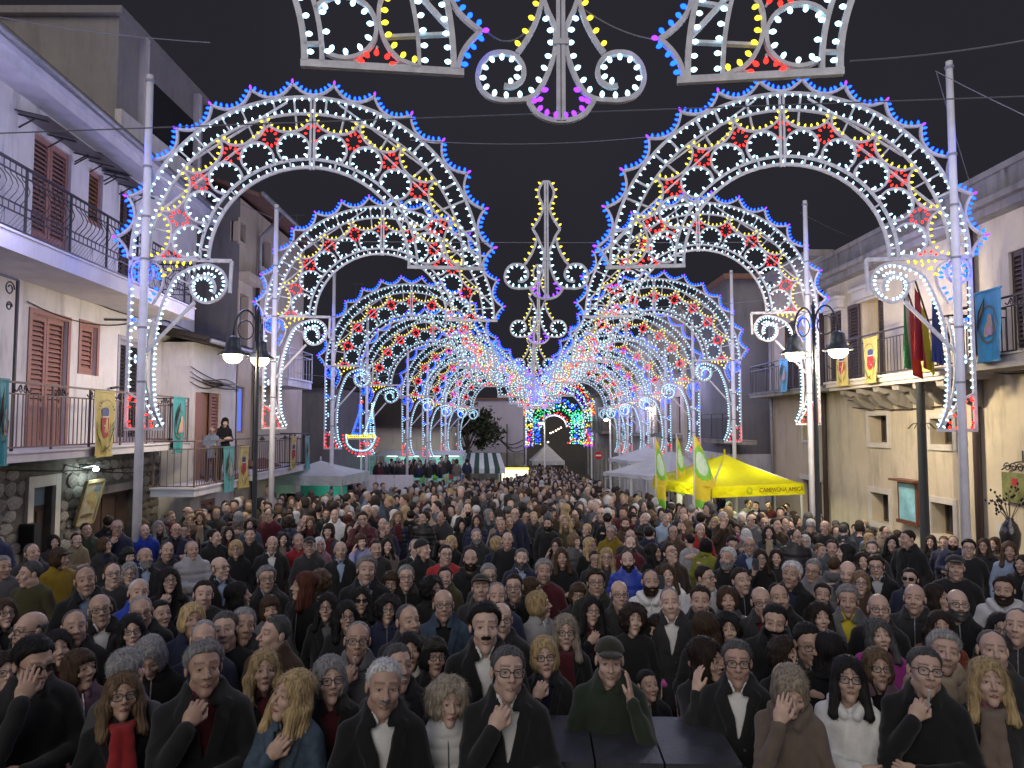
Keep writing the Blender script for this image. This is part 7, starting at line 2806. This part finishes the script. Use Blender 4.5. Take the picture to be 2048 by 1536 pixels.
# pixel x, pixel y, head height in pixels, sex, hair style, hair colour, extras, garment, colour(/shirt), yaw, pitch, pose
TABLE = '''
62 1325 95 m thick bk s jacket bk 25 22 face
8 1350 72 f bob db g coat ch 15 0 down
245 1397 84 f wavy lb gr coat bk 6 0 cross
408 1340 97 m thick gy - coat bk/mr 8 4 chin
162 1343 64 f bobf br - jacket mv 35 0 down
258 1345 66 m thick gy - jacket gy 150 0 down
306 1308 74 f bob gy - jacket bk -10 35 down
118 1300 66 f long bk - coat ch 10 0 down
266 1266 62 f wavy bk g coat ch 4 0 down
149 1258 56 m crop dg - jacket ch 8 0 down
57 1262 58 m bald gy g jacket ch -60 5 down
203 1222 56 m bald gy g coat bk/wh 5 0 down
173 1163 58 m crop dg - coat bk/sb 5 0 down
225 1152 48 m rece br g sweater ch 10 -4 down
258 1150 42 f bob gy g jacket ch 5 0 down
275 1188 46 m crop wh - jacket bl 10 0 down
285 1226 49 m crop gy g jacket ch 5 8 down
322 1231 47 f tied bk - jacket bk 25 0 down
338 1163 47 f long bk g coat bk 10 0 chin
405 1192 54 m short bk - sweater bk 4 0 down
382 1243 60 f bob bl - jacket nv 12 0 down
441 1138 43 m bald gy g coat bk/lb 45 0 down
384 1102 36 m crop gy - puffer lg 20 0 cross
478 1193 50 f long bk - jacket ch 88 0 down
407 1281 56 m crop gy - jacket nv 0 10 down
452 1263 68 m short dg - sweater bk -8 0 down
484 1255 54 m short gy - jacket ch 10 0 down
62 1148 47 m short dg - sweater ol -75 8 down
4 1135 43 m short gy - sweater gy 25 5 down
8 1230 54 f wavy br g coat ch 20 0 down
66 1107 34 m crop dg - jacket ch 30 0 down
118 1118 40 f bobf br k jacket ms 50 10 down
153 1081 28 f tied db - jacket kh 15 0 cross
174 1061 27 m short db - jacket gn 20 0 down
109 1086 26 f bob bk - coat ch 10 0 down
210 1092 30 f bob br - coat ch 50 0 down
255 1114 34 f bobf bk e coat bk 25 5 down
289 1117 28 m bald gy d coat bk/lb 30 0 down
333 1104 28 m crop dg - jacket ch 15 0 down
290 1063 28 m rece br - jacket bl 10 0 down
351 1062 26 m bald gy g coat nv 10 0 cross
473 1100 34 f bobf bl g jacket bk -5 0 down
533 1160 49 m thick gy g coat ch/lb 5 0 down
542 1222 48 f bobf br - coat gy 5 0 down
607 1175 52 f long rd - jacket bk -78 0 down
640 1163 42 f curly br - jacket ch 170 0 down
654 1217 50 f long bk g coat bk -10 0 down
692 1234 52 f wavy bk g jacket ch 10 5 down
546 1272 63 m short dg - jacket br -62 0 down
712 1286 60 m crop gy gv jacket gy/bk 0 0 chin
774 1222 52 f curly bk g jacket nv 4 0 down
723 1203 46 f long bk s coat ch 0 0 down
731 1142 53 m thick gy - coat bk/lb 5 0 down
779 1170 46 f bobf br g jacket ch 0 0 down
812 1157 48 m short gy g jacket bk 4 0 down
681 1103 34 m bald wh - coat bk/lb 5 0 down
543 1091 33 m bald dg - coat bk/wh 5 0 down
598 1084 30 m crop dg - jacket rd 10 0 down
619 1094 31 m short gy kg jacket ch 0 0 down
640 1091 28 f bob wh g jacket mv 8 0 down
723 1085 31 f bobf br - jacket ll 12 0 temple
774 1093 30 f wavy bk - coat tp 8 0 down
751 1098 27 m short db - sweater ch 10 5 down
830 1098 31 m crop gy - coat bk/wh 20 0 down
846 1100 38 f tied bk e jacket bk 60 0 down
890 1111 34 m short db g sweater rd 12 0 down
941 1121 37 m bald db d hoodie bk 4 0 down
954 1074 29 m short gy d jacket ch 0 0 down
903 1088 27 f bob bl - jacket bk 10 0 down
995 1090 30 f bob bl g coat nv 55 0 down
892 1156 41 f tied bk - jacket ol 0 0 down
866 1180 46 f curly bk g coat bk 40 0 down
887 1213 56 m bald dg g denim dn 4 0 down
962 1180 47 m short dg k jacket ch 0 -8 down
994 1196 49 m crop gy - jacket nv 4 0 down
977 1153 36 m short gy g jacket ch 8 5 down
817 1246 55 m crop dg - jacket ch 25 0 down
970 1257 88 m thick bk t coat bk/wh 4 2 down
1003 1243 58 m bald dg g jacket ch 5 0 down
822 1306 63 f long bk - jacket wh 5 0 down
868 1318 54 f bobf bk eg coat bk 10 0 down
797 1338 76 m short dg - coat bk 20 0 down
764 1377 100 m short wh t coat bk/wh 6 8 cross
660 1365 84 f bob gy g coat bk 10 0 down
578 1396 90 f wavy bl - denim dn/gy -55 0 neck
528 1345 72 f wavy bl - coat bk 6 0 down
893 1408 82 f curly gb m puffer wh 15 8 down
1013 1350 96 m short dg g coat bk/wh 10 0 chin
1092 1318 72 f bob bl g coat bk 5 0 chin
1131 1268 63 f long gb gr coat ch 5 0 down
1219 1324 80 m crop wh k jacket gn 4 10 cheek
1312 1258 50 c bobf db h puffer pk -25 10 chin
1266 1242 54 f curly db - sweater bk 10 0 down
1297 1374 56 c short bk - jacket bk 30 0 down
1413 1320 76 f long db - jacket ch 62 10 temple
1474 1328 80 m short dg g coat bk/wh 4 4 down
1342 1208 50 m crop gy - coat ch/wh 4 0 down
1301 1166 49 m crop db dB hoodie wh 10 0 down
1401 1203 54 m short db - coat bk 0 5 down
1457 1203 50 f bob br - puffer gy 5 0 down
1412 1158 43 m short db g jacket lg 55 0 down
1338 1152 41 f long br p hoodie wh -5 0 phone
1484 1163 47 m short db - jacket bk 28 0 down
1239 1192 43 m bald db g jacket ch 8 0 down
1192 1168 52 m thick db g jacket gn 5 0 down
1183 1224 52 f long bk gB coat bk 8 0 neck
1155 1193 42 f bobf br g jacket ch 5 0 down
1086 1145 47 m thick gy - sweater mr 6 0 down
1042 1119 40 m short dg d coat nv/lb 4 0 down
1125 1117 37 f long br - jacket bk 5 0 cross
1190 1121 35 f tied db g jacket ch 8 0 down
1213 1117 36 f wavy bl g jacket ch 5 0 down
1257 1124 39 m rece db d puffer bl 5 0 down
1080 1212 50 f bob bl - jacket lg 82 0 down
1066 1180 42 f bobf br g jacket ch 70 0 down
1030 1177 46 m short db g hoodie bk -5 0 down
1148 1084 30 f bobf lb - puffer gy 50 0 down
1180 1093 31 f long bl g jacket bk 45 0 down
1259 1090 30 m crop dg d jacket mr 8 0 down
1308 1106 34 f long bk - coat bk 70 0 down
1343 1108 39 m thick db g jacket br 40 -12 down
1379 1082 34 c crop bk - sweater lg -150 0 down
1455 1119 42 m thick wh d jacket bk -25 0 down
1499 1093 35 m bald gy g coat nv/lb 0 0 down
1521 1119 35 f long db gp jacket bk/wh 8 0 phone
1411 1093 31 f bob bk - jacket lm 165 0 down
1463 1088 31 m short bk - jacket bk 10 25 down
1547 1243 66 m short bk d jacket bk 0 14 down
1581 1151 50 m thick wh - coat bk/nv -15 0 down
1625 1142 44 m short gy g puffer gy -15 5 down
1643 1192 46 f tied db - jacket bk 4 0 down
1696 1203 54 m thick gy - coat gy/yl 0 5 down
1722 1168 44 f bob lb g jacket br 4 0 down
1697 1146 40 m bald dg - jacket ch -10 15 down
1754 1134 42 m thick db g coat bk/lg -5 5 down
1726 1124 33 f wavy db - coat bk 10 0 down
1820 1160 42 f tied bk s jacket nv -10 0 down
1829 1200 56 m bald gy - jacket ch -5 0 down
1758 1222 56 m bald gy g coat bk/gy 8 0 down
1911 1137 46 m crop gy k sweater bk 5 0 down
1936 1098 35 m thick bk g sweater bk 5 0 down
1968 1093 29 f long db g jacket ch -8 0 down
2019 1104 36 f long br - jacket lb 5 0 down
2008 1182 50 m short db d hoodie lg -5 5 down
1916 1212 54 m bald dg dg jacket bk 12 0 down
1876 1198 50 f long db - jacket bk 60 0 down
1998 1262 56 f wavy bk g coat bk 8 0 down
1880 1258 54 f wavy db - coat rs 12 0 down
1761 1274 56 f long dg - sweater mg 18 0 down
1886 1308 74 m thick gy R coat be 10 0 down
1848 1346 88 m short dg gv jacket bk 15 0 chin
1757 1341 72 f bob lb g coat mv 15 0 down
1697 1363 80 f long bk g hoodie wh 8 0 cross
1578 1376 88 f bob gb - hoodie tp 10 32 face
1978 1369 84 f long bl M jacket ch/mg 14 0 down
1986 1305 68 m crop dg - jacket ch 10 0 down
1574 1318 66 f curly db - jacket ch 45 0 temple
1617 1286 52 m short bk g jacket ch 20 15 down
1660 1305 74 f long bk - coat bk 178 0 down
1413 1258 62 f long br - coat ch 175 0 down
1458 1262 56 f curly bk - coat bk 10 0 down
1560 1198 48 m rece db - jacket bk 12 0 down
1525 1206 48 m bald db g coat ch 10 5 down
1640 1238 48 f long db - jacket bk 20 0 down
2036 1255 62 m crop dg - jacket ch -10 0 down
1668 1132 38 c short br - hoodie gy 172 0 down
1817 1079 35 m short db - coat bk -55 8 down
1783 1088 31 f long bk - coat bk -5 0 down
1746 1100 33 m short dg d jacket ch -10 0 down
1690 1108 35 f long bk - jacket ch -70 0 down
1664 1098 29 m short db - jacket sl 5 0 down
1641 1103 29 c tied lb - sweater tn 45 0 down
1553 1117 33 f wavy db - jacket ch 0 0 down
1687 1062 26 m crop dg - jacket sl 170 0 down
1610 1085 26 f bob wh g jacket gy 0 0 down
1728 1058 22 m crop dg - jacket bk -60 0 down
1862 1085 25 f long db - jacket bk -8 0 down
1890 1088 26 m short lb - coat nv/lg -20 0 down
2043 1130 34 f bob db - jacket ch -20 0 down
1990 1090 27 f wavy br - jacket sl -30 0 down
610 1040 23 m short db - jacket nv 0 0 down
652 1030 22 m short db - jacket ch 4 0 down
684 1030 20 f bob wh - hoodie wh 80 0 down
700 1034 20 m crop dg - jacket nv 5 0 down
764 1050 22 m bald gy - coat br/lb 0 0 down
836 1050 20 f bob lb - coat wh 0 0 down
880 1048 20 f long bk - jacket bk/wh 5 0 down
924 1050 20 f long bk - jacket ch 0 0 down
952 1040 19 m bald gy - coat nv/wh 0 0 down
1003 1052 22 m crop dg - jacket nv -8 0 down
1052 1036 22 m crop db g sweater mr 0 0 down
1096 1050 23 m short bk d sweater bk -15 0 down
1126 1042 21 m bald gy g jacket ch 8 0 down
1168 1020 18 f long lb - coat bk 0 0 down
1262 1075 27 m crop bk - jacket ch 5 0 down
1300 1068 26 m short db k jacket nv 170 0 down
1222 1066 25 m short gy g jacket ms -20 0 cross
1250 1050 24 m thick br d jacket br 5 0 down
1330 1040 24 m short gy - jacket lb 30 0 down
1456 1050 26 f bob bk - puffer mg 178 0 down
1494 1072 26 f bob wh - jacket gy 170 0 down
1530 1048 24 m bald gy g jacket sl 0 0 down
1346 1066 25 m rece dg g jacket br 8 0 down
1400 1062 24 m crop wh - jacket rd 20 0 down
1015 1082 30 m bald gy - sweater bk -5 0 down
1020 1046 22 m rece db - jacket sl 5 0 down
700 1060 24 f long db - sweater bk 0 0 down
566 1080 27 f wavy bk - jacket tp 5 0 down
500 1072 25 m short db - jacket bk -5 0 down
458 1068 24 f long bk - coat bk 5 0 down
430 1075 27 m short bk - jacket bk 60 0 down
'''
GNAME = {'coat': 'coat', 'jacket': 'jacket', 'sweater': 'sweater', 'puffer': 'padded jacket', 'hoodie': 'hooded top', 'denim': 'denim jacket'}
POSTXT = {'down': '', 'cross': 'arms folded', 'chin': 'hand at chin', 'face': 'hand over face', 'cheek': 'leaning on the flight case, cheek in hand', 'temple': 'hand against head', 'phone': 'holding up a phone', 'neck': 'hand at neck'}
people_xy = []
LABELS = []
prs = random.Random(21)


def skin_tone(r):
    t = r.uniform(0, 1)
    a, b = (.56, .395, .325), (.40, .26, .20)
    k = r.uniform(.9, 1.08)
    return tuple((a[i] * t + b[i] * (1 - t)) * k for i in range(3))


def make_person(x, y, z, s, sex, hair, hcol, fl, garm, col, yaw, pitch, pose, lod, label, group, face=None, wid=None):
    r = prs
    v = {'m': ['m1', 'm2', 'm3'], 'f': ['f1', 'f2', 'f3'], 'c': ['f1', 'f2', 'f3']}[sex][r.randrange(3)]
    yw = math.radians(yaw)
    tocam = math.atan2(-x, y) if face is None else face
    by = yw if abs(yaw) > 100 else yw * .45
    q = math.radians(15) if lod == 2 else (math.radians(7.5) if lod == 1 else math.radians(1))
    hy = round((yw - by) / q) * q
    hp = round(math.radians(pitch) / q) * q if lod else math.radians(pitch)
    roll = (round(r.uniform(-6, 6) / 6) * math.radians(5)) if lod < 2 else 0.0
    if abs(yaw) < 100 and face is None:             # they look up at the stage
        up_ = -.62 * math.atan2(CAMZ - (z + HC * s), y)
        hp += up_ if lod == 0 else round(up_ / q) * q
    me = body_mesh(v, pose, hy, hp, roll, lod)
    o = link('person', me, None, (x, y, z), (0, 0, tocam + by), (s * r.uniform(.97, 1.03), s, s))
    sk = skin_tone(r)
    if hair == 'curly' and hcol == 'bk' and r.random() < .3:
        sk = (.14, .08, .055)
    o.color = (*sk, 1)
    setp(o, label, 'person', group)
    hl, hr = tuple(PIV), (hp, roll, hy)
    cc = CC[col.split('/')[0]][0]
    jit = r.uniform(.75, 1.35)
    g = link(GNAME[garm].replace(' ', '_'), garment_mesh(garm, pose if lod < 2 else 'down', lod), o)
    w = wid or (r.uniform(1.0, 1.1) if sex == 'm' else r.uniform(.9, .98))
    g.scale = (w, w * r.uniform(.97, 1.1), 1)
    g.color = (*[c * jit for c in cc], 1)
    if lod < 2 and garm in ('coat', 'denim'):
        sc = col.split('/')[1] if '/' in col else r.choice(['bk', 'ch', 'gy', 'nv', 'mr'])
        t = link('shirt', simple_mesh('shirt'), o)
        t.scale = (w, w, 1)
        t.color = (*CC[sc][0], 1)
    if lod == 0 and garm in ('coat', 'denim') and pose in ('down', 'temple'):
        setp(link('buttons', simple_mesh('buttons'), o, scale=(1, w * 1.05, 1)), kind='stuff')
    if lod == 0 and garm in ('jacket', 'puffer', 'hoodie') and pose in ('down', 'temple', 'phone'):
        zp_ = link('zip', simple_mesh('zip'), o)
        zp_.scale = (1, w * 1.06 if garm != 'puffer' else w * 1.16, 1)
    tr = link('trousers', simple_mesh('trousers'), o)
    tr.color = (*[c * r.uniform(.6, 1.4) for c in (.02, .021, .026)], 1)
    if hair != 'none' and not ('e' in fl and hair in ('short', 'crop', 'tied')):
        h = link('hair', hair_mesh(hair, lod), o, hl, hr)
        k = r.uniform(.8, 1.25)
        h.color = (*[c * k for c in HCOL[hcol]], 1)
    if 'd' in fl or 't' in fl:
        b = link('beard' if 'd' in fl else 'moustache', beard_mesh('d' in fl, min(lod, 1)), o, hl, hr)
        b.color = (*HCOL[hcol if hcol != 'wh' else 'gy'], 1)
    if ('g' in fl or 's' in fl) and lod < 2:
        link('glasses', glasses_mesh('s' in fl), o, hl, hr)
    if 'k' in fl or 'e' in fl:
        c = link('cap', cap_mesh('beanie' if 'e' in fl else 'cap'), o, hl, hr)
        c.color = (*[(.012, .013, .018), (.03, .03, .02), (.02, .02, .022)][r.randrange(3)], 1)
    if 'h' in fl:
        link('headband', simple_mesh('headband'), o, hl, hr)
    if 'r' in fl or 'R' in fl or 'M' in fl:
        sc = link('scarf', simple_mesh('scarf'), o)
        sc.scale = (w * 1.02, 1.04, 1)
        sc.color = (*(CC['rd'][0] if ('r' in fl and garm == 'coat' and col == 'bk') else (CC['mr'][0] if 'r' in fl else (CC['be'][0] if 'R' in fl else CC['tp'][0]))), 1)
    if 'B' in fl or 'm' in fl:
        b = link('bag_strap', simple_mesh('strap' if 'B' in fl else 'shoulder'), o)
        b.scale = (1, 1.12, 1)
        b.color = (*(CC['bk'][0] if 'B' in fl else CC['tn'][0]), 1)
    if 'M' in fl:
        t = link('shirt', simple_mesh('shirt'), o)
        t.scale = (w * .75, 1.22, .985)
        t.color = (*CC['mg'][0], 1)
    if 'p' in fl:
        ph = link('phone', simple_mesh('phone'), None, (0, 0, 0))
        mw = o.matrix_basis @ Matrix.Translation((-.075, -.29, 1.50))
        ph.matrix_world = mw
        setp(ph, 'black phone held up before the ' + ('white hooded top' if garm == 'hoodie' else 'black jacket with glasses'), 'phone')
        LABELS.append(ph)
    if 'v' in fl:
        ph = link('cigarette', simple_mesh('vape'), None)
        ph.matrix_world = o.matrix_basis @ Matrix.Translation((-.005, -.17, 1.455)) @ Matrix.Rotation(.35, 4, 'X')
        setp(ph, 'slim pale cigarette at the mouth of the person in ' + CC[col.split('/')[0]][1] + ' jacket', 'cigarette')
        LABELS.append(ph)
    return o


def zone(px, py):
    if py > 1330:
        row = 'in the front row'
    elif py > 1235:
        row = 'in the second rows'
    elif py > 1135:
        row = 'in the middle rows'
    elif py > 1040:
        row = 'in the further rows'
    else:
        row = 'deep in the crowd'
    k = int(px // 256)
    side = ['at the left edge', 'before the left house', 'below the first left arch', 'left of the centre', 'right of the centre', 'towards the yellow gazebo', 'before the palazzo', 'at the right edge'][max(0, min(7, k))]
    return f'{row} {side}'


ordw = ['first', 'second', 'third', 'fourth', 'fifth', 'sixth', 'seventh', 'eighth', 'ninth', 'tenth', 'eleventh', 'twelfth']
SPEC = []
for line in TABLE.strip().splitlines():
    a = line.split()
    px, py, h = float(a[0]), float(a[1]), float(a[2])
    sex, hair, hcol, fl, garm, col, yaw, pitch, pose = a[3], a[4], a[5], a[6], a[7], a[8], float(a[9]), float(a[10]), a[11]
    rr_ = ray(px, py)
    k = -rr_.z / rr_.y
    s = None
    rx = rr_.x / rr_.y
    lo, hi = (.6, .9) if sex == 'c' else ((.95, 1.1) if sex == 'm' else (.88, 1.03))

    def foot(Y_, s_):                               # how far the head would be above where it is seen
        return CAMZ - k * Y_ - gz(Y_, rx * Y_) - HC * s_
    y0, y1 = 1.5, 40.0
    for _ in range(50):
        Y = (y0 + y1) / 2
        s = min(max(h * Y / (.247 * F), lo), hi)
        if foot(Y, s) > 0:
            y0 = Y
        else:
            y1 = Y
    SPEC.append(dict(px=px, py=py, h=h, sex=sex, hair=hair, hcol=hcol, fl=fl, garm=garm, col=col, yaw=yaw, pitch=pitch, pose=pose, s=s, Y=Y, X=rr_.x / rr_.y * Y))

# ---------------------------------------------------------------- the rest of the crowd
far = []
frs = random.Random(99)
GC_BG = ['bk'] * 9 + ['ch'] * 8 + ['nv'] * 5 + ['gy'] * 3 + ['br'] * 3 + ['gn', 'ol', 'mr', 'sl', 'sl', 'sb', 'tp', 'tp', 'lg', 'wh', 'mr', 'dn', 'dn', 'be', 'bk', 'bk', 'ch', 'ch', 'nv']


def blocked(x, y):
    if 4.6 < x < 9 and 18.2 < y < 27 and not (x < 5.4 and y < 19.2):
        return True
    if x < -5.2 and 23 < y < 26.2:
        return True
    if -8 < x < -4.0 and 28.2 < y < 30.5:
        return True
    if y > 40.2 and x < .2:
        return True
    if y > 28 and x > 4.6:
        return True
    if y > 57 and not (3.9 < x < 7.0):
        return True
    return False


used = [(q['X'], q['Y']) for q in SPEC]
gy_ = 3.9
while gy_ < 74:
    xl, xr = (-7.0, 8.3)
    if gy_ > 30:
        xr = 7.0
    if gy_ < 11:
        xl, xr = -.74 * gy_ - .2, .74 * gy_ + .2
        xl, xr = max(xl, -7.2), min(xr, 8.6)
    x = xl + frs.uniform(0, .4)
    while x < xr:
        X, Y = x + frs.uniform(-.2, .2), gy_ + frs.uniform(-.3, .3)
        ok = not blocked(X, Y)
        if ok and Y < 13:
            for (ux, uy) in used:
                if (ux - X) ** 2 + (uy - Y) ** 2 < .42 ** 2:
                    ok = False
                    break
        if ok and Y < 13:
            hz = gz(Y, X) + 1.56
            ppx, ppy = 1024 + X / Y * F, 850 + (CAMZ - hz) / Y * F
            hh = .247 * F / Y
            for q in SPEC:
                if abs(q['px'] - ppx) < (q['h'] + hh) * .42 and -hh * 1.15 < ppy - q['py'] < q['h'] * .95:
                    ok = False
                    break
                if q['Y'] > Y and abs(q['px'] - ppx) < hh * .8 and 0 < q['py'] - ppy + hh * .2 < hh * 2.2:
                    ok = False
                    break
        if ok and Y < 5.2:
            ok = False
        if ok:
            far.append((X, Y))
            used.append((X, Y))
        x += frs.uniform(.46, .72) if gy_ < 30 else frs.uniform(.5, .8)
    gy_ += frs.uniform(.55, .75) if gy_ < 26 else .8
far.sort(key=lambda p: p[1])
n_ind = max(0, 292 - len(SPEC))
for (X, Y) in far[:n_ind]:
    sex = frs.choice('mf')
    if sex == 'm':
        hair, hcol = frs.choice(['short', 'short', 'thick', 'rece', 'bald', 'crop']), frs.choice(['bk', 'db', 'db', 'br', 'dg', 'gy', 'wh'])
    else:
        hair, hcol = frs.choice(['long', 'wavy', 'bob', 'bobf', 'tied', 'curly']), frs.choice(['bk', 'bk', 'db', 'db', 'br', 'lb', 'bl', 'rd', 'gy'])
    s = frs.uniform(.97, 1.07) if sex == 'm' else frs.uniform(.89, .99)
    hz = gz(Y, X) + HC * s
    SPEC.append(dict(px=1024 + X / Y * F, py=850 + (CAMZ - hz) / Y * F, h=.247 * s * F / Y, sex=sex, hair=hair, hcol=hcol, fl=frs.choice(['-', '-', 'g', '-', 'k', 'd', 'B', 'g'] if sex == 'm' else ['-', '-', 'R', 'g', 'm', 'r']),
                     garm=frs.choice(['jacket', 'jacket', 'coat', 'puffer', 'sweater', 'hoodie']), col=frs.choice(GC_BG), yaw=frs.choice([0, 0, 0, 5, -10, 15, -25, 30, 45, -50, 170]), pitch=frs.choice([0, 0, -6, 8]),
                     pose=frs.choice(['down'] * 8 + ['cross', 'cross', 'chin', 'phone', 'temple']), s=s, Y=Y, X=X, auto=True))

# labels: look first, then place, then a count from the left where several share both
from collections import defaultdict
grp = defaultdict(list)
for q in SPEC:
    col = q['col'].split('/')
    ex = []
    if 'k' in q['fl']:
        ex.append('cap')
    if 'e' in q['fl']:
        ex.append('woollen hat')
    if 'g' in q['fl'] and q['h'] > 20:
        ex.append('glasses')
    if 's' in q['fl']:
        ex.append('dark glasses')
    if 'r' in q['fl'] or 'R' in q['fl'] or 'M' in q['fl']:
        ex.append('scarf')
    if 'h' in q['fl']:
        ex.append('headband')
    t = f"person in {CC[col[0]][1]} {GNAME[q['garm']]}".replace('denim blue denim', 'blue denim')
    if len(col) > 1:
        t += f" over {CC[col[1]][1]}"
    if ex:
        t += ' with ' + ' and '.join(ex[:2])
    if abs(q['yaw']) > 100:
        t += ', back turned'
    if POSTXT[q['pose']]:
        t += ', ' + POSTXT[q['pose']]
    if q['pose'] != 'cheek':
        t += ' ' + zone(q['px'], q['py'])
    q['base'] = t
    grp[t].append(q)
for t, qs in grp.items():
    qs.sort(key=lambda q: q['px'])
    for i, q in enumerate(qs):
        if len(qs) == 1:
            q['label'] = t
        else:
            q['label'] = f"{ordw[min(i, 11)]} from left, {t}"
        w = q['label'].split()
        if len(w) > 16:
            q['label'] = ' '.join(w).replace(' in the ', ' in ').replace(' of the ', ' of ').replace('towards the ', 'by ').replace('before the ', 'before ').replace('below the ', 'below ')
            w = q['label'].split()
            if len(w) > 16:
                q['label'] = ' '.join(w[:16])
for q in SPEC:
    lod = 0 if q['h'] > 44 else (1 if q['h'] > 21 else 2)
    pose = q['pose']
    make_person(q['X'], q['Y'], gz(q['Y'], q['X']), q['s'], q['sex'], q['hair'], q['hcol'], q['fl'], q['garm'], q['col'], q['yaw'], q['pitch'], pose, lod, q['label'], 'people standing in the crowd')

# ---------------------------------------------------------------- the far mass of heads as one object
def crowd_mass(pts):
    hv, hq, _ = (lambda t: t)(head_np('m1', 2))
    hs = {st: surf(hair_sdf(st, .026), *HBOX.get(st, ((-.12, -.13, -.11), (.12, .15, .17))), .026) for st in ('short', 'bob', 'long')}
    gv, gq = surf(garment_sdf('jacket', 'down'), (-.37, -.36, .85), (.37, .22, 1.56), .062)
    hv0, hq0 = surf(head_sdf('m1'), (-.12, -.135, -.2), (.12, .145, .14), .024)
    V, Q, C = [], [], []
    off = 0
    r = random.Random(4)
    for (x, y) in pts:
        s = r.gauss(.99, .055)
        a = math.atan2(-x, y) + math.radians(r.choice([0, 10, -15, 30, -40, 60, -80, 140, 170, 180, 200]))
        Rz = rotm(a, 0)
        z = TERR_Z if (TERR[0] < x < TERR[1] and TERR[2] < y < TERR[3]) else gz(y, x)
        sk = skin_tone(r)
        hc = HCOL[r.choice(['bk', 'bk', 'db', 'db', 'br', 'dg', 'gy', 'lb', 'bl', 'wh'])]
        gc = CC[r.choice(GC_BG)][0]
        st = r.choice(['short', 'short', 'bob', 'long'])
        for (v, q, c) in ((gv, gq, gc), (hv0 + np.array([0, 0, HC]), hq0, sk), (hs[st][0] + np.array([0, 0, HC]), hs[st][1], hc)):
            V.append((v * s) @ Rz.T + np.array([x, y, z]))
            Q.append(q + off)
            C.append(np.tile(np.array([*c, 1.0]), (len(v), 1)))
            off += len(v)
    m = bpy.data.materials.new('crowd_clothes')
    m.use_nodes = True
    at = m.node_tree.nodes.new('ShaderNodeAttribute')
    at.attribute_name = 'mask'
    b = m.node_tree.nodes['Principled BSDF']
    b.inputs['Roughness'].default_value = .8
    m.node_tree.links.new(at.outputs['Color'], b.inputs['Base Color'])
    me = mesh_np('crowd', np.concatenate(V), np.concatenate(Q), m, np.concatenate(C))
    o = link('crowd', me)
    setp(o, 'dense crowd filling the square towards the far street', 'crowd', None, 'stuff')


crowd_mass(far[n_ind:])

# ---------------------------------------------------------------- people off the ground of the square
def at_px(px, py, Y, s, *a, **k):
    p = P(px, py, Y)
    return make_person(p.x, Y, p.z - HC * s, s, *a, **k)


for px, s_, sex, hair, hcol, fl, garm, col, yaw, pitch, pose, off_, lab in [
        (449, .93, 'f', 'bobf', 'bk', '-', 'hoodie', 'bk', 10, 5, 'cross', .62, 'person in black hooded top standing on the annex balcony'),
        (424, .80, 'm', 'bald', 'gy', 'g', 'jacket', 'sb', 20, 14, 'cross', .55, 'person in grey blue jacket stooping at the annex balcony rail')]:
    b_ = LB.T(LB.u(px, off_), off_, zb1 + .01)
    make_person(b_.x, b_.y, b_.z, s_, sex, hair, hcol, fl, garm, col, yaw, pitch, pose, 1, lab, 'people on the annex balcony', face=.35)
yv = 19.6
at_px(1512, 1012, yv, 1.0, 'm', 'short', 'bk', '-', 'coat', 'bk/wh', -15, 10, 'cross', 1, 'waiter in black waistcoat and white shirt under the yellow gazebo', 'stall workers')
at_px(1458, 1012, yv + .6, 1.02, 'm', 'short', 'gy', '-', 'sweater', 'wh', 175, 0, 'down', 1, 'person in white cook jacket under the yellow gazebo, back turned', 'stall workers')
at_px(1498, 1008, yv + .9, 1.04, 'm', 'short', 'db', '-', 'sweater', 'lg', 60, 0, 'down', 1, 'person in pale shirt turning aside under the yellow gazebo', 'stall workers')
at_px(1538, 1012, yv + 1.2, 1.0, 'm', 'short', 'db', '-', 'sweater', 'mr', 0, 0, 'down', 1, 'person in maroon sweater behind the gazebo waiter', 'stall workers')
at_px(1566, 1020, yv + .5, .98, 'f', 'tied', 'bk', '-', 'jacket', 'nv', -40, 0, 'down', 1, 'person in navy jacket bending at the gazebo counter', 'stall workers')
at_px(1574, 1016, yv + 1.0, 1.0, 'm', 'short', 'bk', '-', 'sweater', 'wh', -10, 0, 'down', 1, 'person in white shirt at the right end of the gazebo', 'stall workers')
